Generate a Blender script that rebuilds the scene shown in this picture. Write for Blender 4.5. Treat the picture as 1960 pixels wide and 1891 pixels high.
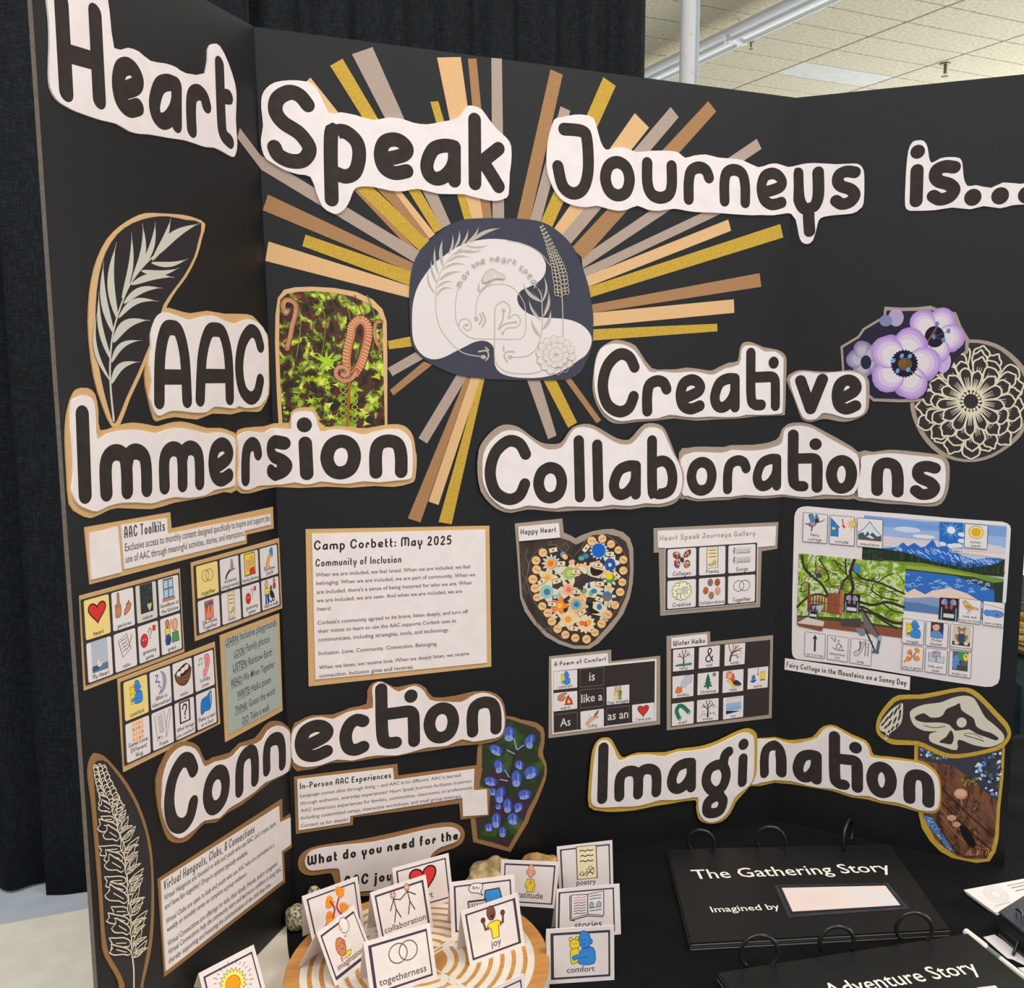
import bpy, math, random
from math import pi, sin, cos, radians as rad
from mathutils import Vector, Matrix, Euler, noise
from mathutils.geometry import tessellate_polygon

for _o in list(bpy.data.objects): bpy.data.objects.remove(_o, do_unlink=True)
SC = bpy.context.scene
COL = SC.collection
TZ = 0.74            # table top height
# ------------------------------------------------------------------ camera
F = 1728.217
CAM = Vector((-0.08319, -0.94807, 0.58549 + TZ))
CROT = Euler((1.440951, 0.000917, -0.346454), 'XYZ')
cd = bpy.data.cameras.new('camera'); cam = bpy.data.objects.new('camera', cd); COL.objects.link(cam)
cam.location = CAM; cam.rotation_euler = CROT
cd.sensor_fit = 'HORIZONTAL'; cd.sensor_width = 36.0; cd.lens = F * 36.0 / 1960.0; cd.clip_start = 0.01
SC.camera = cam
CM = CROT.to_matrix()
# ------------------------------------------------------------------ light
vs = SC.view_settings
vs.view_transform = 'Standard'; vs.look = 'None'; vs.gamma = 1.0; vs.exposure = -0.30; vs.use_curve_mapping = False
wd = bpy.data.worlds.new('room_light'); SC.world = wd; wd.use_nodes = True
wb = wd.node_tree.nodes['Background']; wb.inputs[0].default_value = (0.93, 0.96, 1.0, 1); wb.inputs[1].default_value = 0.40
def area(name, loc, size, sy, power, col, target):
    l = bpy.data.lights.new(name, 'AREA'); l.shape = 'RECTANGLE'; l.size = size; l.size_y = sy; l.energy = power; l.color = col
    o = bpy.data.objects.new(name, l); COL.objects.link(o); o.location = loc
    o.rotation_euler = (Vector(target) - Vector(loc)).to_track_quat('-Z', 'Y').to_euler()
    return o
area('ceiling_lamp_row', (0.5, -1.6, 4.0), 4.0, 1.2, 105, (1.0, 0.93, 0.85), (0.4, 0, 1.0))
area('ceiling_lamp_row_side', (2.2, -1.5, 4.0), 2.5, 0.6, 44, (1.0, 0.90, 0.80), (0.5, 0, 1.0))
area('front_fill', (1.9, -4.5, 2.3), 3.0, 1.8, 42, (0.95, 0.96, 1.0), (0.0, 0, 1.2))  # added frontal fill to light the board evenly; no window stands here
area('left_front_fill', (-2.4, -3.9, 2.4), 2.6, 1.8, 34, (1.0, 0.97, 0.98), (0.6, 0, 1.25))  # fill light added at left front to brighten the right wing, not a window
area('left_top_fill', (-2.0, -0.7, 4.1), 2.6, 0.6, 75, (0.86, 0.93, 1.0), (-0.6, 0.0, 0.7))  # added overhead fill, lightens the left table and floor; no fixture of the room
area('ceiling_fill', (12.6, 5.0, 2.0), 14.0, 3.2, 1250, (0.95, 0.97, 1.0), (3.0, 5.0, 3.6))  # big side light added to brighten the ceiling; no known windows there

# ------------------------------------------------------------------ helpers
def lin(c):
    c = c / 255.0
    return c / 12.92 if c <= 0.04045 else ((c + 0.055) / 1.055) ** 2.4
KA = 1.12
def alb(c): return tuple(min(0.9, lin(x) * KA) for x in c)
MATS = {}
def mat(c, rough=0.72, spec=0.2, k=None):
    key = (c, rough, spec)
    if key in MATS: return MATS[key]
    m = bpy.data.materials.new('paint'); m.use_nodes = True
    b = m.node_tree.nodes['Principled BSDF']
    b.inputs['Base Color'].default_value = (*alb(c), 1); b.inputs['Roughness'].default_value = rough
    b.inputs['Specular IOR Level'].default_value = spec
    MATS[key] = m; return m
def nmat(name, c1, c2, scale=200, rough=0.85, bump=0.0, spec=0.2, stretch=(1, 1, 1), detail=3, bscale=None, lo=0.35, hi=0.65, sheen=0, metal=0):
    m = bpy.data.materials.new(name); m.use_nodes = True; nt = m.node_tree; b = nt.nodes['Principled BSDF']
    tc = nt.nodes.new('ShaderNodeTexCoord'); mp = nt.nodes.new('ShaderNodeMapping'); mp.inputs['Scale'].default_value = stretch
    n = nt.nodes.new('ShaderNodeTexNoise'); n.inputs['Scale'].default_value = scale; n.inputs['Detail'].default_value = detail
    r = nt.nodes.new('ShaderNodeValToRGB'); r.color_ramp.elements[0].position = lo; r.color_ramp.elements[1].position = hi
    r.color_ramp.elements[0].color = (*alb(c1), 1); r.color_ramp.elements[1].color = (*alb(c2), 1)
    nt.links.new(tc.outputs['Object'], mp.inputs[0]); nt.links.new(mp.outputs[0], n.inputs['Vector'])
    nt.links.new(n.outputs[0], r.inputs[0]); nt.links.new(r.outputs[0], b.inputs['Base Color'])
    b.inputs['Roughness'].default_value = rough; b.inputs['Specular IOR Level'].default_value = spec; b.inputs['Metallic'].default_value = metal
    if sheen: b.inputs['Sheen Weight'].default_value = sheen
    if bump:
        n2 = n
        if bscale:
            n2 = nt.nodes.new('ShaderNodeTexNoise'); n2.inputs['Scale'].default_value = bscale; nt.links.new(mp.outputs[0], n2.inputs['Vector'])
        bp = nt.nodes.new('ShaderNodeBump'); bp.inputs['Strength'].default_value = 1.0; bp.inputs['Distance'].default_value = bump
        nt.links.new(n2.outputs[0], bp.inputs['Height']); nt.links.new(bp.outputs[0], b.inputs['Normal'])
    return m
def ramp_mat(name, stops, scale, detail=4, rough=0.5, stretch=(1, 1, 1), rot=(0, 0, 0), dist=0.0):
    m = bpy.data.materials.new(name); m.use_nodes = True; nt = m.node_tree; b = nt.nodes['Principled BSDF']
    tc = nt.nodes.new('ShaderNodeTexCoord'); mp = nt.nodes.new('ShaderNodeMapping'); mp.inputs['Scale'].default_value = stretch; mp.inputs['Rotation'].default_value = rot
    n = nt.nodes.new('ShaderNodeTexNoise'); n.inputs['Scale'].default_value = scale; n.inputs['Detail'].default_value = detail; n.inputs['Distortion'].default_value = dist
    r = nt.nodes.new('ShaderNodeValToRGB'); cr = r.color_ramp
    while len(cr.elements) < len(stops): cr.elements.new(0.5)
    for e, (p, c) in zip(cr.elements, stops): e.position = p; e.color = (*alb(c), 1)
    nt.links.new(tc.outputs['Object'], mp.inputs[0]); nt.links.new(mp.outputs[0], n.inputs['Vector'])
    nt.links.new(n.outputs[0], r.inputs[0]); nt.links.new(r.outputs[0], b.inputs['Base Color'])
    b.inputs['Roughness'].default_value = rough; b.inputs['Specular IOR Level'].default_value = 0.3
    return m
WHITE = nmat('white_paper', (222, 213, 210), (228, 219, 216), 60, 0.8, 0.0006, bscale=14)
TAN = nmat('tan_card', (196, 158, 108), (204, 167, 118), 900, 0.85)
TAUPE = nmat('taupe_card', (152, 137, 122), (164, 148, 133), 900, 0.85)
BROWN = nmat('brown_card', (140, 104, 66), (150, 113, 74), 900, 0.85)
GOLD = nmat('gold_card', (178, 144, 50), (196, 162, 66), 500, 0.7)
PEACH = nmat('peach_card', (208, 167, 120), (214, 175, 128), 900, 0.85)
STRIPB = nmat('brown_strip', (156, 116, 79), (164, 125, 87), 900, 0.85)
STRIPT = nmat('taupe_strip', (162, 144, 131), (172, 154, 141), 900, 0.85)
BLACKP = nmat('black_print', (46, 40, 37), (53, 46, 43), 120, 0.7)
INK = (46, 40, 38); DK = (40, 36, 37); W_ = (224, 216, 214); GRY = (80, 74, 72)

def tagobj(o, label=None, cat=None, group=None, kind=None):
    if label: o['label'] = label
    if cat: o['category'] = cat
    if group: o['group'] = group
    if kind: o['kind'] = kind
    return o
def empty(name, loc=(0, 0, 0), label=None, cat=None, group=None, rz=0):
    o = bpy.data.objects.new(name, None); COL.objects.link(o); o.location = loc; o.rotation_euler = (0, 0, rz); o.empty_display_size = 0.02
    return tagobj(o, label, cat, group)
def link(name, me, parent=None):
    o = bpy.data.objects.new(name, me); COL.objects.link(o)
    if parent is not None:
        o.parent = parent; o.matrix_parent_inverse = parent_inv(parent)
    return o
def parent_inv(p):
    m = Matrix.LocRotScale(p.location, p.rotation_euler, p.scale)
    if p.parent: m = parent_mat(p.parent) @ p.matrix_parent_inverse @ m
    return m.inverted()
def parent_mat(p):
    m = Matrix.LocRotScale(p.location, p.rotation_euler, p.scale)
    if p.parent: m = parent_mat(p.parent) @ p.matrix_parent_inverse @ m
    return m
def meshobj(name, verts, faces, mats, fm=None, parent=None, smooth=False):
    me = bpy.data.meshes.new(name); me.from_pydata([tuple(v) for v in verts], [], faces)
    for m in (mats if isinstance(mats, (list, tuple)) else [mats]): me.materials.append(m)
    if fm: me.polygons.foreach_set('material_index', fm)
    if smooth: me.polygons.foreach_set('use_smooth', [True] * len(me.polygons))
    me.update()
    return link(name, me, parent)

# ------------------------------------------------------------------ pixels and surfaces
def pray(x, y): return CM @ Vector(((x - 980) / F, -(y - 945.5) / F, -1.0))
def onz(x, y, z):
    d = pray(x, y); return CAM + d * ((z - CAM.z) / d.z)
def onplane(x, y, p, n):
    d = pray(x, y); return CAM + d * ((p - CAM).dot(n) / d.dot(n))
def proj(P):
    q = CM.transposed() @ (Vector(P) - CAM); return (980 + F * q.x / -q.z, 945.5 - F * q.y / -q.z)
CR = {'0': (0, 0, 1), 'A': (0, 0, 3.5), 'B': (440, 0, 3.5), 'C': (960, 0, 3.5), 'D': (1400, 0, 3.5), 'E': (0, 390, 3.1), 'F': (480, 390, 3.7692), 'G': (760, 400, 4.9),
      'H': (1120, 400, 4.4545), 'I': (1480, 560, 4.0833), 'J': (400, 740, 3.92), 'K': (900, 780, 3.92), 'L': (1300, 780, 3.5), 'M': (140, 960, 4.6667),
      'N': (140, 1060, 7.2727), 'O': (350, 1020, 8.595), 'P': (220, 1220, 7.2714), 'Q': (410, 1170, 7.5667), 'R': (570, 990, 5.0256), 'S': (970, 980, 7.0038),
      'T': (1240, 990, 7.5385), 'U': (1040, 1230, 8.1667), 'V': (1260, 1190, 8.1667), 'W': (1490, 950, 8.1667), 'X': (1700, 960, 7.5385), 'Y': (1490, 1130, 7.84),
      'Z': (1700, 1130, 7.5385), 'a': (290, 1290, 2.7606), 'b': (1110, 1380, 4.5581), 'c': (1400, 1290, 3.5), 'd': (880, 1360, 6.755), 'e': (550, 1450, 4.9),
      'f': (290, 1520, 5.0964), 'g': (100, 1430, 4.1), '3': (360, 1700, 5.4444), '1': (530, 1600, 5.6), '2': (840, 1590, 5.1579), '4': (1240, 1560, 3.2667), '5': (1700, 1620, 6.9769)}
def px(cr, x, y):
    o = CR[cr]; return (o[0] + x / o[2], o[1] + y / o[2])

class Board:
    """unfolded coordinates (u,v) over the three panels; h is the distance in front of the card"""
    def __init__(s):
        Y = Vector((0, 1, 0)); O = Vector((0, 0, TZ))
        lt = onplane(486, 51, O, Y); lb = onplane(567, 1748, O, Y); rt = onplane(1524, 187, O, Y); rb = onplane(1478.7, 1572, O, Y)
        lb = lt + (lb - lt) * ((lt.z - TZ) / (lt.z - lb.z)); rb = rt + (rb - rt) * ((rt.z - TZ) / (rt.z - rb.z))
        s.lt, s.lb, s.rt, s.rb = lt, lb, rt, rb
        tl, tr = 0.91209, 0.80283
        s.reg = {}
        s.reg['c'] = (Vector((0, 0, TZ)), Vector((1, 0, 0)), Vector((0, 0, 1)), Vector((0, -1, 0)), (Vector((0, 0)), Vector((1, 0)), Vector((0, 1))))
        # side panels
        for k, b, t, dr in (('l', lb, lt, Vector((-cos(tl), -sin(tl), 0))), ('r', rb, rt, Vector((cos(tr), -sin(tr), 0)))):
            f = (t - b).normalized(); a = (dr - f * dr.dot(f)).normalized()
            n = a.cross(f); n = n if n.dot(CAM - b) > 0 else -n
            f2 = Vector((f.x, f.z)); a2 = Vector((-f2.y, f2.x)) if k == 'l' else Vector((f2.y, -f2.x))
            s.reg[k] = (b, a, f, n, (Vector((b.x, b.z - TZ)), a2, f2))
    def side(s, uv):
        if s._sd(uv, s.lb, s.lt) > 1e-9: return 'l'
        if s._sd(uv, s.rb, s.rt) < -1e-9: return 'r'
        return 'c'
    def _sd(s, uv, b, t):   # >0 : left of the line bottom->top
        return (t.x - b.x) * (uv[1] + TZ - b.z) - (t.z - b.z) * (uv[0] - b.x)
    def from_px(s, x, y, h=0.0):
        for k in 'clr':
            o, a, f, n, (o2, a2, f2) = s.reg[k]
            if pray(x, y).dot(n) > -1e-6: continue
            if (k == 'l' and x > 980) or (k == 'r' and x < 980): continue
            P = onplane(x, y, o + n * h, n) - n * h
            d = P - o; uv = o2 + a2 * d.dot(a) + f2 * d.dot(f)
            if s.side(uv) == k: return uv
        # behind the corner at this offset: clamp to the centre plane
        o, a, f, n, (o2, a2, f2) = s.reg['c']; P = onplane(x, y, o + n * h, n); d = P - o
        return o2 + a2 * d.dot(a) + f2 * d.dot(f)
    def to3(s, uv, h, k=None):
        k = k or s.side(uv); o, a, f, n, (o2, a2, f2) = s.reg[k]
        d = Vector(uv) - o2; return o + a * d.dot(a2) + f * d.dot(f2) + n * h
    def split(s, poly):
        """split a convex uv polygon at both fold lines"""
        out = [poly]
        for b, t in ((s.lb, s.lt), (s.rb, s.rt)):
            nx = []
            for p in out:
                sd = [s._sd(q, b, t) for q in p]
                if min(sd) > -1e-12 or max(sd) < 1e-12: nx.append(p); continue
                A, B = [], []
                for i in range(len(p)):
                    q, r = p[i], p[(i + 1) % len(p)]; x, y = sd[i], sd[(i + 1) % len(p)]
                    if x >= 0: A.append(q)
                    if x <= 0: B.append(q)
                    if x * y < 0:
                        m = Vector(q) + (Vector(r) - Vector(q)) * (x / (x - y)); A.append(m); B.append(m)
                for z in (A, B):
                    if len(z) > 2: nx.append(z)
            out = nx
        return out
BD = Board()

class Flat:
    """a planar surface given by origin, two axes (metres) and the normal towards the viewer"""
    def __init__(s, o, a, b, n=None):
        s.o = Vector(o); s.a = Vector(a).normalized(); b = Vector(b); s.b = (b - s.a * b.dot(s.a)).normalized()
        s.n = Vector(n).normalized() if n is not None else s.a.cross(s.b)
    def from_px(s, x, y, h=0.0):
        P = onplane(x, y, s.o + s.n * h, s.n) - s.o; return Vector((P.dot(s.a), P.dot(s.b)))
    def side(s, uv): return 'c'
    def to3(s, uv, h, k=None): return s.o + s.a * uv[0] + s.b * uv[1] + s.n * h
    def split(s, poly): return [poly]

def crom(pts, n=5, closed=False):
    pts = [Vector(p) for p in pts]; m = len(pts)
    if m < 3: return pts
    out = []
    rng = range(m if closed else m - 1)
    for i in rng:
        if closed: p0, p1, p2, p3 = pts[(i - 1) % m], pts[i], pts[(i + 1) % m], pts[(i + 2) % m]
        else: p0, p1, p2, p3 = pts[max(i - 1, 0)], pts[i], pts[i + 1], pts[min(i + 2, m - 1)]
        for j in range(n):
            t = j / n
            out.append(0.5 * ((2 * p1) + (p2 - p0) * t + (2 * p0 - 5 * p1 + 4 * p2 - p3) * t * t + (3 * p1 - p0 - 3 * p2 + p3) * t ** 3))
    if not closed: out.append(pts[-1])
    return out

class Acc:
    """collects flat shapes on a surface and links them as ONE mesh object"""
    def __init__(s, surf, h): s.surf = surf; s.h = h; s.v = []; s.f = []; s.fm = []; s.m = []; s.step = 0.0000025
    def mi(s, m):
        if isinstance(m, tuple): m = mat(m)
        if m not in s.m: s.m.append(m)
        return s.m.index(m)
    def face(s, uvs, m, h):
        for p in s.surf.split(uvs):
            c = sum((Vector(q) for q in p), Vector((0, 0))) / len(p); k = s.surf.side(c)
            i = len(s.v); s.v += [s.surf.to3(q, h, k) for q in p]; s.f.append(tuple(range(i, i + len(p)))); s.fm.append(m)
    def quads(s, qs, m):
        m = s.mi(m); s.h += s.step
        for q in qs: s.face([Vector(x) for x in q], m, s.h)
    def poly(s, uvs, m):
        m = s.mi(m); s.h += s.step; uvs = [Vector(u) for u in uvs]
        if len(uvs) == 3 : s.face(uvs, m, s.h); return
        for t in tessellate_polygon([[Vector((u.x, u.y, 0)) for u in uvs]]): s.face([uvs[i] for i in t], m, s.h)
    def slab(s, uvs, m, h0, h1):
        m = s.mi(m); uvs = [Vector(u) for u in uvs]; s.h = h1
        for t in tessellate_polygon([[Vector((u.x, u.y, 0)) for u in uvs]]): s.face([uvs[i] for i in t], m, h1)
        for i in range(len(uvs)):
            a, b = uvs[i], uvs[(i + 1) % len(uvs)]; k = s.surf.side((a + b) / 2)
            j = len(s.v); s.v += [s.surf.to3(a, h0, k), s.surf.to3(b, h0, k), s.surf.to3(b, h1, k), s.surf.to3(a, h1, k)]
            s.f.append((j, j + 1, j + 2, j + 3)); s.fm.append(m)
    def stroke(s, uvs, w, m, closed=False, taper=None, cap=True):
        if not closed and taper is None:
            q = [Vector(u) for u in uvs]; cut = None
            for i in range(1, len(q) - 1):
                a, b = q[i] - q[i - 1], q[i + 1] - q[i]
                if a.length > w * .3 and b.length > w * .3 and a.normalized().dot(b.normalized()) < .35: cut = i; break
            if cut: s.stroke(q[:cut + 1], w, m); s.stroke(q[cut:], w, m); return
        m = s.mi(m); s.h += s.step; p = [Vector(uvs[0])]
        for u in uvs[1:]:
            if (Vector(u) - p[-1]).length > w * 0.04: p.append(Vector(u))
        n = len(p)
        if n < 2: return
        L, R = [], []
        for i in range(n):
            if closed: a, b = p[(i - 1) % n], p[(i + 1) % n]
            else: a, b = p[max(i - 1, 0)], p[min(i + 1, n - 1)]
            t = (b - a); t = t.normalized() if t.length > 1e-12 else Vector((1, 0)); nn = Vector((-t.y, t.x))
            r = w / 2 * (taper(i / (n - 1)) if taper else 1)
            if 0 < i < n - 1 or closed:
                t1 = (p[i] - p[i - 1]); t2 = (p[(i + 1) % n] - p[i])
                if t1.length > 1e-12 and t2.length > 1e-12:
                    cs = t1.normalized().dot(t2.normalized()); r2 = r / max(0.75, math.sqrt(max(0.0, (1 + cs) / 2)))
                    if cs < 0.5: s.fan(p[i], r, m)
                    r = r2
            l_, r_ = p[i] + nn * r, p[i] - nn * r
            if i and L:
                dd = p[i] - p[i - 1]
                if (l_ - L[-1]).dot(dd) < 0: l_ = L[-1].copy()
                if (r_ - R[-1]).dot(dd) < 0: r_ = R[-1].copy()
            L.append(l_); R.append(r_)
        rs = max(s.step * .85, .000006) / n
        for i in range(n if closed else n - 1):
            j = (i + 1) % n; s.face([L[i], R[i], R[j], L[j]], m, s.h + rs * i)
        if not closed and cap:
            for (c, q, sg) in ((p[0], p[1], 1), (p[-1], p[-2], 1)):
                d = (c - q).normalized(); r = w / 2 * (taper(0 if c == p[0] else 1) if taper else 1)
                if r < 1e-5: continue
                nn = Vector((-d.y, d.x)); ns = 3 if w < 0.0015 else 8
                s.face([c + nn * r * cos(a) + d * r * sin(a) for a in [pi * k / ns for k in range(ns + 1)]], m, s.h)
    def fan(s, c, r, m, ry=None, n=12):
        s.face([c + Vector((cos(2 * pi * k / n) * r, sin(2 * pi * k / n) * (ry or r))) for k in range(n)], m, s.h)
    def build(s, name, parent=None, label=None, kind=None):
        if not s.f: return None
        o = meshobj(name, s.v, s.f, s.m, s.fm, parent); return tagobj(o, label, kind=kind)

class Cv:
    """a drawing frame: local coordinates -> surface coordinates, into an Acc"""
    def __init__(s, acc, f): s.a = acc; s.f = f
    def pxc(acc, cr): return Cv(acc, lambda p: acc.surf.from_px(*px(cr, p[0], p[1]), acc.h))
    def quad(s, q):
        """unit frame (x right, y up) from corners TL,TR,BR,BL in local coordinates"""
        TL, TR, BR, BL = [Vector(s.f(p)) for p in q]
        return Cv(s.a, lambda p: (BL * (1 - p[0]) + BR * p[0]) * (1 - p[1]) + (TL * (1 - p[0]) + TR * p[0]) * p[1])
    def box(s, x0, y0, x1, y1): return Cv(s.a, lambda p: s.f((x0 + (x1 - x0) * p[0], y0 + (y1 - y0) * p[1])))
    def fit(s, asp=1.0, x0=0, y0=0, x1=1, y1=1, k=1.0):
        """largest metric frame of aspect asp (w/h) centred in the box"""
        c = Vector(s.f(((x0 + x1) / 2, (y0 + y1) / 2))); ex = Vector(s.f((x1, (y0 + y1) / 2))) - Vector(s.f((x0, (y0 + y1) / 2))); ey = Vector(s.f(((x0 + x1) / 2, y1))) - Vector(s.f(((x0 + x1) / 2, y0)))
        w, h = ex.length, ey.length; H = min(h, w / asp) * k; W = H * asp; ex = ex / w * W; ey = ey / h * H
        return Cv(s.a, lambda p: c + ex * (p[0] - 0.5) + ey * (p[1] - 0.5))
    def sc(s, at=(0.5, 0.5)):
        a = Vector(s.f(at)); b = Vector(s.f((at[0] + .01, at[1]))); c = Vector(s.f((at[0], at[1] + .01))); return ((b - a).length + (c - a).length) * 50
    def poly(s, pts, col, sm=0): 
        if sm: pts = crom(pts, sm, True)
        s.a.poly([s.f(p) for p in pts], col)
    def line(s, pts, w, col, sm=0, closed=False, abs=False, taper=None):
        if sm: pts = crom(pts, sm, closed)
        s.a.stroke([s.f(p) for p in pts], w if abs else w * s.sc(pts[0]), col, closed, taper)
    def ell(s, c, rx, ry, col, rot=0, n=18, ol=0, olc=DK):
        P = [(c[0] + rx * cos(t) * cos(rot) - ry * sin(t) * sin(rot), c[1] + rx * cos(t) * sin(rot) + ry * sin(t) * cos(rot)) for t in [2 * pi * k / n for k in range(n)]]
        if col: s.poly(P, col)
        if ol: s.line(P, ol, olc, closed=True)
    def shape(s, pts, col, ol=0.03, olc=DK, sm=3):
        s.poly(pts, col, sm); s.line(pts, ol, olc, sm, True)
    def rect(s, x0, y0, x1, y1, col, ol=0, olc=DK):
        P = [(x0, y0), (x1, y0), (x1, y1), (x0, y1)]
        if col: s.poly(P, col)
        if ol: s.line(P, ol, olc, closed=True)

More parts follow.
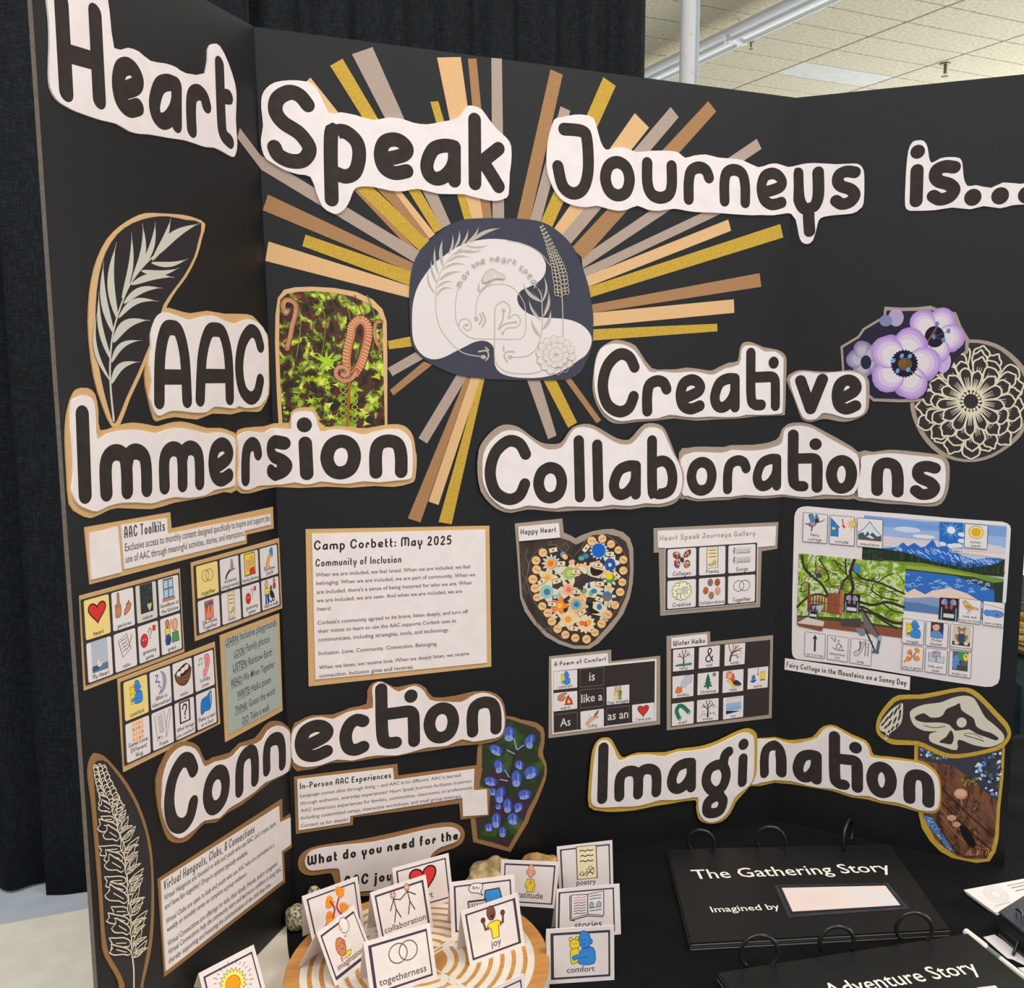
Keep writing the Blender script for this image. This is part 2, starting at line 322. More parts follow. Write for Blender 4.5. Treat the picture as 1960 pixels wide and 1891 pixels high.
# ------------------------------------------------------------------ lettering
# hand-lettered alphabet: width, bottom, top (x-height = 1), skeleton strokes in a unit box; '.'-strokes are dots
G = {
 'a': (.82, 0, 1, [[(1, 1), (.62, 1), (.22, .84), (0, .42), (.06, .12), (.3, 0), (.6, .08), (.88, .34), (1, .6)], [(1, 1), (1, 0)]]),
 'b': (.82, 0, 1.6, [[(0, 1), (0, .12), (.12, .02), (.5, 0), (.88, .08), (1, .3), (.85, .53), (.5, .62), (.05, .56)]]),
 'c': (.75, 0, 1, [[(1, .92), (.6, 1), (.2, .85), (0, .5), (.15, .12), (.55, 0), (1, .06)]]),
 'd': (.82, 0, 1.6, [[(1, 1), (1, 0)], [(1, .5), (.6, .62), (.15, .55), (0, .3), (.15, .05), (.5, 0), (.85, .1), (1, .3)]]),
 'e': (.84, 0, 1, [[(.04, .36), (.5, .46), (.9, .6), (1, .78), (.8, .96), (.48, 1), (.14, .86), (0, .5), (.12, .14), (.5, 0), (.98, .1)]]),
 'f': (.55, 0, 1.65, [[(1, .95), (.6, 1), (.3, .85), (.3, .4), (.3, 0)], [(0, .55), (.9, .58)]]),
 'g': (.82, -.6, 1, [[(1, 1), (.5, 1), (0, .75), (.1, .42), (.5, .38), (1, .6)], [(1, 1), (1, .15), (.7, 0), (.1, .04)]]),
 'h': (.8, 0, 1.6, [[(0, 1), (0, 0)], [(0, .42), (.25, .6), (.6, .63), (.95, .5), (1, .3), (1, 0)]]),
 'i': (.26, 0, 1.55, [[(.5, .6), (.5, 0)], '.', (.5, .96)]),
 'j': (.45, -.55, 1.5, [[(.8, .74), (.8, .15), (.5, .02), (0, 0)], '.', (.8, .98)]),
 'k': (.75, 0, 1.6, [[(0, 1), (0, 0)], [(1, .6), (.08, .28)], [(.32, .38), (1, 0)]]),
 'l': (.26, 0, 1.6, [[(.5, 1), (.5, 0)]]),
 'm': (1.3, 0, 1, [[(0, 0), (0, .62), (.08, .9), (.26, 1), (.44, .9), (.5, .62), (.5, 0)], [(.5, .62), (.58, .92), (.76, 1), (.94, .88), (1, .6), (1, 0)]]),
 'n': (.8, 0, 1, [[(0, 0), (0, .55), (.12, .88), (.48, 1), (.86, .9), (1, .55), (1, 0)]]),
 'o': (.85, 0, 1, [[(.5, 1), (.14, .85), (0, .48), (.16, .12), (.5, 0), (.86, .14), (1, .52), (.86, .87), (.5, 1)]]),
 'p': (.82, -.6, 1, [[(0, 0), (0, .9), (.2, .99), (.55, 1), (.92, .88), (1, .68), (.85, .45), (.5, .36), (.06, .4)]]),
 'q': (.82, -.6, 1, [[(1, 0), (1, 1), (.5, 1), (.08, .88), (0, .65), (.2, .4), (.6, .38), (1, .5)]]),
 'r': (.6, 0, 1, [[(0, 0), (0, .5), (.12, .86), (.5, 1), (.85, .93), (1, .72)]]),
 's': (.7, 0, 1, [[(.95, .95), (.5, 1), (.12, .92), (.05, .72), (.25, .56), (.75, .44), (1, .26), (.8, .06), (.35, 0), (0, .12)]]),
 't': (.5, 0, 1.5, [[(.15, 1), (.15, .3), (.3, .08), (.95, 0)], [(.15, .58), (1, .6)]]),
 'u': (.8, 0, 1, [[(0, 1), (0, .42), (.15, .1), (.5, 0), (.86, .12), (1, .42), (1, 1)]]),
 'v': (.8, 0, 1, [[(0, 1), (.46, .02), (1, 1)]]),
 'w': (1.15, 0, 1, [[(0, 1), (.25, .02), (.5, .75), (.75, .02), (1, 1)]]),
 'x': (.75, 0, 1, [[(0, 1), (1, 0)], [(1, 1), (0, 0)]]),
 'y': (.8, -.6, 1, [[(0, 1), (.05, .7), (.3, .5), (.55, .46)], [(1, 1), (.9, .62), (.5, .42), (.42, 0)]]),
 'z': (.7, 0, 1, [[(0, 1), (1, 1), (0, 0), (1, 0)]]),
 'A': (.95, 0, 1.6, [[(0, 0), (.06, .6), (.25, .94), (.5, 1), (.75, .94), (.94, .6), (1, 0)], [(.02, .33), (.98, .33)]]),
 'B': (.9, 0, 1.6, [[(0, 0), (0, 1), (.6, 1), (.9, .78), (.5, .55), (.05, .52)], [(.5, .55), (1, .35), (.8, .03), (0, 0)]]),
 'C': (1.05, 0, 1.6, [[(1, .78), (.82, .96), (.5, 1), (.14, .8), (0, .46), (.14, .14), (.5, 0), (.82, .06), (.98, .26)]]),
 'D': (.95, 0, 1.6, [[(0, 0), (0, 1), (.55, .97), (.95, .7), (1, .4), (.7, .05), (0, 0)]]),
 'E': (.8, 0, 1.6, [[(1, 1), (0, 1), (0, 0), (1, 0)], [(0, .52), (.85, .52)]]),
 'F': (.8, 0, 1.6, [[(1, 1), (0, 1), (0, 0)], [(0, .52), (.8, .55)]]),
 'G': (1.05, 0, 1.6, [[(.95, .82), (.5, 1), (.1, .78), (0, .4), (.3, .03), (.75, .03), (1, .2), (1, .42), (.55, .42)]]),
 'H': (1.0, 0, 1.6, [[(0, 1), (0, 0)], [(1, 1), (1, 0)], [(0, .44), (1, .44)]]),
 'I': (.28, 0, 1.6, [[(.5, 1), (.5, 0)]]),
 'J': (.9, 0, 1.6, [[(.2, .99), (.8, .99), (.96, .86), (1, .4), (.84, .1), (.5, 0), (.16, .1), (0, .4)]]),
 'L': (.75, 0, 1.6, [[(0, 1), (0, .05), (1, 0)]]),
 'M': (1.35, 0, 1.6, [[(0, 0), (0, .75), (.1, .97), (.26, 1), (.42, .95), (.5, .7), (.5, .1)], [(.5, .7), (.6, .97), (.76, 1), (.94, .9), (1, .7), (1, 0)]]),
 'P': (.85, 0, 1.6, [[(0, 0), (0, .98), (.6, 1), (1, .78), (.7, .5), (.05, .45)]]),
 'R': (.9, 0, 1.6, [[(0, 0), (0, .98), (.6, 1), (.98, .78), (.7, .5), (.05, .48)], [(.45, .48), (1, 0)]]),
 'S': (.95, 0, 1.6, [[(.95, .86), (.72, .98), (.42, 1), (.1, .88), (.04, .7), (.25, .55), (.72, .42), (1, .22), (.82, .04), (.45, 0), (.12, .06), (0, .17)]]),
 'T': (.9, 0, 1.6, [[(0, 1), (1, 1)], [(.5, 1), (.5, 0)]]),
 'V': (.95, 0, 1.6, [[(0, 1), (.48, .02), (1, 1)]]),
 'W': (1.35, 0, 1.6, [[(0, 1), (0, .25), (.12, .03), (.3, .02), (.5, .25), (.5, .9)], [(.5, .25), (.7, .02), (.88, .03), (1, .25), (1, 1)]]),
 'Z': (.8, 0, 1.6, [[(0, 1), (1, 1), (0, 0), (1, 0)]]),
 'Y': (.85, -.6, 1, [[(0, 1), (.02, .6), (.2, .42), (.5, .36)], [(1, 1), (.98, .62), (.8, .44), (.5, .36), (.5, 0)]]),
 '@': (.9, 0, 1.55, [[(0, 1), (0, .2), (.14, .04), (.42, .02)], [(0, .545), (.5, .55), (.84, .55), (.97, .5), (1, .38), (1, 0)], '.', (.93, .82)]),
 '8': (1, -.75, 1.3, [[(.45, .8), (.12, .73), (0, .56), (.14, .42), (.42, .36), (.72, .44), (.85, .62), (.72, .77), (.45, .8)], [(.72, .77), (.8, .94), (.96, 1)], [(.5, .36), (.6, .26), (.72, .18), (.6, .04), (.3, 0), (.04, .04), (.06, .18), (.3, .26), (.6, .28)]]),
 '2': (.8, 0, 1.6, [[(.05, .8), (.4, 1), (.9, .85), (.85, .55), (0, 0), (1, 0)]]),
 '0': (.85, 0, 1.6, [[(.5, 1), (.1, .8), (0, .45), (.2, .06), (.5, 0), (.85, .1), (1, .5), (.85, .9), (.5, 1)]]),
 '5': (.8, 0, 1.6, [[(.95, 1), (.15, 1), (.05, .55), (.6, .62), (1, .35), (.7, .03), (0, .03)]]),
 '?': (.7, 0, 1.6, [[(0, .85), (.4, 1), (.95, .85), (.8, .55), (.5, .4), (.5, .25)], '.', (.5, .03)]),
 '!': (.26, 0, 1.6, [[(.5, 1), (.5, .3)], '.', (.5, .02)]),
 ':': (.26, 0, 1, ['.', (.5, .85), '.', (.5, .08)]),
 '.': (.26, 0, .3, ['.', (.5, .3)]),
 ',': (.26, -.25, .25, [[(.7, 1), (.2, 0)]]),
 '-': (.6, .4, .6, [[(0, .5), (1, .5)]]),
 "'": (.2, 1.2, 1.6, [[(.5, 1), (.5, 0)]]),
 '&': (1.0, 0, 1.6, [[(1, .02), (.25, .7), (.3, .95), (.6, 1), (.8, .82), (.6, .62), (.1, .38), (.05, .1), (.4, 0), (.75, .12), (1, .42)]]),
}
def glyph(cv, ch, w, col, dot=None, big=False):
    """draw glyph ch; cv maps its skeleton box [0,1]^2; w = stroke width in metres"""
    st = G[ch][3]; i = 0
    while i < len(st):
        if st[i] == '.':
            p = Vector(cv.f(st[i + 1])); n = 16 if big else 8; r = dot or w * .62
            m = cv.a.mi(col); cv.a.h += cv.a.step; cv.a.fan(p, r, m, n=n); i += 2; continue
        P = st[i]
        cl_ = len(P) > 2 and (Vector(P[0]) - Vector(P[-1])).length < 1e-4
        if cl_: P = crom(P[:-1], 6 if big else 3, True)
        elif len(P) > 2 and ch not in 'EFHLTvVwxzZ': P = crom(P, 6 if big else 3)
        if cl_: cv.line(P, w, col, abs=True, closed=True)
        else: cv.line(P, w, col, abs=True)
        i += 1
def letter(acc, cr, ch, BL, BR, TL, w, col=None):
    """one big letter from three corners of its ink box in the crop; w metres"""
    f = lambda p: acc.surf.from_px(*px(cr, *p), acc.h)
    a, b, c = f(BL), f(BR), f(TL); ex, ey = b - a, c - a; lx, ly = ex.length, ey.length
    rx = min(w / 2 / lx, .5); ry = min(w / 2 / ly, .5)
    fm = lambda p: a + ex * (rx + (1 - 2 * rx) * p[0]) + ey * (ry + (1 - 2 * ry) * p[1])
    acc.step = .00002
    glyph(Cv(acc, fm), ch, w, col or BLACKP, dot=w * .56, big=True)
def hand(cv, txt, p0, p1, w=.17, hgt=None, col=INK, sp=.28, x0=None):
    """hand-lettered text from p0 to p1 (baseline, local coords); hgt = x-height in local units along local up; else uniform"""
    tot = 0
    for ch in txt: tot += (.55 if ch == ' ' else G[ch][0] + sp)
    w *= 1.3; tot -= sp; a = Vector(cv.f(p0)); b = Vector(cv.f(p1)); L = (b - a).length; s = L / tot; ex = (b - a) / L; ey = Vector((-ex.y, ex.x))
    chk = Vector(cv.f((p0[0], p0[1] + (p1[0] - p0[0]) * .01)));
    sy = s if hgt is None else hgt
    if cv.a.surf is not None and getattr(cv, 'flip', False): ey = -ey
    x = 0.0; W = w * min(s, sy) if hgt is None else w * (s + sy) / 2
    for ch in txt:
        if ch == ' ': x += .55; continue
        g = G[ch]; o = a + ex * (x * s) + ey * (g[1] * sy); gw = g[0] * s; gh = (g[2] - g[1]) * sy; r = W / 2
        f = lambda p, o=o, gw=gw, gh=gh: o + ex * (r + (gw - 2 * r) * p[0]) + ey * (r + (gh - 2 * r) * p[1])
        glyph(Cv(cv.a, f), ch, W, col); x += g[0] + sp
_fc = {}
def typeset(txt, bold=0, shear=0):
    k = (txt, bold, shear)
    if k in _fc: return _fc[k]
    c = bpy.data.curves.new('t', 'FONT'); c.body = txt; c.size = 1; c.resolution_u = 2; c.offset = bold; c.shear = shear; c.fill_mode = 'FRONT'
    o = bpy.data.objects.new('t', c); me = o.to_mesh()
    vs_ = [(v.co.x, v.co.y) for v in me.vertices]; fs = [tuple(p.vertices) for p in me.polygons]
    x0 = min(v[0] for v in vs_); x1 = max(v[0] for v in vs_); o.to_mesh_clear()
    bpy.data.objects.remove(o); bpy.data.curves.remove(c)
    _fc[k] = ([(x - x0, y) for x, y in vs_], fs, x1 - x0); return _fc[k]
def body(cv, txt, p0, p1, hs=1.0, col=GRY, bold=0.006, shear=0, width=None):
    """printed text stretched from p0 to p1 along the baseline"""
    v, fs, L = typeset(txt, bold, shear); a = Vector(cv.f(p0)); b = Vector(cv.f(p1)); ex = (b - a); s = ex.length / L; ex.normalize(); ey = Vector((-ex.y, ex.x))
    P = [a + ex * (x * s) + ey * (y * s * hs) for x, y in v]; m = cv.a.mi(col); cv.a.h += cv.a.step
    for f in fs: cv.a.face([P[i] for i in f], m, cv.a.h)
def outline(surf, segs, h, sm=3):
    """segs: crop letter followed by points"""
    P = []; cr = '0'
    for s in segs:
        if isinstance(s, str): cr = s
        else: P.append(surf.from_px(*px(cr, *s), h))
    return crom(P, sm, True) if sm else P
def gpts(cr, s):
    """compact trace: crop + 'x,y x,y ...'"""
    out = [cr]
    for t in s.split():
        if t.isalpha() or len(t) == 1: out.append(t)
        else: x, y = t.split(','); out.append((float(x), float(y)))
    return out
# ------------------------------------------------------------------ room shell
def boxv(x0, y0, z0, x1, y1, z1):
    return ([(x0, y0, z0), (x1, y0, z0), (x1, y1, z0), (x0, y1, z0), (x0, y0, z1), (x1, y0, z1), (x1, y1, z1), (x0, y1, z1)],
            [(0, 3, 2, 1), (4, 5, 6, 7), (0, 1, 5, 4), (1, 2, 6, 5), (2, 3, 7, 6), (3, 0, 4, 7)])
def join(parts):
    v, f = [], []
    for a, b in parts:
        n = len(v); v += a; f += [tuple(i + n for i in q) for q in b]
    return v, f
def cyl(p0, p1, r0, r1=None, n=16, caps=True):
    p0, p1 = Vector(p0), Vector(p1); d = (p1 - p0).normalized(); a = d.orthogonal().normalized(); b = d.cross(a); r1 = r0 if r1 is None else r1
    v = [tuple(p0 + (a * cos(2 * pi * k / n) + b * sin(2 * pi * k / n)) * r0) for k in range(n)] + [tuple(p1 + (a * cos(2 * pi * k / n) + b * sin(2 * pi * k / n)) * r1) for k in range(n)]
    f = [(k, (k + 1) % n, n + (k + 1) % n, n + k) for k in range(n)]
    if caps: f += [tuple(range(n))[::-1], tuple(range(n, 2 * n))]
    return v, f
def tube(path, r, n=8, closed=False):
    path = [Vector(p) for p in path]; v, f = [], []; m = len(path); up = None
    for i, p in enumerate(path):
        t = (path[(i + 1) % m] - path[i - 1]) if closed else (path[min(i + 1, m - 1)] - path[max(i - 1, 0)]); t.normalize()
        a = t.orthogonal().normalized() if up is None else (up - t * up.dot(t)).normalized(); up = a; b = t.cross(a)
        rr = r(i / (m - 1)) if callable(r) else r
        v += [tuple(p + (a * cos(2 * pi * k / n) + b * sin(2 * pi * k / n)) * rr) for k in range(n)]
    for i in range(m if closed else m - 1):
        j = (i + 1) % m
        f += [(i * n + k, i * n + (k + 1) % n, j * n + (k + 1) % n, j * n + k) for k in range(n)]
    if not closed: f += [tuple(range(n))[::-1], tuple(range((m - 1) * n, m * n))]
    return v, f
M_floor = nmat('polished_concrete', (176, 186, 196), (205, 212, 220), 3, 0.5, 0.0, detail=6)
fl = meshobj('floor', *boxv(-5, -5, -0.1, 13, 13, 0), M_floor); fl['kind'] = 'structure'
HC = TZ + 0.585 + 3.15
M_tile = nmat('mineral_fibre_tile', (186, 176, 150), (208, 198, 172), 28, 0.95, 0.002, bscale=60, detail=8)
M_tile2 = nmat('smooth_ceiling_panel', (196, 194, 186), (206, 204, 196), 9, 0.8)
M_grid = mat((120, 112, 92))
cl = meshobj('ceiling', *boxv(-5, -5, HC + 0.02, 13, 13, HC + 0.12), M_grid); cl['kind'] = 'structure'
# measured grid of the suspended ceiling (two directions of the tile rows)
def cpt(x, y): p = onz(*px('D', x, y), HC); return Vector((p.x, p.y))
n0 = (cpt(1170, 150) + cpt(925, 245) - (cpt(925, 245) - cpt(1170, 150))) / 2
n0 = cpt(1170, 150)
ua = ((cpt(1830, 275) - cpt(1170, 150)) + (cpt(1320, 443) - cpt(690, 340)) + (cpt(1090, 520) - cpt(490, 412))) / 3
ub = ((cpt(490, 412) - cpt(1170, 150)) + (cpt(1090, 520) - cpt(1830, 275))) / 6
random.seed(4)
tile_me = {}
def ctile(i, j):
    c = n0 + ua * (i + .5) + ub * (j + .5); g = 0.008
    key = 1 if (i, j) in ((0, 3),) else 0
    if key not in tile_me:
        a, b = ua * (.5 - g / ua.length), ub * (.5 - g / ub.length); e = 0.006; a2, b2 = ua * (.5 - (g + e) / ua.length), ub * (.5 - (g + e) / ub.length)
        v = [(*(sx * a + sy * b), 0.018) for sx, sy in ((-1, -1), (1, -1), (1, 1), (-1, 1))] + [(*(sx * a + sy * b), 0.003) for sx, sy in ((-1, -1), (1, -1), (1, 1), (-1, 1))] + [(*(sx * a2 + sy * b2), 0) for sx, sy in ((-1, -1), (1, -1), (1, 1), (-1, 1))]
        f = [(8, 11, 10, 9)] + [(k, (k + 1) % 4, 4 + (k + 1) % 4, 4 + k) for k in range(4)] + [(4 + k, 4 + (k + 1) % 4, 8 + (k + 1) % 4, 8 + k) for k in range(4)]
        me = bpy.data.meshes.new('ceiling_tile'); me.from_pydata(v, [], f); me.materials.append(M_tile2 if key else M_tile); tile_me[key] = me
    o = link('ceiling_tile', tile_me[key], cl); o.location = (c.x, c.y, HC)
for i in range(-4, 7):
    for j in range(-8, 16):
        P = [proj(Vector((*(n0 + ua * (i + s) + ub * (j + t)), HC))) for s in (0, 1) for t in (0, 1)]
        ctile(i, j)
wb_ = meshobj('wall_back', *boxv(-5, 13, 0, 13, 13.1, HC + .02), mat((200, 205, 196))); wb_['kind'] = 'structure'
# fluorescent strip fixture
M_metal = nmat('white_enamel', (232, 234, 232), (240, 242, 240), 8, 0.4, spec=0.5)
M_tube = mat((236, 236, 228), 0.3, 0.5)
zf = HC - 0.16
f0 = onz(*px('C', 970, 530), zf); f1 = onz(*px('C', 1960, 62), zf); fd = (f1 - f0).normalized(); fs_ = fd.cross(Vector((0, 0, 1)))
fx = empty('fluorescent_light', (f0 + f1) / 2, 'long white fluorescent strip fixture hanging under the tiled ceiling behind the pole', 'ceiling light')
def beam(a, b, w, h, off=(0, 0), ends=0.0):
    a = a + fs_ * off[0] + Vector((0, 0, off[1])); b = b + fs_ * off[0] + Vector((0, 0, off[1])); v = []
    for p in (a, b):
        for sx, sz in ((-1, -1), (1, -1), (1, 1), (-1, 1)): v.append(tuple(p + fs_ * sx * w / 2 + Vector((0, 0, sz * h / 2))))
    return v, [(0, 1, 2, 3), (7, 6, 5, 4), (0, 4, 5, 1), (1, 5, 6, 2), (2, 6, 7, 3), (3, 7, 4, 0)]
fa = f0 - fd * 1.2; fb = f1 + fd * 1.6
meshobj('housing', *beam(fa, fb, 0.10, 0.075, (0, .05)), M_metal, parent=fx)
meshobj('reflector', *join([beam(fa, fb, 0.11, 0.008, (-.1, .0)), beam(fa, fb, 0.11, 0.008, (.1, .0))]), M_metal, parent=fx)
for sx in (-.075, .075):
    for k in range(6):
        a = fa + fd * (k * 1.25 + .04) + fs_ * sx - Vector((0, 0, .04)); b = a + fd * 1.17
        t = meshobj('tube', *cyl(a, b, 0.019, n=10), M_tube, parent=fx)
for k in range(7):
    p = fa + fd * (0.4 + k * 1.05) + fs_ * -.055
    meshobj('hanger_clip', *join([cyl(p + Vector((0, 0, .05)), p + Vector((0, 0, .155)), .012, n=6)]), M_metal, parent=fx)
for k in range(1, 6):
    p = fa + fd * (k * 1.25)
    meshobj('lamp_holder', *beam(p, p + fd * .04, 0.2, 0.06, (0, -.03)), M_metal, parent=fx)
# white pole
M_pole = nmat('chipped_white_paint', (238, 236, 232), (206, 176, 150), 14, 0.5, lo=.62, hi=.78, detail=8, spec=.4)
pc = CAM + pray(1317, 100).normalized() * 4.6
tops = onz(1317, 100, 0)
pol = empty('support_pole', (pc.x, pc.y, 0), 'round white painted steel support pole with chipped paint behind the board', 'pole')
v, f = cyl((pc.x, pc.y, 0), (pc.x, pc.y, HC), .037, n=24); meshobj('shaft', v, f, M_pole, parent=pol, smooth=False)
v, f = cyl((pc.x + .028, pc.y - .03, 0), (pc.x + .028, pc.y - .03, HC - .2), .009, n=8); meshobj('conduit', v, f, mat((190, 200, 210)), parent=pol)
# sprinklers
for (cr, x, y, lab, s) in (('D', 1435, 425, 'small bronze ceiling sprinkler above the right panel of the board', 1.0), ('D', 132, 275, 'tiny bronze ceiling sprinkler just beside the fluorescent strip', .55)):
    p = onz(*px(cr, x, y), HC); sp = empty('sprinkler', p, lab, 'sprinkler')
    mb = mat((110, 100, 72), .4, .5)
    meshobj('escutcheon', *cyl(p - Vector((0, 0, .012)), p, .05 * s, n=12), mb, parent=sp)
    meshobj('stem', *cyl(p - Vector((0, 0, .1 * s)), p, .016 * s, n=8), mb, parent=sp)
    meshobj('deflector', *cyl(p - Vector((0, 0, .135 * s)), p - Vector((0, 0, .125 * s)), .035 * s, n=10), mb, parent=sp)
# ------------------------------------------------------------------ pipe and drape
def drape_mat():
    m = bpy.data.materials.new('black_slub_cloth'); m.use_nodes = True; nt = m.node_tree; b = nt.nodes['Principled BSDF']
    tc = nt.nodes.new('ShaderNodeTexCoord'); outs = []
    for sc in ((60, 60, 330), (330, 330, 40)):
        mp = nt.nodes.new('ShaderNodeMapping'); mp.inputs['Scale'].default_value = sc; n = nt.nodes.new('ShaderNodeTexNoise'); n.inputs['Scale'].default_value = 1.0; n.inputs['Detail'].default_value = 3
        nt.links.new(tc.outputs['Object'], mp.inputs[0]); nt.links.new(mp.outputs[0], n.inputs['Vector']); outs.append(n)
    mx = nt.nodes.new('ShaderNodeMath'); mx.operation = 'MULTIPLY'; nt.links.new(outs[0].outputs[0], mx.inputs[0]); nt.links.new(outs[1].outputs[0], mx.inputs[1])
    r = nt.nodes.new('ShaderNodeValToRGB'); r.color_ramp.elements[0].position = .16; r.color_ramp.elements[1].position = .42
    r.color_ramp.elements[0].color = (*alb((4, 6, 7)), 1); r.color_ramp.elements[1].color = (*alb((29, 37, 43)), 1)
    nt.links.new(mx.outputs[0], r.inputs[0]); nt.links.new(r.outputs[0], b.inputs['Base Color'])
    b.inputs['Roughness'].default_value = .8; b.inputs['Specular IOR Level'].default_value = .25
    bp = nt.nodes.new('ShaderNodeBump'); bp.inputs['Distance'].default_value = .002; nt.links.new(mx.outputs[0], bp.inputs['Height']); nt.links.new(bp.outputs[0], b.inputs['Normal'])
    return m
M_drape = drape_mat()
def drape(x0, x1, y, z0, z1, seed, label, amp=.035, pitch=.16):
    rnd = random.Random(seed); nx = int((x1 - x0) / .012) + 2; nz = 14; ph = [rnd.uniform(0, 6.3) for _ in range(4)]
    v, f = [], []
    for j in range(nz + 1):
        t = j / nz; z = z0 + (z1 - z0) * t
        for i in range(nx + 1):
            x = x0 + (x1 - x0) * i / nx; a = amp * (1.0 - .25 * t)
            s = x / pitch * 2 * pi + ph[0] + .8 * sin(x * 5 + ph[1]) + .25 * sin(z * 1.5 + ph[2])
            d = a * (sin(s) + .35 * sin(2.3 * s + ph[3])) * .6
            v.append((x + .006 * sin(z * 3 + ph[2]) * (0 if i in (0, nx) else 1), y + d, z + (.012 * sin(x * 4 + ph[1]) if j == 0 else 0)))
    for j in range(nz):
        for i in range(nx): a = j * (nx + 1) + i; f.append((a, a + 1, a + nx + 2, a + nx + 1))
    o = meshobj('black_drape', v, f, M_drape, smooth=True)
    md = o.modifiers.new('thick', 'SOLIDIFY'); md.thickness = .003
    return tagobj(o, label, 'drape', 'black drapes of the booth backdrop')
drape(-1.9, -0.47, 1.57, 0.01, 2.75, 1, 'dark black slub drape hanging farthest left behind the board edge', .05, .22)
drape(-0.475, 0.1045, 1.49, 0.006, 2.75, 2, 'narrow black drape hanging close beside the board, left of the white gap', .03, .3)
drape(0.1165, 1.235, 1.56, 0.01, 2.75, 7, 'wide black pleated drape above the centre of the board, ending before the ceiling view', .035, .145)
pp = empty('drape_pipe', (0, 1.68, 0), 'metal pipe frame carrying the black drapes', 'pipe')
mp_ = mat((180, 184, 188), .35, .5)
meshobj('crossbar', *cyl((-1.9, 1.66, 2.745), (1.25, 1.66, 2.745), .019, n=12), mp_, parent=pp)
for x in (-1.93, 0.121, 1.2): meshobj('upright', *join([cyl((x, 1.70, 0), (x, 1.70, 2.75), .02, n=12), boxv(x - .2, 1.63, 0.0, x + .2, 1.95, .006)]), mp_, parent=pp)

# ------------------------------------------------------------------ tables
M_wood_white = nmat('cream_vinyl_tabletop', (214, 206, 190), (222, 215, 200), 40, 0.6, 0.0004, bscale=300, detail=6, spec=.3)
tb = empty('folding_table', (0.3, -0.3, 0), 'long cream topped folding table under the black cloth and display board', 'table')
def rbox(x0, y0, x1, y1, z0, z1, bev=.006):
    v, f = boxv(x0, y0, z0, x1, y1, z1); return v, f
o = meshobj('tabletop', *boxv(-1.25, -.66, TZ - .045, 1.27, .098, TZ - .0006), M_wood_white, parent=tb); md = o.modifiers.new('bevel', 'BEVEL'); md.width = .008; md.segments = 3
for x in (-1.05, 1.1):
    for y in (-.6, .02): meshobj('leg', *cyl((x, y, 0), (x, y, TZ - .045), .016, n=12), mat((120, 122, 125), .4, .5), parent=tb)
M_cloth = nmat('black_tablecloth', (10, 10, 12), (15, 16, 18), 30, 0.9, 0.0006, bscale=260, detail=4, spec=.15)
def cloth():
    e0 = onz(562, 1773, TZ); e1 = onz(567.5, 1800, TZ)
    xl = lambda y: e0.x + (y - .098) * .05 + .002 * sin(y * 30)
    v, f = [], []; nx, ny = 70, 60; ys = [.104 - .90 * j / (ny - 12) for j in range(ny - 11)]
    rows = []
    for k in range(8, 0, -1): rows.append((.104 + .004, TZ - .03 * k - .02 * k))
    rows += [(y, TZ) for y in ys if y > -.665]
    for k in range(1, 12): rows.append((-.668, TZ - .045 * k))
    for (y, z) in rows:
        for i in range(nx + 1):
            t = i / nx; x = xl(y) + (1.28 - xl(y)) * t
            zz = 0
            if z == TZ:
                q = noise.noise(Vector((x * 7, y * 7, 3))); r = noise.noise(Vector((x * 3 + 4, y * 9, 8)))
                zz = .0012 * max(0, q) + .0045 * max(0, 1 - abs(r) * 9) * (1 if x > .45 else .25) + .0006
                zz *= min(1, max(.15, (x - xl(y)) * 8)); 
                if y > -.05 and x < .75: zz = min(zz, .0008)
                if x < .42: zz = min(zz, .0007)
            v.append((x, y + (0 if z == TZ else .008 * sin(x * 30)), z + zz))
    n = nx + 1
    for j in range(len(rows) - 1):
        for i in range(nx): a = j * n + i; f.append((a, a + n, a + n + 1, a + 1))
    # right drop
    b0 = len(v); last = [j for j, (y, z) in enumerate(rows) if z == TZ]
    for k in range(0, 12):
        for j in last: y = rows[j][0]; v.append((1.282 + .008 * sin(y * 40 + k * .1) * min(1, k), y, TZ + .0006 - .045 * k))
    m = len(last)
    for k in range(11):
        for j in range(m - 1): a = b0 + k * m + j; f.append((a, a + m, a + m + 1, a + 1))
    o = meshobj('tablecloth', v, f, M_cloth, smooth=True)
    return tagobj(o, 'black cloth covering the right part of the table under cards and books', 'tablecloth')
cloth()
# neighbouring draped table with greenery, seen past the right edge of the board
nt_ = empty('side_table', (1.85, .55, 0), 'second table in dark teal black cloth just past the right edge of the board', 'table')
meshobj('tabletop', *boxv(1.40, .3, TZ - .04, 2.9, 1.0, TZ - .002), M_wood_white, parent=nt_)
M_cl2 = nmat('teal_black_cloth', (26, 38, 42), (36, 50, 54), 20, .85, .0006, bscale=200)
v, f = [], []
N = 60
for r_, z in ((0, TZ), (.012, TZ - .004), (.02, TZ - .2), (.03, TZ - .45), (.035, .03)):
    for i in range(N):
        t = i / N * 4
        s = int(t); u = t - s; c = [(1.4, .3), (2.9, .3), (2.9, 1.0), (1.4, 1.0)]; a, b = c[s], c[(s + 1) % 4]; nn = [(0, -1), (1, 0), (0, 1), (-1, 0)][s]
        x = a[0] + (b[0] - a[0]) * u; y = a[1] + (b[1] - a[1]) * u; w = r_ + (.012 * sin(i * 2.1) * (r_ > .015))
        v.append((x + nn[0] * w, y + nn[1] * w, z))
for j in range(4):
    for i in range(N): f.append((j * N + i, (j + 1) * N + i, (j + 1) * N + (i + 1) % N, j * N + (i + 1) % N))
f.append(tuple(range(N))); meshobj('cloth_cover', v, f, M_cl2, parent=nt_)
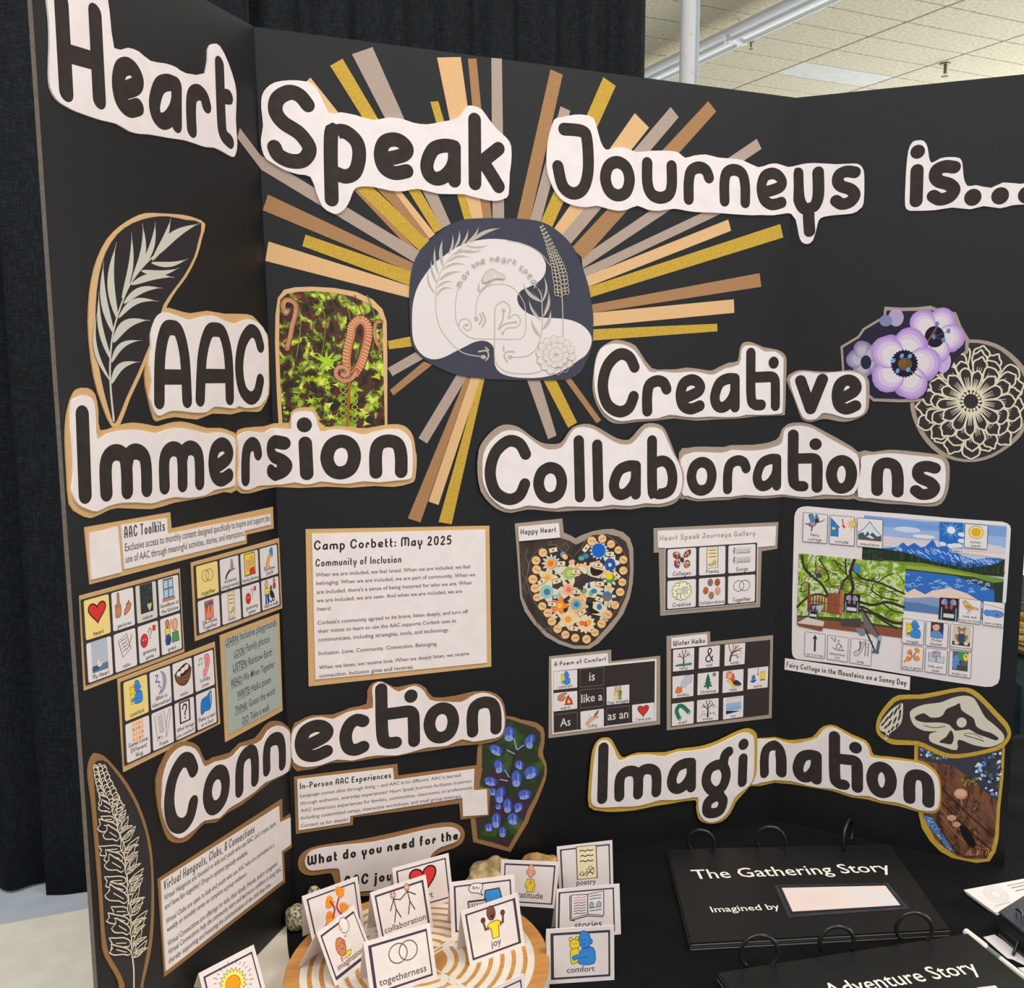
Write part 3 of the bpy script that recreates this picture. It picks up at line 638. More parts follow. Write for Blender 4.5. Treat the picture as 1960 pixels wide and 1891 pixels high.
for x in (1.45, 2.8):
    for y in (.38, .92): meshobj('leg', *cyl((x, y, 0), (x, y, TZ - .04), .016, n=8), mat((120, 122, 125), .4, .5), parent=nt_)
pb = pray(2000, 1300); pb = CAM + pb * ((.42 - CAM.y) / pb.y); pb = Vector((pb.x, pb.y, TZ + .002))
M_leaf = nmat('fern_green', (58, 92, 38), (110, 138, 70), 60, .6); M_straw = nmat('straw', (176, 140, 80), (206, 172, 110), 200, .8)
pt = empty('basket_of_greenery', pb, 'woven straw basket with feathery evergreen sprigs at the right edge', 'basket')
rings_ = []
for k in range(6):
    r = .07 + .02 * sin(k / 5 * pi) + .003 * (k % 2); rings_.append(tube([(pb.x + r * cos(a), pb.y + r * sin(a), pb.z + .008 + k * .011 + .002 * sin(a * 14 + k * pi)) for a in [2 * pi * i / 40 for i in range(40)]], .0062, 6, True))
meshobj('basket', *join(rings_ + [cyl(pb, pb + Vector((0, 0, .01)), .07, n=20)]), M_straw, parent=pt)
random.seed(9)
for s in range(16):
    a = random.uniform(0, 6.28); L = random.uniform(.12, .22); ln = random.uniform(.5, 1.3); b = pb + Vector((.03 * cos(a), .03 * sin(a), .055)); parts = []
    pth = [b + Vector((cos(a) * L * ln * t, sin(a) * L * ln * t, L * (t - .55 * t * t * ln))) for t in [i / 10 for i in range(11)]]
    parts.append(tube(pth, .0012, 4))
    for i in range(2, 11):
        for sd in (-1, 1):
            d = (pth[i] - pth[i - 1]).normalized(); sx = Vector((-sin(a), cos(a), 0)) * sd; l = .035 * (1.15 - i / 10); q = pth[i] + (sx + d * .8).normalized() * l
            parts.append(([tuple(pth[i]), tuple((pth[i] + q) / 2 + d * .0025), tuple(q), tuple((pth[i] + q) / 2 - d * .0025)], [(0, 1, 2, 3)]))
    meshobj('sprig', *join(parts), M_leaf, parent=pt)
# ------------------------------------------------------------------ trifold board
M_board = nmat('matte_black_card', (15, 16, 18), (18, 19, 21), 700, 0.48, 0.00004, bscale=900, spec=.38)
M_core = nmat('grey_card_core', (98, 88, 80), (112, 101, 92), 300, .9)
bdE = empty('display_board', BD.lb, 'tall black trifold display board standing open on the table, covered in paper cutouts', 'display board')
def uvL(x, y): return BD.from_px(x, y)
# outer corners from the photograph's edges (the left one lies outside the frame)
rg = BD.reg
def panel(name, k, c3, label, edges):
    o, a, f, n, _ = rg[k]; th = .004
    v = [tuple(p) for p in c3] + [tuple(p - n * th) for p in c3]
    fcs = [(0, 1, 2, 3), (7, 6, 5, 4)] + [(i, (i + 1) % 4, 4 + (i + 1) % 4, 4 + i) for i in range(4)]
    fm = [0, 0] + [1 if i in edges else 0 for i in range(4)]
    # thin bevelled border in core colour
    ob = meshobj(name, v, fcs, [M_board, M_core], fm, bdE); tagobj(ob, label); return ob
lt, lb, rt, rb = BD.lt, BD.lb, BD.rt, BD.rb
e = .0004
C0 = [lb + Vector((0, 0, -lb.z + TZ + .0012)), rb + Vector((0, 0, -rb.z + TZ + .0012)), rt, lt]
panel('centre_panel', 'c', C0, 'wide centre panel', (2,))
# left panel: outer edge from (61,0) and (186.6,1889)
oL, aL, fL, nL, _ = rg['l']
P1 = onplane(61, 0, oL, nL); P2 = onplane(187, 1889, oL, nL); d = P1 - P2
bot = P2 + d * ((TZ + .0008 - P2.z) / d.z); dt = lt - onplane(394, 0, oL, nL); q = lt
# top edge line through lt and (394,0)
tdir = onplane(394, 0, oL, nL) - lt
# intersect in plane
import numpy as np
A_ = np.array([[tdir.x, -d.x], [tdir.z, -d.z]]); B_ = np.array([P2.x - lt.x, P2.z - lt.z]); s_ = np.linalg.solve(A_, B_); top = lt + tdir * s_[0]
LB = Vector((bot.x, bot.y, TZ + .0008)); LT_ = top
panel('side_panel', 'l', [LB, C0[0], lt, top], 'left wing, turned towards the viewer', (0, 2, 3))
oR, aR, fR, nR, _ = rg['r']
P1 = onplane(1957.8, 1100, oR, nR); P2 = onplane(1921, 1671, oR, nR); d = P1 - P2; tdir = onplane(1960, 142, oR, nR) - rt
A_ = np.array([[tdir.x, -d.x], [tdir.z, -d.z]]); B_ = np.array([P2.x - rt.x, P2.z - rt.z]); s_ = np.linalg.solve(A_, B_); top = rt + tdir * s_[0]
bot = P2 + d * ((TZ + .0012 - P2.z) / d.z); RB_, RT_ = bot, top
panel('side_panel', 'r', [C0[1], bot, top, rt], 'right wing, turned towards the viewer', (0, 2, 1))
print('board corners', LB, LT_, RB_, RT_)
# ------------------------------------------------------------------ paper cutouts on the board
H1, H2 = 0.0011, 0.0024      # card backing and white paper heights
def cutout(name, label, cat, layers, group=None):
    """layers: (part name, trace, material, h0, h1, smooth)"""
    c = None; objs = []
    for (pn, tr, m, h0, h1, sm) in layers:
        ac = Acc(BD, h1); P = outline(BD, tr, h1, sm); ac.slab(P, m, h0, h1); objs.append((pn, ac, P))
    P = objs[0][2]; cuv = sum(P, Vector((0, 0))) / len(P); root = empty(name, BD.to3(cuv, 0), label, cat, group)
    for pn, ac, P in objs: ac.build(pn, root)
    return root
def word(root, cr, items, w, hp=H2 + .0001, col=None):
    for it in items:
        ac = Acc(BD, hp - .00008); letter(ac, it[4] if len(it) > 4 else cr, it[0], it[1], it[2], it[3], w, col); ac.build('letter', root)
def strokew(cr, a, b): return (BD.from_px(*px(cr, *a)) - BD.from_px(*px(cr, *b))).length
WS = strokew('B', (632, 1000), (718, 1000)) * 1.1
T = gpts
r = cutout('cutout_word', "white paper cutout word 'Heart' at the top of the left wing", 'paper cutout', [('paper', T('A', '315,0 310,-110 480,-130 690,-60 735,80 765,322 860,320 930,345 1010,408 1110,425 1180,450 1245,490 1378,490 1395,330 1430,293 1475,310 1530,420 1575,560 1585,660 1580,800 1590,960 1580,1030 1560,1052 1500,1020 1440,990 1380,985 1310,962 1230,938 1140,925 1000,900 940,897 870,880 780,828 680,805 520,750 440,710 380,665 340,590 330,480 335,300 330,130'), WHITE, 0, .0016, 2)], 'cutout words')
word(r, 'A', [('H', (400, 672), (712, 742), (358, -80)), ('e', (755, 760), (968, 812), (745, 348)), ('a', (1000, 846), (1218, 898), (998, 455)), ('r', (1255, 915), (1425, 955), (1238, 535)), ('t', (1450, 975), (1572, 1005), (1428, 360))], WS * .95, .0017)
# rays first, they lie under the words
SB = empty('paper_sunburst', BD.to3(BD.from_px(960, 570), 0), 'sunburst of taupe, gold, peach and brown paper strips radiating behind the round emblem', 'paper decoration')
PC, GC, TC_, BC = PEACH, GOLD, STRIPT, STRIPB
RAYS = [(PC, 'B', (465, 590), (540, 520), (1375, 1568), (1325, 1608)), (GC, 'B', (672, 440), (755, 393), (1425, 1530), (1372, 1560)), (TC_, 'B', (818, 363), (955, 315), (1480, 1500), (1420, 1530)),
 (PC, 'B', (1388, 385), (1547, 382), (1697, 1470), (1610, 1470)), (GC, 'B', (1343, 682), (1396, 677), (1625, 1470), (1570, 1470)), (BC, 'B', (1595, 393), (1652, 392), (1755, 1470), (1695, 1470)), (TC_, 'B', (1752, 388), (1822, 393), (1838, 1475), (1760, 1475)),
 (TC_, 'B', (50, 925), (68, 858), ('F', 1225, 345), ('F', 1178, 422)), (BC, 'B', (220, 1408), (255, 1303), ('F', 1190, 436), ('F', 1160, 495)), (GC, 'F', (372, 305), (395, 222), (1165, 492), (1150, 592)), (PC, 'F', (105, 412), (128, 272), (1160, 598), (1150, 680)),
 (BC, 'B', (790, 1230), (840, 1230), (1270, 1690), (1180, 1640)), (GC, 'B', (740, 1160), (880, 1180), (1335, 1610), (1270, 1680)), (BC, 'B', (950, 1230), (1060, 1230), (1340, 1600), (1300, 1590)),
 (BC, 'C', (328, 465), (410, 500), (190, 1480), (100, 1480)), (TC_, 'C', (395, 712), (460, 742), (262, 1490), (190, 1480)), (GC, 'C', (682, 517), (765, 575), (335, 1530), (262, 1490)), (PC, 'C', (893, 758), (988, 855), (405, 1590), (345, 1540)),
 (TC_, 'C', (1133, 717), (1187, 785), (450, 1650), (390, 1590)), (BC, 'C', (1385, 678), (1438, 747), (550, 1735), (470, 1660)), (TC_, 'C', (1710, 930), (1742, 997), ('H', -20, 505), ('H', -30, 410)),
 (TC_, 'H', (1130, -30), (1190, 25), (0, 590), (-15, 510)), (PC, 'H', (1220, 90), (1245, 185), (10, 670), (-15, 585)), (GC, 'H', (1663, 128), (1690, 243), (30, 758), (10, 672)), (BC, 'H', (1487, 547), (1503, 663), (50, 888), (40, 818)),
 (PC, 'H', (1268, 770), (1272, 885), (52, 1002), (50, 887)), (GC, 'H', (1125, 978), (1128, 1043), (48, 1123), (48, 1026)), (GC, 'F', (998, 1050), (988, 990), (1165, 955), (1190, 1025)), (TC_, 'F', (1022, 1243), (988, 1185), (1190, 1070), (1250, 1115)),
 (BC, 'F', (1030, 1383), (1003, 1345), (1250, 1138), (1310, 1160)), (TC_, 'F', (1272, 1730), (1210, 1690), (1485, 1235), (1570, 1235)), (BC, '0', (804.8, 1000), (780.5, 992), (892, 722), (901, 723)), (GC, '0', (864.5, 1003.5), (839.6, 999), (917, 724), (928, 722)),
 (PC, 'J', (1722, 888), (1647, 862), ('F', 1590, 1250), ('F', 1660, 1250)), (TC_, 'K', (648, 210), (585, 238), ('G', 1215, 1590), ('G', 1335, 1590)), (GC, 'K', (802, 113), (735, 152), ('G', 1365, 1590), ('G', 1485, 1590)), (BC, 'K', (983, 95), (948, 118), ('G', 1560, 1580), ('G', 1625, 1580))]
for i, (m, cr, *q) in enumerate(RAYS):
    h = .0003 + .00004 * (i % 5); P = []
    for c in q: P.append(BD.from_px(*(px(c[0], c[1], c[2]) if len(c) == 3 else px(cr, *c)), h))
    ac = Acc(BD, h); ac.slab(P, m, 0, h); ac.build('paper_strip', SB)
r = cutout('cutout_word', "white paper cutout word 'Speak' over the sunburst strips", 'paper cutout', [('paper', T('B', '215,640 245,590 300,552 400,537 505,545 560,570 600,625 665,755 740,752 840,770 960,803 1060,787 1150,795 1230,822 1320,833 1420,815 1515,795 1560,750 1590,710 1635,710 1690,735 1740,805 1800,875 1855,925 1885,980 1885,1090 1875,1160 1868,1300 1840,1330 1790,1345 1720,1340 1600,1310 1550,1300 1400,1298 1260,1265 1170,1280 1080,1278 960,1252 870,1250 830,1275 805,1340 770,1400 720,1433 680,1425 620,1385 580,1290 540,1185 460,1168 370,1140 290,1095 240,1060 215,1000 208,930 222,840 210,720'), WHITE, .0006, .002, 2)], 'cutout words')
word(r, 'B', [('S', (250, 1108), (582, 1150), (245, 545)), ('p', (635, 1378), (915, 1412), (628, 815)), ('e', (968, 1190), (1235, 1222), (960, 868)), ('a', (1278, 1232), (1548, 1262), (1275, 908)), ('k', (1600, 1270), (1842, 1300), (1596, 748))], WS, .0021)
r = cutout('cutout_word', "white paper cutout word 'Journeys' bent round the right fold of the board", 'paper cutout', [('paper', T('C', '355,800 400,785 490,768 560,770 615,790 640,860 665,950 700,1003 750,990 820,988 905,1018 1000,1010 1130,1010 1190,1025 1230,1057 1290,1042 1370,1035 1450,1055 1540,1062 1620,1075 1720,1120 1790,1100 1840,1095 1900,1112 1925,1118 D 470,1100 560,1092 700,1100 820,1095 860,1105 885,1140 890,1220 885,1360 860,1400 810,1430 700,1440 620,1452 585,1475 570,1530 545,1610 510,1635 470,1620 450,1570 430,1470 400,1432 C 1900,1430 1820,1442 1740,1440 1680,1442 1560,1435 1430,1425 1300,1420 1230,1410 1155,1398 1060,1412 980,1405 910,1378 840,1405 780,1412 700,1395 640,1378 570,1388 490,1378 420,1350 370,1300 325,1210 303,1120 305,1000 320,900'), WHITE, .0006, .002, 2)], 'cutout words')
word(r, 'C', [('J', (340, 1325), (617, 1350), (338, 808)), ('o', (660, 1338), (893, 1362), (658, 1030)), ('u', (943, 1353), (1175, 1378), (940, 1047)), ('r', (1220, 1370), (1422, 1388), (1220, 1070)), ('n', (1462, 1382), (1665, 1398), (1458, 1088)), ('e', (1710, 1400), (1912, 1418), (1707, 1112)), ('Y', (418, 1590), (632, 1585), (415, 1122), 'D'), ('s', (657, 1412), (860, 1398), (672, 1118), 'D')], WS * .95, .0021)
r = cutout('cutout_word', "white paper cutout 'is...' at the top of the right wing", 'paper cutout', [('paper', T('D', '1185,1010 1210,955 1245,940 1290,945 1315,990 1325,1060 1345,1090 1400,1060 1470,1052 1530,1060 1548,1100 1555,1180 1580,1245 1640,1240 1740,1258 1820,1222 1940,1232 2040,1215 2090,1290 2050,1375 1960,1370 1880,1375 1800,1395 1690,1380 1600,1402 1480,1390 1360,1408 1220,1412 1180,1405 1163,1370 1165,1250 1172,1120'), WHITE, 0, .0016, 2)], 'cutout words')
word(r, 'D', [('i', (1195, 1392), (1277, 1385), (1208, 965)), ('s', (1303, 1385), (1528, 1368), (1322, 1083))], WS * .98, .0017)
for x, y in ((1617, 1322), (1800, 1312), (1980, 1305)):
    ac = Acc(BD, .0017); c = BD.from_px(*px('D', x, y), .0017); ac.fan(c, WS * .62, ac.mi(BLACKP), WS * .66, 16); ac.build('letter', r)
# leaf and fern photo lie under the headings
def leafy(cv, stem, leaves, col, w, sw, bend=.12, abs_=True):
    lk = .72 if w == 50 else 1
    cv.line(stem, sw, col, sm=5, abs=True, taper=lambda t: 1 - .5 * t)
    for (a, b, wd, bd) in leaves:
        A, B = Vector(a), Vector(b); d = B - A; n = Vector((-d.y, d.x)); P, Q = [], []
        for i in range(11):
            t = i / 10; c = A + d * t + n * (bd * sin(pi * t)); r_ = wd * lk / 2 * (sin(pi * min(1, t * 1.05 + .03) ** .8) ** .85 if t < 1 else 0) / d.length
            r_ = max(r_, .002)
            P.append(c + n * r_); Q.append(c - n * r_)
        cv.poly([tuple(p) for p in P] + [tuple(p) for p in reversed(Q)], col)
r = cutout('leaf_cutout', 'tall tan edged black leaf cutout with pale fern frond on the left wing', 'paper cutout', [
 ('backing', T('E', '665,1322 610,1200 560,1030 530,800 528,620 545,460 580,330 640,210 720,130 800,80 870,55 960,57 1080,65 1160,85 1218,120 1200,200 1170,310 1110,430 1050,510 1000,590 985,625 930,780 880,900 840,1010 770,1160 715,1305'), PEACH, 0, .0012, 2),
 ('black_paper', T('E', '668,1280 620,1110 590,960 572,800 572,600 590,430 630,290 700,180 790,115 900,80 1000,75 1100,95 1195,115 1175,230 1150,320 1090,430 1030,510 970,600 940,700 890,830 820,1000 750,1150 695,1285'), mat((46, 42, 43)), .0012, .0018, 2)])
ac = Acc(BD, .0019); cv = Cv.pxc(ac, 'E'); LC = (196, 194, 180)
leafy(cv, [(675, 1285), (657, 1100), (653, 950), (667, 790), (705, 640), (770, 480), (860, 360), (950, 280)], [
 ((925, 305), (1190, 115), 75, -.1), ((900, 350), (1118, 325), 44, .1), ((840, 398), (1065, 380), 48, .1), ((780, 478), (1037, 438), 60, -.1), ((735, 590), (968, 500), 58, -.14), ((705, 675), (943, 580), 54, -.2), ((672, 820), (893, 692), 80, -.2), ((662, 940), (845, 810), 50, -.2), ((662, 1065), (835, 938), 60, -.22),
 ((905, 335), (1015, 82), 48, .06), ((835, 385), (922, 105), 46, .08), ((785, 450), (845, 115), 50, .1), ((725, 560), (780, 170), 44, .06), ((695, 680), (692, 228), 60, -.08), ((672, 765), (615, 340), 56, -.07), ((658, 925), (588, 520), 42, -.07), ((650, 1045), (578, 640), 34, -.12)], LC, 50, .0022)
ac.build('leaf_print', r)
# fern photograph
r = cutout('fern_photo', 'arched tan edged photo of curled fern fiddleheads left of the round emblem', 'photo', [
 ('backing', T('F', '205,1650 192,1450 185,1300 175,1000 178,800 195,680 240,620 320,602 440,598 600,607 760,635 880,690 950,760 980,850 985,1100 985,1400 985,1650'), PEACH, 0, .0007, 0),
 ('photo', T('F', '232,1640 222,1450 215,1300 205,1000 208,800 215,690 260,650 340,635 480,630 620,645 740,670 850,720 920,780 950,860 955,1100 962,1400 968,1640'),
  ramp_mat('fern_photo_print', [(0, (14, 16, 10)), (.40, (34, 36, 18)), (.46, (96, 36, 38)), (.50, (40, 44, 20)), (.56, (120, 140, 34)), (.66, (214, 220, 90))], 85, 8, .4, dist=.6), .0007, .0011, 0)])
ac = Acc(BD, .0012); cv = Cv.pxc(ac, 'F'); random.seed(5)
for (x0, y0, x1, y1, n) in ((215, 1080, 950, 1620, 95), (240, 640, 900, 1060, 34)):
    for k in range(n):
        x, y = random.uniform(x0, x1), random.uniform(y0, y1); s = random.uniform(22, 48); a0 = random.uniform(0, 6.3)
        if 560 < x < 880 and 780 < y < 1300: continue
        c = random.choice([(176, 196, 40), (150, 176, 38), (120, 150, 34), (206, 216, 90), (90, 120, 30)]) if y0 > 1000 else random.choice([(120, 140, 44), (90, 40, 44), (70, 90, 30), (150, 60, 60)])
        nl = random.choice((3, 5, 6)); P = []
        for q in range(nl * 2): rr = s if q % 2 == 0 else s * .35; P.append((x + rr * cos(a0 + q * pi / nl), y + rr * .7 * sin(a0 + q * pi / nl)))
        P = [(min(max(p[0], 235 if y > 1200 else 212), 945), p[1]) for p in P]
        try: cv.poly(P, c)
        except Exception: pass
for k in range(7): x = 300 + k * 90; cv.line([(x, 660), (x + 60, 850), (x + 30, 1100)], 7, (110, 60, 60) if k % 2 else (120, 130, 50), 4)
for s in [[(545, 1140), (545, 1060)], [(545, 1140), (450, 1100)], [(545, 1140), (640, 1120)], [(545, 1140), (490, 1195)], [(545, 1140), (620, 1200)], [(545, 1140), (600, 1070)], [(545, 1140), (480, 1075)]]:
    cv.line(s, 34, (160, 198, 50), taper=lambda t: 1 - .9 * t)
def fiddle(path, w, c1=(186, 120, 80), c2=(226, 178, 140)):
    cv.line(path, w * 1.25, (96, 56, 36), 6); cv.line(path, w, c1, 6); P = crom(path, 8)
    acc_ = 0
    for i in range(1, len(P) - 1):
        acc_ += (P[i] - P[i - 1]).length
        if acc_ > w * .28:
            acc_ = 0; d = (P[i + 1] - P[i - 1]).normalized(); n = Vector((-d.y, d.x)); cv.line([tuple(P[i] - n * w * .5 + d * w * .15), tuple(P[i] + n * w * .2)], w * .11, c2)
cv.line([(695, 1625), (700, 1480), (712, 1320), (708, 1180)], 22, (150, 100, 40), 4)
for k in range(7):
    for sx in (-1, 1): cv.ell((708 + sx * 42, 1300 + k * 42), 20, 17, None, ol=6, olc=(160, 176, 60))
fiddle([(705, 1240), (690, 1140), (700, 1040), (722, 950), (735, 880), (790, 835), (840, 880), (845, 960), (820, 1070), (795, 1150), (750, 1225)], 58)
fiddle([(765, 1205), (725, 1262), (670, 1275), (622, 1245), (618, 1200), (650, 1178), (690, 1190), (700, 1222), (680, 1240), (660, 1228)], 30, (176, 112, 84), (232, 190, 160))
fiddle([(262, 1045), (245, 1030), (225, 1010)], 22); fiddle([(262, 1045), (285, 960), (300, 880), (322, 800), (325, 730), (285, 695), (245, 700), (232, 740), (250, 790), (268, 770)], 32, (160, 116, 80))
fiddle([(940, 850), (905, 855), (890, 920), (900, 980), (925, 1030)], 24, (150, 110, 60)); fiddle([(945, 920), (935, 980), (925, 1080)], 14, (150, 110, 60))
ac.build('photo_print', r)

r = cutout('cutout_word', "tan backed white cutout letters 'AAC' on the left wing", 'paper cutout', [
 ('backing', T('E', '925,680 975,618 1040,628 1130,650 1230,635 1330,652 1470,655 1520,685 1575,760 1592,800 1598,1000 1597,1130 1560,1210 1530,1235 1440,1232 1370,1250 1260,1245 1170,1280 1040,1265 950,1285 915,1280 880,1150 860,1010 890,800'), TAN, 0, .0014, 2),
 ('paper', T('E', '935,670 960,650 1000,645 1080,675 1135,688 1180,675 1260,662 1330,690 1395,712 1440,695 1480,685 1540,710 1580,770 1590,850 1592,1000 1590,1130 1560,1180 1530,1205 1460,1212 1420,1200 1390,1215 1330,1208 1270,1205 1230,1235 1160,1240 1080,1230 1010,1230 960,1255 935,1252 915,1220 895,1160 905,1060 890,960 898,860 895,780 915,710'), WHITE, .0014, .0032, 2)], 'cutout words')
word(r, 'E', [('A', (915, 1222), (1140, 1212), (903, 678)), ('A', (1160, 1206), (1388, 1195), (1163, 693)), ('C', (1397, 1200), (1570, 1185), (1393, 712))], WS * .92, .0033)
r = cutout('cutout_word', "tan backed white cutout letters 'Imme' starting the second heading of the left wing", 'paper cutout', [
 ('backing', T('E', '395,1280 410,1200 430,1140 460,1100 520,1093 565,1130 585,1230 595,1345 700,1315 790,1298 880,1310 940,1320 1010,1300 1080,1292 1160,1310 1230,1330 1310,1330 1370,1350 1402,1375 1402,1500 1402,1700 1330,1710 1200,1745 1030,1775 900,1812 700,1805 620,1830 540,1865 470,1840 415,1785 400,1600 390,1400'), TAN, 0, .0014, 2),
 ('paper', T('E', '425,1200 440,1160 490,1137 530,1142 560,1180 570,1280 578,1398 640,1365 720,1345 800,1340 880,1350 935,1362 1010,1335 1080,1330 1160,1345 1230,1362 1290,1355 1340,1362 1395,1390 1398,1480 1395,1600 1395,1670 1330,1688 1270,1700 1220,1730 1120,1745 1040,1740 960,1760 900,1778 820,1772 720,1775 640,1795 580,1825 530,1815 470,1785 440,1735 430,1690 440,1600 435,1450 425,1330'), WHITE, .0014, .0032, 2)], 'cutout words')
word(r, 'E', [('I', (470, 1785), (545, 1778), (448, 1193)), ('m', (597, 1772), (905, 1738), (585, 1428)), ('m', (947, 1730), (1213, 1697), (940, 1412)), ('e', (1240, 1690), (1388, 1668), (1233, 1392))], WS * .92, .0033)
r = cutout('cutout_word', "tan backed white cutout letters 'rsion' crossing the left fold below the fern photo", 'paper cutout', [
 ('backing', T('J', '205,365 270,310 420,298 490,275 600,270 612,200 650,165 720,153 790,170 820,220 848,300 960,295 1080,305 1180,312 1300,290 1420,282 1490,310 1535,380 1550,480 1560,540 1548,690 1510,725 1390,752 1240,745 1060,758 880,750 700,760 560,755 420,768 295,802 210,775 205,600'), TAN, 0, .0016, 2),
 ('paper', T('J', '222,385 245,355 310,333 400,345 440,335 480,310 560,315 615,315 615,240 640,195 700,185 770,190 805,235 835,335 900,325 980,320 1080,340 1160,362 1220,345 1320,322 1400,318 1450,330 1500,375 1522,430 1530,540 1525,660 1500,695 1400,705 1280,718 1160,710 1070,725 990,728 860,712 820,715 760,732 700,730 640,718 540,735 450,740 370,745 320,770 270,775 230,745 225,680 232,600 228,500'), WHITE, .0016, .0034, 2)], 'cutout words')
word(r, 'J', [('r', (243, 752), (398, 738), (243, 378)), ('s', (437, 718), (628, 702), (425, 368)), ('i', (690, 705), (783, 700), (665, 222)), ('o', (835, 702), (1140, 692), (835, 362)), ('n', (1205, 693), (1490, 685), (1200, 360))], WS * .98, .0035)
r = cutout('cutout_word', "taupe backed white cutout letters 'Creati' right of the round emblem", 'paper cutout', [
 ('backing', T('H', '70,1420 90,1280 130,1190 210,1135 270,1115 350,1130 430,1165 480,1240 570,1358 680,1368 790,1365 870,1352 1000,1368 1080,1378 1140,1350 1230,1310 1305,1295 1320,1200 1350,1140 1420,1135 1520,1178 1640,1200 1700,1240 1718,1300 1712,1520 1705,1730 1680,1758 1500,1765 1380,1778 1260,1790 1100,1795 940,1805 760,1785 600,1805 440,1815 330,1830 240,1825 160,1770 95,1660 65,1540'), TAUPE, 0, .0012, 2),
 ('paper', T('H', '95,1290 130,1200 190,1160 265,1148 340,1160 420,1205 470,1270 550,1388 640,1385 730,1395 810,1395 880,1388 960,1390 1070,1415 1130,1400 1200,1360 1315,1330 1330,1240 1350,1180 1400,1162 1470,1175 1530,1215 1620,1215 1680,1260 1692,1300 1688,1500 1685,1700 1660,1745 1500,1755 1370,1755 1300,1772 1180,1775 1050,1770 950,1778 840,1770 720,1755 620,1785 520,1790 420,1795 320,1810 240,1790 160,1730 100,1620 80,1500 80,1380'), WHITE, .0012, .0026, 2)], 'cutout words')
word(r, 'H', [('C', (105, 1782), (462, 1772), (105, 1190)), ('r', (487, 1772), (738, 1762), (483, 1420)), ('e', (772, 1758), (1023, 1748), (770, 1413)), ('a', (1067, 1742), (1318, 1734), (1065, 1403)), ('@', (1375, 1730), (1660, 1722), (1373, 1182))], WS * .95, .0027)
# flowers on the right wing
r = cutout('zinnia_cutout', 'round taupe edged black cutout with a cream line drawing of a many petalled bloom', 'paper cutout', [
 ('backing', T('I', '1068,850 1090,980 1150,1110 1240,1220 1350,1290 1500,1325 1650,1310 1780,1250 1900,1160 1960,1080 2005,950 2020,800 2000,650 1920,530 1800,430 1680,380 1540,366 1400,385 1250,470 1140,600 1080,720'), TAUPE, 0, .0008, 2),
 ('black_paper', T('I', '1105,850 1125,970 1180,1085 1260,1185 1370,1265 1500,1300 1640,1285 1770,1225 1880,1130 1940,1050 1975,940 1990,800 1965,670 1890,555 1780,455 1660,405 1540,392 1420,415 1290,490 1180,610 1120,730'), mat((52, 47, 46)), .0008, .0012, 2)])
ac = Acc(BD, .0013); cv = Cv.pxc(ac, 'I'); FC = (214, 203, 178); c0 = (1545, 850)
def petal(cv, c, a, r0, r1, hw, w, col, fill=None, wav=.06):
    d = (cos(a), sin(a)); n = (-d[1], d[0]); P = []
    for t, k in ((0, .35), (.35, .75), (.7, 1), (.9, .85), (1.0, .45)): P.append((r0 + (r1 - r0) * t, k))
    L = [(c[0] + d[0] * q + n[0] * hw * k, c[1] + d[1] * q + n[1] * hw * k) for q, k in P]; R = [(c[0] + d[0] * q - n[0] * hw * k, c[1] + d[1] * q - n[1] * hw * k) for q, k in P]
    tip = [(c[0] + d[0] * (r1 * (1 + wav)), c[1] + d[1] * (r1 * (1 + wav)))]; Q = L + tip + R[::-1]
    if fill: cv.poly(Q, fill, 2)
    cv.line(Q, w, col, 2)
    for k in (-.3, .05, .35):
        cv.line([(c[0] + d[0] * (r0 + 8) + n[0] * hw * k * .6, c[1] + d[1] * (r0 + 8) + n[1] * hw * k * .6), (c[0] + d[0] * (r0 + (r1 - r0) * .62) + n[0] * hw * k, c[1] + d[1] * (r0 + (r1 - r0) * .62) + n[1] * hw * k)], w * .8, col, taper=lambda t: 1 - .7 * t)
bk = (52, 47, 46)
for (n, r0, r1, hw, off) in ((17, 270, 418, 66, .1), (15, 230, 372, 60, .28), (14, 180, 318, 56, .0), (13, 84, 246, 44, .15)):
    for k in range(n): petal(cv, c0, 2 * pi * k / n + off + .06 * sin(k * 3.1), r0, r1 * (1 + .05 * sin(k * 2.3 + n)), hw * (1 + .12 * sin(k * 1.7)), 12.5, FC, bk, .05 + .03 * sin(k * 4.1))
for k in range(16):
    a = 2 * pi * k / 16; cv.line([(c0[0] + 62 * cos(a), c0[1] + 62 * sin(a)), (c0[0] + 100 * cos(a), c0[1] + 100 * sin(a))], 12, FC); cv.ell((c0[0] + 66 * cos(a), c0[1] + 66 * sin(a)), 11, 11, FC, n=8)
ac.build('flower_print', r)
r = cutout('flower_photo', 'taupe edged photo of pale purple flowers with dark centres on the right wing', 'photo', [
 ('backing', T('I', '540,620 525,420 660,340 700,280 860,185 870,110 1000,118 1120,115 1230,102 1300,130 1430,155 1470,260 1530,360 1525,470 1450,520 1400,630 1290,660 1245,720 1200,850 1000,858 780,850 745,815 700,760 600,700'), TAUPE, .0008, .0016, 0),
 ('photo', T('I', '556,620 545,430 672,355 715,292 875,198 888,140 1000,145 1150,142 1235,138 1300,158 1410,182 1445,275 1500,370 1500,455 1430,505 1380,610 1275,640 1222,705 1185,825 1000,832 790,825 760,800 700,740 610,690'), mat((34, 30, 52), .4), .0016, .002, 0)])
ac = Acc(BD, .0021); cv = Cv.pxc(ac, 'I')
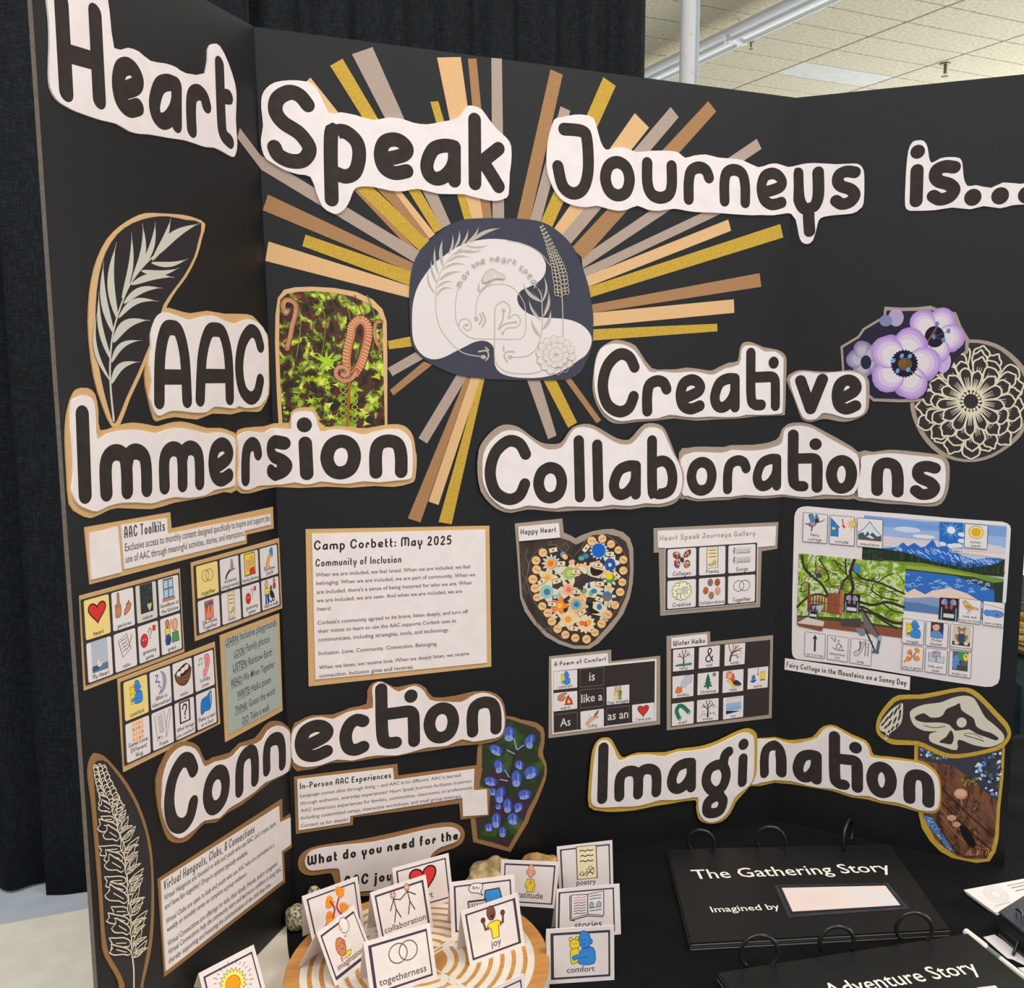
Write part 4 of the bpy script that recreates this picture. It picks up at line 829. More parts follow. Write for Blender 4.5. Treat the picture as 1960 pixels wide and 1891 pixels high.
def bloom(c, R, cols, ang0, n=5, cr=.66, dark=None, sq=1.0, fade=1.0):
    for k in range(n):
        a = ang0 + 2 * pi * k / n + .35; cv.ell((c[0] + cos(a) * R * .62, c[1] + sin(a) * R * .62 * sq), R * .3, R * .3, tuple(int(q * .93) for q in cols[0]))
    for k in range(n):
        a = ang0 + 2 * pi * k / n; d = (cos(a), sin(a) * sq)
        for s, col in zip((1, .9, .78, .62), cols):
            P = [(c[0] + (d[0] * R * (.56 - (1 - s) * .4) + (cos(t) * R * .46 * s) * d[0] - sin(t) * R * .44 * s * -d[1]), c[1] + (d[1] * R * (.56 - (1 - s) * .4) + (cos(t) * R * .46 * s) * d[1] + sin(t) * R * .44 * s * -d[0])) for t in [2 * pi * i / 16 for i in range(16)]]
            cv.poly(P, col)
        for j in (-.35, -.12, .12, .35):
            b = a + j * .8; cv.line([(c[0] + cos(b) * R * .34, c[1] + sin(b) * R * .34 * sq), (c[0] + cos(b) * R * .7, c[1] + sin(b) * R * .7 * sq)], 2.4, (196, 186, 190))
CL4 = [(168, 136, 192), (184, 156, 202), (200, 182, 206), (212, 202, 204)]; CD = [(128, 116, 146), (144, 130, 158), (156, 146, 170), (170, 164, 174)]
bloom((722, 522), 150, CD, .6); cv.ell((725, 545), 42, 55, (34, 34, 60)); cv.ell((960, 195), 60, 70, (168, 150, 178)); cv.ell((880, 220), 50, 45, (120, 124, 160))
cv.poly([(1300, 430), (1385, 500), (1370, 600), (1300, 620)], (190, 160, 205), 3)
bloom((1262, 330), 235, CL4, -1.1, sq=.95); cv.ell((1262, 345), 78, 84, (30, 22, 40))
cv.line([(1200, 395), (1290, 250)], 10, (140, 80, 60)); 
for p in ((1255, 345), (1330, 370), (1370, 300), (1280, 245)): cv.line([(1262, 345), p], 4, (70, 90, 110)); cv.ell(p, 16, 20, (84, 122, 178))
bloom((1025, 555), 285, CL4, -1.3)
cv.ell((1025, 555), 98, 102, (28, 20, 36), n=30)
for k in range(26): a = 2 * pi * k / 26; cv.ell((1025 + 98 * cos(a), 555 + 100 * sin(a)), 10, 10, (28, 20, 36), n=6)
cv.ell((1030, 560), 56, 50, (92, 76, 40)); cv.ell((1010, 550), 34, 34, (110, 84, 44))
for p in ((1005, 495), (1068, 497), (940, 532), (972, 612), (1055, 602)): cv.ell(p, 15, 20, (106, 146, 204), rot=.5)
cv.line([(1055, 602), (1100, 630), (1165, 668)], 6, (110, 130, 140))
ac.build('photo_print', r)
r = cutout('cutout_word', "taupe backed white cutout letters 've' on the right wing", 'paper cutout', [
 ('backing', T('I', '115,680 150,625 220,605 330,615 480,618 600,605 690,628 740,670 752,740 745,900 700,965 600,1005 520,1008 430,990 370,990 300,1012 240,1000 205,950 160,820'), TAUPE, .0, .0024, 2),
 ('paper', T('I', '130,680 165,640 230,618 300,625 380,635 460,625 560,618 640,625 700,655 722,700 725,800 722,900 700,950 640,975 560,978 480,955 420,942 380,945 340,985 280,995 230,970 190,880 150,770'), WHITE, .0024, .0038, 2)], 'cutout words')
word(r, 'I', [('v', (170, 962), (428, 950), (170, 648)), ('e', (457, 960), (692, 948), (455, 650))], WS * .95, .0039)
for lab, bk_, wh, ls, h0 in (
 ("taupe backed white cutout letters 'orati' joined with 'o', crossing the right fold", T('L', '0,305 60,272 150,262 300,265 350,252 500,250 620,230 670,200 690,150 730,110 800,100 880,112 1000,175 1100,230 1200,300 1218,400 1215,520 1175,610 1080,612 980,612 850,615 700,598 560,610 430,602 330,618 220,622 120,628 40,610 0,590'),
  T('L', '10,355 70,310 150,298 290,305 360,285 450,290 560,285 640,265 690,240 705,160 740,130 820,122 900,145 1000,205 1100,260 1190,315 1205,380 1205,500 1170,575 1100,590 970,583 870,600 760,592 690,582 560,592 440,585 350,598 250,600 130,612 60,590 15,570'),
  ('L', [('o', (50, 595), (250, 588), (50, 332)), ('r', (293, 583), (477, 575), (295, 322)), ('a', (493, 564), (683, 556), (493, 315)), ('@', (727, 567), (960, 572), (728, 147)), ('o', (982, 578), (1192, 578), (982, 320))]), 0),
 ("taupe backed white cutout letters 'Collab' on the centre panel", T('K', '60,360 80,280 150,190 220,140 290,127 370,150 450,210 530,262 620,275 680,265 720,215 770,150 860,122 930,135 1020,185 1100,230 1190,243 1250,180 1310,125 1380,118 1440,140 1480,200 1540,355 1590,450 1605,530 1590,630 1570,680 1520,725 1420,748 1320,745 1200,765 1080,760 960,772 800,772 660,782 540,772 430,765 310,790 230,775 160,730 80,630 55,480'),
  T('K', '92,470 100,350 150,260 240,185 320,172 390,190 470,250 550,305 620,318 690,300 730,240 760,190 800,155 860,148 930,165 1010,215 1090,262 1160,280 1220,270 1270,215 1320,160 1370,148 1440,170 1480,250 1530,360 1570,430 1590,500 1590,590 1570,650 1530,690 1440,720 1370,722 1310,718 1200,738 1060,730 980,745 850,745 720,742 640,758 560,750 440,735 380,750 300,765 230,740 150,670 100,570'),
  ('K', [('C', (108, 736), (455, 728), (107, 208)), ('o', (473, 724), (727, 716), (472, 410)), ('l', (790, 714), (860, 711), (778, 208)), ('l', (928, 709), (997, 705), (917, 240)), ('a', (1042, 697), (1280, 690), (1042, 400)), ('b', (1330, 690), (1555, 684), (1327, 207))]), .0026),
 ("taupe backed white cutout letters 'ns' ending the long heading on the right wing", T('L', '1198,300 1300,298 1400,283 1520,290 1700,310 1770,325 1805,365 1813,420 1805,540 1775,620 1730,658 1640,662 1520,650 1380,645 1260,628 1175,612 1195,500'),
  T('L', '1222,330 1300,318 1400,308 1500,315 1650,330 1710,335 1760,355 1783,400 1785,500 1770,580 1740,620 1690,638 1600,640 1510,630 1420,622 1290,608 1200,598 1203,500 1218,400'),
  ('L', [('n', (1287, 590), (1503, 606), (1287, 328)), ('s', (1540, 612), (1742, 628), (1560, 350))]), .0)):
    r = cutout('cutout_word', lab, 'paper cutout', [('backing', bk_, TAUPE, h0, h0 + .0012, 2), ('paper', wh, WHITE, h0 + .0012, h0 + .0026, 2)], 'cutout words')
    word(r, ls[0], ls[1], WS * .93, h0 + .0027)
# the emblem
r = cutout('emblem_cutout', 'rounded navy paper emblem with white shape and plant line art, centre of the sunburst', 'paper cutout', [
 ('navy_paper', T('G', '115,900 120,700 150,530 210,400 310,290 430,195 560,115 700,90 900,85 1100,90 1250,100 1370,125 1480,185 1580,270 1660,370 1710,480 1750,580 1790,700 1820,850 1840,1000 1840,1120 1835,1250 1810,1350 1770,1440 1720,1530 1620,1590 1480,1605 1200,1605 900,1595 700,1580 540,1550 440,1510 300,1440 200,1360 140,1280 125,1150'), mat((62, 64, 76)), .0006, .0014, 2),
 ('white_print', T('G', '140,1030 150,880 190,740 260,620 350,510 440,440 540,370 660,315 780,290 900,280 1030,290 1150,320 1270,370 1350,430 1390,500 1395,560 1380,620 1330,680 1240,730 1170,760 1130,810 1130,860 1150,910 1200,960 1280,1000 1380,1020 1500,1025 1620,1040 1720,1080 1790,1140 1825,1210 1815,1290 1770,1370 1700,1420 1600,1490 1480,1550 1350,1580 1200,1585 1060,1570 960,1530 915,1450 915,1350 900,1290 860,1250 800,1235 720,1250 640,1290 540,1340 440,1390 350,1410 270,1390 200,1330 150,1220'), mat((216, 208, 204)), .0014, .00145, 3)])
ac = Acc(BD, .0015); cv = Cv.pxc(ac, 'G'); g1 = (178, 170, 156)
leafy(cv, [(800, 1385), (650, 1360), (550, 1300), (450, 1190), (390, 1080), (365, 950), (365, 800), (380, 680), (430, 550), (520, 430), (640, 350), (720, 305)], [
 ((640, 345), (880, 328), 22, .1), ((570, 385), (820, 373), 24, .1), ((520, 430), (770, 408), 26, -.1), ((470, 500), (700, 460), 26, -.15), ((430, 568), (660, 530), 24, -.15), ((395, 670), (615, 590), 32, -.12), ((375, 742), (540, 682), 22, -.15), ((368, 825), (540, 752), 24, -.25),
 ((700, 300), (975, 178), 36, -.08), ((650, 320), (770, 160), 26, .1), ((590, 355), (668, 183), 24, .1), ((535, 372), (583, 190), 24, .12), ((480, 430), (520, 230), 22, .1), ((430, 540), (430, 275), 34, -.08), ((390, 610), (358, 345), 26, -.08), ((375, 700), (320, 465), 22, -.08), ((360, 800), (298, 545), 20, -.14)], g1, 20, .0012)
for P, w in (([(575, 740), (552, 850), (550, 1020), (580, 1110), (640, 1180), (720, 1215), (900, 1220), (1120, 1222), (1180, 1200), (1205, 1140), (1205, 950), (1180, 860), (1120, 770), (1050, 720), (960, 705), (860, 720), (790, 780), (750, 860), (738, 1000)], 8),
             ([(1350, 1522), (1250, 1545), (1080, 1540), (1000, 1515), (940, 1460), (915, 1380), (915, 1150), (920, 950), (950, 890), (1000, 870), (1045, 900), (1062, 950), (1045, 1025), (1100, 990), (1150, 1020), (1150, 1080), (1110, 1110), (1030, 1120), (990, 1165)], 10),
             ([(1000, 955), (990, 1040), (950, 1130), (1010, 1080), (1110, 1062)], 14), ([(1070, 1390), (1200, 1385), (1280, 1340), (1335, 1250), (1360, 1100), (1360, 900), (1350, 800), (1322, 750)], 10),
             ([(1030, 298), (1150, 318), (1280, 370), (1370, 440), (1420, 510), (1440, 530)], 8), ([(1545, 800), (1553, 950), (1557, 1210)], 10), ([(580, 1110), (590, 1050), (650, 1030), (695, 1080), (680, 1135), (640, 1130), (625, 1095), (655, 1085)], 10)):
    cv.line(P, w, g1, 5)
for c, rx, ry in (((742, 1030), 22, 24), ((1000, 953), 18, 18), ((1110, 1062), 14, 14), ((990, 1168), 14, 14), ((810, 1388), 24, 20), ((1060, 1390), 22, 20), ((655, 1088), 14, 14)): cv.ell(c, rx, ry, g1)
for P in ([(800, 970), (828, 1040), (800, 1105)], [(775, 985), (795, 1035), (770, 1080)], [(765, 1338), (840, 1330), (858, 1380), (835, 1418)], [(830, 1300), (858, 1325)], [(1100, 1340), (1030, 1340), (1005, 1380), (1035, 1435)], [(1000, 1330), (1000, 1290)]): cv.line(P, 15, g1, 4)
for a, b, wd, bd in (((1355, 870), (1172, 678), 34, -.12), ((1355, 880), (1368, 615), 22, .15), ((1372, 1010), (1420, 765), 30, .1), ((1345, 1040), (1235, 840), 24, -.1), ((1368, 1130), (1440, 940), 32, .12), ((1345, 1200), (1258, 1015), 26, -.1)): leafy(cv, [a, ((a[0] + b[0]) / 2, (a[1] + b[1]) / 2)], [(a, b, wd, bd)], g1, 1, .0003)
FC2 = (196, 186, 160)
spine = crom([(1345, 145), (1400, 260), (1455, 400), (1500, 520), (1530, 650), (1545, 790)], 4)
for i, p in enumerate(spine[1:]):
    t = i / len(spine); w = 20 + 62 * min(1, t * 1.5)
    for sx in (-1, -.35, .35, 1):
        c = (p.x + sx * w * .62, p.y - 8 * abs(sx) + 14 * (sx < 0)); cv.ell(c, w * .2, w * .27, (58, 58, 66), rot=sx * .6, n=9, ol=5, olc=FC2)
for k in range(14): petal(cv, (1490, 1370), 2 * pi * k / 14 + .1, 95, 178, 36, 5, (176, 168, 156), (212, 204, 198) if not 0.3 < 2 * pi * k / 14 < 1.6 else None)
for k in range(11): petal(cv, (1490, 1370), 2 * pi * k / 11, 45, 115, 28, 5, (182, 174, 162), (212, 204, 198))
for k in range(9): petal(cv, (1490, 1370), 2 * pi * k / 9, 14, 60, 18, 4, (190, 182, 172), (216, 209, 204))
cv.shape([(800, 660), (830, 600), (890, 560), (940, 590), (1010, 625), (1000, 655), (940, 650), (870, 670), (820, 690)], (200, 192, 182), 8, g1); cv.ell((915, 630), 12, 16, (216, 208, 204)); cv.line([(890, 670), (840, 710), (770, 770), (770, 700)], 8, g1, 3)
cv.flip = False
for ch, x, y in zip('Maytheheartspeak', (590, 630, 665, 718, 762, 808, 895, 945, 1000, 1055, 1105, 1165, 1205, 1245, 1280, 1300), (705, 640, 600, 530, 508, 492, 470, 470, 480, 492, 495, 555, 590, 630, 680, 722)):
    cx, cy = 950, 860; a = math.atan2(y - cy, x - cx) + pi / 2; s = 30
    f = lambda p, x=x, y=y, a=a, s=s, ch=ch: acc_px(x + (p[0] - .5) * s * (1.5 if ch == 'M' else 1) * cos(a) + (p[1] - .5) * s * 1.4 * sin(a), y + (p[0] - .5) * s * (1.5 if ch == 'M' else 1) * sin(a) - (p[1] - .5) * s * 1.4 * cos(a))
    acc_px = lambda X, Y: BD.from_px(*px('G', X, Y), ac.h)
    glyph(Cv(ac, f), ch, .00075, (150, 142, 128) if ch != 'k' or x < 1290 else (205, 200, 188))
ac.build('line_art', r)
# lupine photo
r = cutout('lupine_photo', 'brown edged photo of blue lupine blossoms beside the middle heading', 'photo', [
 ('backing', T('d', '560,60 620,75 700,85 800,120 900,135 1000,160 1080,220 1100,300 1095,420 1075,530 1085,600 1120,680 1128,780 1110,900 1060,1030 1000,1180 930,1320 880,1450 790,1600 655,1830 400,1760 175,1700 150,1500 140,1400 190,1100 215,900 220,650 230,500 240,430 400,300'), BROWN, 0, .0007, 0),
 ('photo', T('d', '560,100 660,115 780,160 880,190 980,220 1040,280 1050,380 1020,500 1010,580 1060,650 1095,720 1090,830 1040,960 970,1120 880,1280 840,1400 740,1570 630,1765 420,1700 232,1655 220,1500 205,1395 225,1100 240,900 290,700 290,500 300,420 420,300'),
  ramp_mat('lupine_photo_print', [(0, (44, 32, 44)), (.42, (64, 46, 54)), (.52, (42, 60, 32)), (.7, (84, 112, 56))], 26, 3, .4), .0007, .0011, 0)])
ac = Acc(BD, .0012); cv = Cv.pxc(ac, 'd')
cv.line([(735, 520), (700, 620), (665, 780), (625, 950), (590, 1100), (570, 1300), (545, 1500), (540, 1700)], 26, (52, 42, 52), 4)
for P in ([(700, 360), (735, 500)], [(850, 430), (745, 505)], [(610, 510), (710, 560)], [(575, 760), (640, 860)], [(520, 890), (620, 910)]): cv.line(P, 14, (150, 160, 200))
for (x, y, sx, sy, a) in ((640, 300, 80, 105, .1), (905, 395, 60, 105, .6), (470, 510, 95, 68, .5), (510, 720, 62, 95, -.5), (400, 915, 92, 62, .2), (770, 700, 62, 60, .5), (735, 880, 70, 115, 0), (925, 800, 100, 85, -.4), (840, 1085, 90, 68, -.2), (520, 1090, 62, 115, .4), (620, 1230, 62, 100, 0), (760, 1250, 68, 62, -.6), (690, 1400, 78, 82, .2), (470, 1420, 62, 105, .2), (380, 1510, 58, 56, 0), (555, 1570, 52, 72, 0), (430, 1050, 48, 52, 0), (500, 1240, 42, 40, 0)):
    cv.ell((x, y), sx, sy, (56, 68, 150), a); cv.ell((x - sx * .1, y - sy * .12), sx * .8, sy * .72, (78, 100, 186), a); cv.ell((x - sx * .05, y + sy * .55), sx * .7, sy * .38, (138, 154, 208), a)
    cv.line([(x - sx * .2, y - sy * .6), (x, y), (x - sx * .1, y + sy * .6)], 7, (50, 58, 160), 3); cv.line([(x + sx * .25, y - sy * .5), (x + sx * .3, y + sy * .4)], 9, (150, 168, 236), 3)
ac.build('photo_print', r)
# connection heading
r = cutout('cutout_word', "brown backed white cutout letters 'Conn' on the left wing", 'paper cutout', [
 ('backing', T('a', '25,560 60,460 100,390 160,358 210,360 250,385 285,460 330,440 420,415 470,365 550,340 590,290 630,252 680,250 715,275 735,300 738,420 733,510 640,565 560,625 480,690 400,735 340,785 280,790 230,840 190,880 140,893 90,875 60,800 35,700'), BROWN, 0, .0014, 2),
 ('paper', T('a', '62,640 65,560 90,470 130,410 180,380 230,395 260,440 285,492 340,465 400,452 440,430 480,385 540,375 590,350 620,300 670,273 710,285 728,330 732,420 728,500 700,530 600,575 550,620 470,675 410,710 360,760 280,775 240,810 190,850 150,868 110,845 80,790 60,710'), WHITE, .0014, .0032, 2)], 'cutout words')
word(r, 'a', [('C', (68, 895), (250, 788), (63, 468)), ('o', (272, 783), (415, 697), (270, 522)), ('n', (443, 668), (567, 580), (443, 420)), ('n', (590, 548), (710, 502), (587, 328))], WS * .95, .0033)
r = cutout('cutout_word', "brown backed white cutout letters 'ection' on the centre panel", 'paper cutout', [
 ('backing', T('a', '742,290 780,250 850,220 960,215 1050,180 1135,160 1140,90 1170,50 1220,40 1280,70 1330,65 1400,52 1450,75 1490,125 1600,118 1700,95 1790,95 1850,130 1872,210 1865,310 1830,350 1740,370 1620,380 1500,402 1400,415 1290,435 1180,445 1060,465 950,470 860,500 800,508 748,495'), BROWN, .0012, .0026, 2),
 ('paper', T('a', '740,320 770,275 830,240 900,228 960,240 1030,205 1100,190 1170,180 1165,90 1180,55 1220,45 1270,75 1310,95 1360,72 1400,65 1440,90 1475,140 1550,148 1640,150 1690,120 1740,102 1790,108 1840,140 1862,200 1865,280 1840,330 1780,345 1700,358 1640,345 1560,380 1460,388 1400,405 1300,430 1200,430 1130,440 1060,458 980,452 900,480 820,492 770,480 742,440'), WHITE, .0026, .004, 2)], 'cutout words')
word(r, 'a', [('e', (757, 482), (962, 448), (755, 260)), ('c', (993, 446), (1152, 420), (992, 224)), ('@', (1190, 412), (1420, 382), (1180, 52)), ('o', (1437, 378), (1625, 355), (1437, 160)), ('n', (1667, 340), (1850, 316), (1663, 130))], WS * .97, .0041)
# imagination heading with mushroom group
r = cutout('log_photo', 'gold edged photo of small mushrooms on a rotten log, lower right wing', 'photo', [
 ('backing', T('c', '1225,470 1225,620 1235,850 1255,940 1275,1030 1330,1120 1400,1190 1500,1245 1620,1268 1730,1255 1770,1190 1790,1100 1800,900 1822,700 1832,480 1600,400 1400,420'), GOLD, 0, .0006, 0),
 ('photo', T('c', '1250,490 1250,700 1262,880 1285,940 1320,1020 1370,1110 1440,1170 1520,1222 1620,1240 1710,1235 1745,1160 1765,1080 1780,880 1800,700 1815,500 1600,430 1400,440'), ramp_mat('log_photo_print', [(0, (34, 22, 22)), (.4, (70, 44, 36)), (.52, (128, 84, 60)), (.62, (60, 38, 32)), (.75, (176, 130, 96))], 24, 6, .4, stretch=(3.0, 3.0, 1.0), rot=(0, .9, .0), dist=.5), .0006, .001, 0)])
ac = Acc(BD, .0011); cv = Cv.pxc(ac, 'c')
random.seed(3)
def speckle(poly, n, cols, s):
    x0 = min(p[0] for p in poly); x1 = max(p[0] for p in poly); y0 = min(p[1] for p in poly); y1 = max(p[1] for p in poly)
    def ins(x, y):
        c = False
        for i in range(len(poly)):
            a, b = poly[i], poly[i - 1]
            if (a[1] > y) != (b[1] > y) and x < (b[0] - a[0]) * (y - a[1]) / (b[1] - a[1]) + a[0]: c = not c
        return c
    k = 0
    for _ in range(n * 4):
        x, y = random.uniform(x0, x1), random.uniform(y0, y1)
        if ins(x, y): cv.ell((x, y), random.uniform(.4, 1) * s, random.uniform(.4, 1) * s, random.choice(cols), rot=random.uniform(0, 3), n=7); k += 1
        if k >= n: return
SK = [(96, 136, 206), (150, 186, 230), (60, 70, 100), (210, 220, 226), (80, 110, 80), (46, 46, 70)]
T1 = [(1255, 500), (1460, 560), (1330, 570), (1260, 540)]; T2 = [(1640, 570), (1812, 520), (1790, 860), (1700, 760), (1620, 640)]; T3 = [(1285, 945), (1345, 960), (1500, 1205), (1430, 1150), (1320, 1015)]
cv.poly([(1255, 500), (1440, 545), (1620, 560), (1812, 505), (1785, 850), (1700, 790), (1600, 690), (1470, 610), (1330, 590), (1255, 560)], (58, 60, 72)); cv.poly(T3, (78, 120, 176))
speckle(T1, 26, SK, 13); speckle(T2, 60, SK, 16); speckle(T3, 40, [(120, 160, 216), (86, 126, 190), (60, 76, 110), (150, 180, 200)], 10)
for k in range(16): x = 1420 + random.uniform(100, 240); y = 640 + random.uniform(40, 110); cv.line([(x, y), (x + random.uniform(-30, 30), y + random.uniform(-20, 20))], 4, (170, 170, 60))
for k in range(9): y = 660 + k * 48; cv.line([(1400, y), (1560, y + 150 + k * 4), (1765 - k * 6, min(y + 330, 1180))], 9, random.choice([(52, 32, 28), (150, 100, 70), (110, 70, 50), (70, 44, 36)]), 4)
cv.poly([(1530, 1010), (1590, 1050), (1640, 1140), (1600, 1160), (1545, 1080)], (26, 18, 18), 3)
cv.ell((1536, 803), 46, 36, (200, 140, 110), .1); cv.ell((1536, 797), 38, 24, (222, 168, 138), .1); cv.line([(1538, 830), (1545, 880)], 6, (190, 140, 110))
cv.ell((1475, 963), 32, 20, (200, 150, 120)); cv.ell((1508, 1008), 28, 18, (196, 146, 116)); cv.line([(1478, 980), (1486, 1000)], 5, (180, 130, 100))
for k in range(30): x = random.uniform(1570, 1730); cv.line([(x, 1180 + random.uniform(-15, 30)), (x + random.uniform(-30, 30), 1215)], 4, random.choice([(206, 160, 110), (170, 116, 80), (120, 76, 54)]))
ac.build('photo_print', r)
r = cutout('mushroom_cutout', 'gold edged black cutout with cream drawn mushroom cap and wing, on the right wing', 'paper cutout', [
 ('backing', T('c', '968,350 985,280 1050,190 1120,142 1250,140 1400,115 1530,92 1620,105 1700,170 1780,255 1850,330 1875,400 1850,460 1790,510 1640,545 1520,565 1420,555 1320,510 1240,478 1100,475 1040,455 980,405'), GOLD, .0006, .0014, 2),
 ('black_paper', T('c', '990,350 1010,290 1070,215 1130,172 1280,166 1420,138 1530,118 1600,130 1680,195 1750,270 1820,345 1850,400 1825,445 1770,485 1640,518 1520,535 1430,525 1340,485 1250,448 1110,440 1050,425 1000,390'), mat((56, 50, 48)), .0014, .0018, 2)])
ac = Acc(BD, .0019); cv = Cv.pxc(ac, 'c'); MC = (206, 198, 178); MB = (56, 50, 48)
cv.poly([(1195, 270), (1215, 235), (1290, 205), (1400, 190), (1480, 160), (1560, 145), (1620, 160), (1655, 210), (1700, 290), (1760, 340), (1820, 400), (1825, 440), (1790, 470), (1720, 490), (1620, 475), (1520, 440), (1510, 510), (1400, 480), (1330, 450), (1330, 400), (1380, 385), (1290, 380), (1220, 340)], MC, 3)
cv.poly([(1230, 285), (1290, 262), (1330, 290), (1390, 290), (1420, 270), (1440, 235), (1500, 210), (1530, 195), (1540, 240), (1590, 275), (1625, 300), (1640, 350), (1690, 380), (1740, 395), (1790, 430), (1770, 445), (1700, 420), (1640, 400), (1590, 370), (1500, 380), (1460, 340), (1390, 325), (1300, 325), (1240, 310)], MB, 2)
cv.ell((1542, 325), 34, 34, MC); cv.poly([(1470, 375), (1490, 420), (1475, 470), (1430, 465), (1390, 455), (1440, 420)], MB, 2)
cv.line([(1290, 345), (1360, 360), (1430, 350)], 5, MB, 3); cv.line([(1560, 410), (1630, 430), (1690, 450)], 6, MB, 3); cv.line([(1560, 400), (1620, 400), (1680, 430)], 4, MB, 3)
W2 = [(1140, 195), (1150, 230), (1140, 320), (1100, 370), (1060, 400), (1040, 440), (1025, 435), (1035, 395), (1000, 380), (990, 350), (1010, 310), (1070, 240)]
cv.poly(W2, MC, 3)
for k, (x, y, l, a) in enumerate(((1125, 220, 22, 1.9), (1100, 250, 30, 2.0), (1070, 275, 30, 2.1), (1040, 305, 28, 2.2), (1015, 335, 20, 2.3), (1125, 290, 26, 1.9), (1095, 310, 28, 2.0), (1060, 330, 26, 2.1), (1035, 355, 18, 2.3), (1110, 345, 20, 2.0), (1080, 365, 20, 2.1), (1055, 385, 12, 2.2), (1130, 255, 18, 1.8), (1042, 415, 10, 2.0))): cv.ell((x, y), l, 6.5, MB, rot=a, n=10)
ac.build('mushroom_print', r)
r = cutout('cutout_word', "gold backed white cutout letters 'nation' bent round the right fold", 'paper cutout', [
 ('backing', T('c', '150,438 165,435 300,427 380,445 450,440 540,425 590,370 640,345 700,350 800,405 900,448 935,500 955,545 1050,555 1200,575 1290,590 1370,650 1400,720 1405,830 1395,900 1350,935 1240,920 1120,885 1000,865 900,838 800,825 680,785 560,765 400,738 280,730 120,752 130,640'), GOLD, .0, .0015, 2),
 ('paper', T('c', '150,452 240,440 310,442 370,465 430,470 500,455 570,430 610,380 650,360 700,368 760,405 820,435 890,465 920,510 935,560 1010,570 1100,580 1220,595 1300,620 1360,670 1390,730 1395,820 1385,890 1350,918 1260,912 1170,880 1100,860 1000,848 920,818 830,815 760,795 680,770 590,762 500,745 400,718 300,712 200,728 130,738 140,640'), WHITE, .0015, .003, 2)], 'cutout words')
word(r, 'c', [('n', (192, 703), (370, 700), (190, 460)), ('a', (410, 712), (605, 748), (410, 488)), ('@', (655, 768), (882, 802), (652, 378)), ('o', (903, 812), (1108, 850), (903, 570)), ('n', (1152, 862), (1360, 905), (1152, 620))], WS * .97, .0031)
r = cutout('cutout_word', "gold backed white cutout letters 'Imagi' on the centre panel", 'paper cutout', [
 ('backing', T('b', '85,480 100,320 125,220 170,160 230,145 275,160 310,220 365,315 420,308 510,278 740,275 860,245 1000,230 1100,210 1210,170 1330,110 1430,70 1490,68 1530,95 1547,140 1545,360 1535,470 1490,560 1410,650 1360,710 1310,810 1240,875 1150,898 1080,885 1035,850 1015,760 1005,690 800,720 640,745 480,778 300,793 180,785 80,750 75,600'), GOLD, .003, .0042, 2),
 ('paper', T('b', '110,480 130,290 160,200 210,170 260,185 300,250 345,345 430,320 520,300 640,300 740,312 850,272 980,262 1130,235 1260,180 1380,120 1450,102 1500,120 1520,170 1522,350 1515,480 1480,560 1380,640 1340,690 1300,780 1240,850 1160,885 1090,870 1045,810 1035,740 1030,665 940,675 820,690 700,690 600,720 480,745 350,748 220,755 140,748 100,710 100,600'), WHITE, .0042, .0056, 2)], 'cutout words')
word(r, 'b', [('I', (148, 727), (240, 722), (160, 188)), ('m', (300, 710), (708, 660), (303, 403)), ('a', (760, 648), (1012, 618), (760, 343)), ('8', (1062, 860), (1345, 825), (1060, 245)), ('i', (1378, 580), (1452, 572), (1392, 148))], WS * .97, .0057)
# lupine drawing, lower left
r = cutout('lupine_cutout', 'tall brown edged black cutout with cream lupine line drawing at lower left', 'paper cutout', [
 ('backing', T('g', '282,190 295,110 325,55 355,48 420,80 520,190 600,300 680,450 740,620 780,800 795,1000 800,1250 790,1480 770,1620 740,1760 715,1860 700,2000 520,2000 530,1880 500,1790 440,1690 400,1590 385,1400 370,1150 350,900 330,650 310,430 290,290'), BROWN, 0, .0012, 2),
 ('black_paper', T('g', '332,190 345,120 380,105 430,120 520,230 600,350 670,490 730,660 765,850 778,1050 775,1300 762,1500 735,1650 710,1780 690,1900 680,2000 590,2000 570,1850 520,1740 470,1660 435,1560 415,1400 400,1150 380,850 355,550 340,350'), mat((50, 46, 46)), .0012, .0018, 2)])
ac = Acc(BD, .0019); cv = Cv.pxc(ac, 'g'); LC2 = (214, 204, 180)
cv.line([(640, 1960), (640, 1750), (625, 1600), (620, 1400), (600, 1200), (580, 950), (540, 720), (500, 560), (450, 400), (400, 260), (370, 150)], 11, LC2, 4)
sp_ = crom([(365, 130), (400, 260), (450, 400), (500, 560), (540, 720), (580, 950), (605, 1200), (620, 1400), (630, 1640)], 5)
def pet(c, L, Wd, a, col=LC2, w=7):
    d = (cos(a), sin(a)); n = (-d[1], d[0]); Q = [(c[0] + d[0] * L * t + n[0] * Wd * k, c[1] + d[1] * L * t + n[1] * Wd * k) for t, k in (((0, .1), (.25, .5), (.7, .62), (1, .72), (.9, .2), (1.02, -.3), (.75, -.55), (.35, -.3), (.1, -.35)) if d[0] < -.4 else ((0, 0), (.3, .55), (.65, .45), (1.12, .02), (.8, -.25), (.5, -.42), (.2, -.3)))]
    cv.poly(Q, (50, 46, 46), 2); cv.line(Q, w, col, 2, True)
    if L > 70: cv.line([(c[0] + d[0] * L * .2, c[1] + d[1] * L * .2), (c[0] + d[0] * L * .7 + n[0] * Wd * .15, c[1] + d[1] * L * .7 + n[1] * Wd * .15)], w * .8, col)
for t in range(1, 13):
    i = int(t * (len(sp_) - 1) / 38); p = sp_[i]
    for sx in (-28, 2, 30): cv.ell((p.x + sx * (1 + t * .09), p.y + (t % 2) * 8 + abs(sx) * .3), 15 + t * .8, 24 + t, (50, 46, 46), rot=sx * .01, n=9, ol=7, olc=LC2)
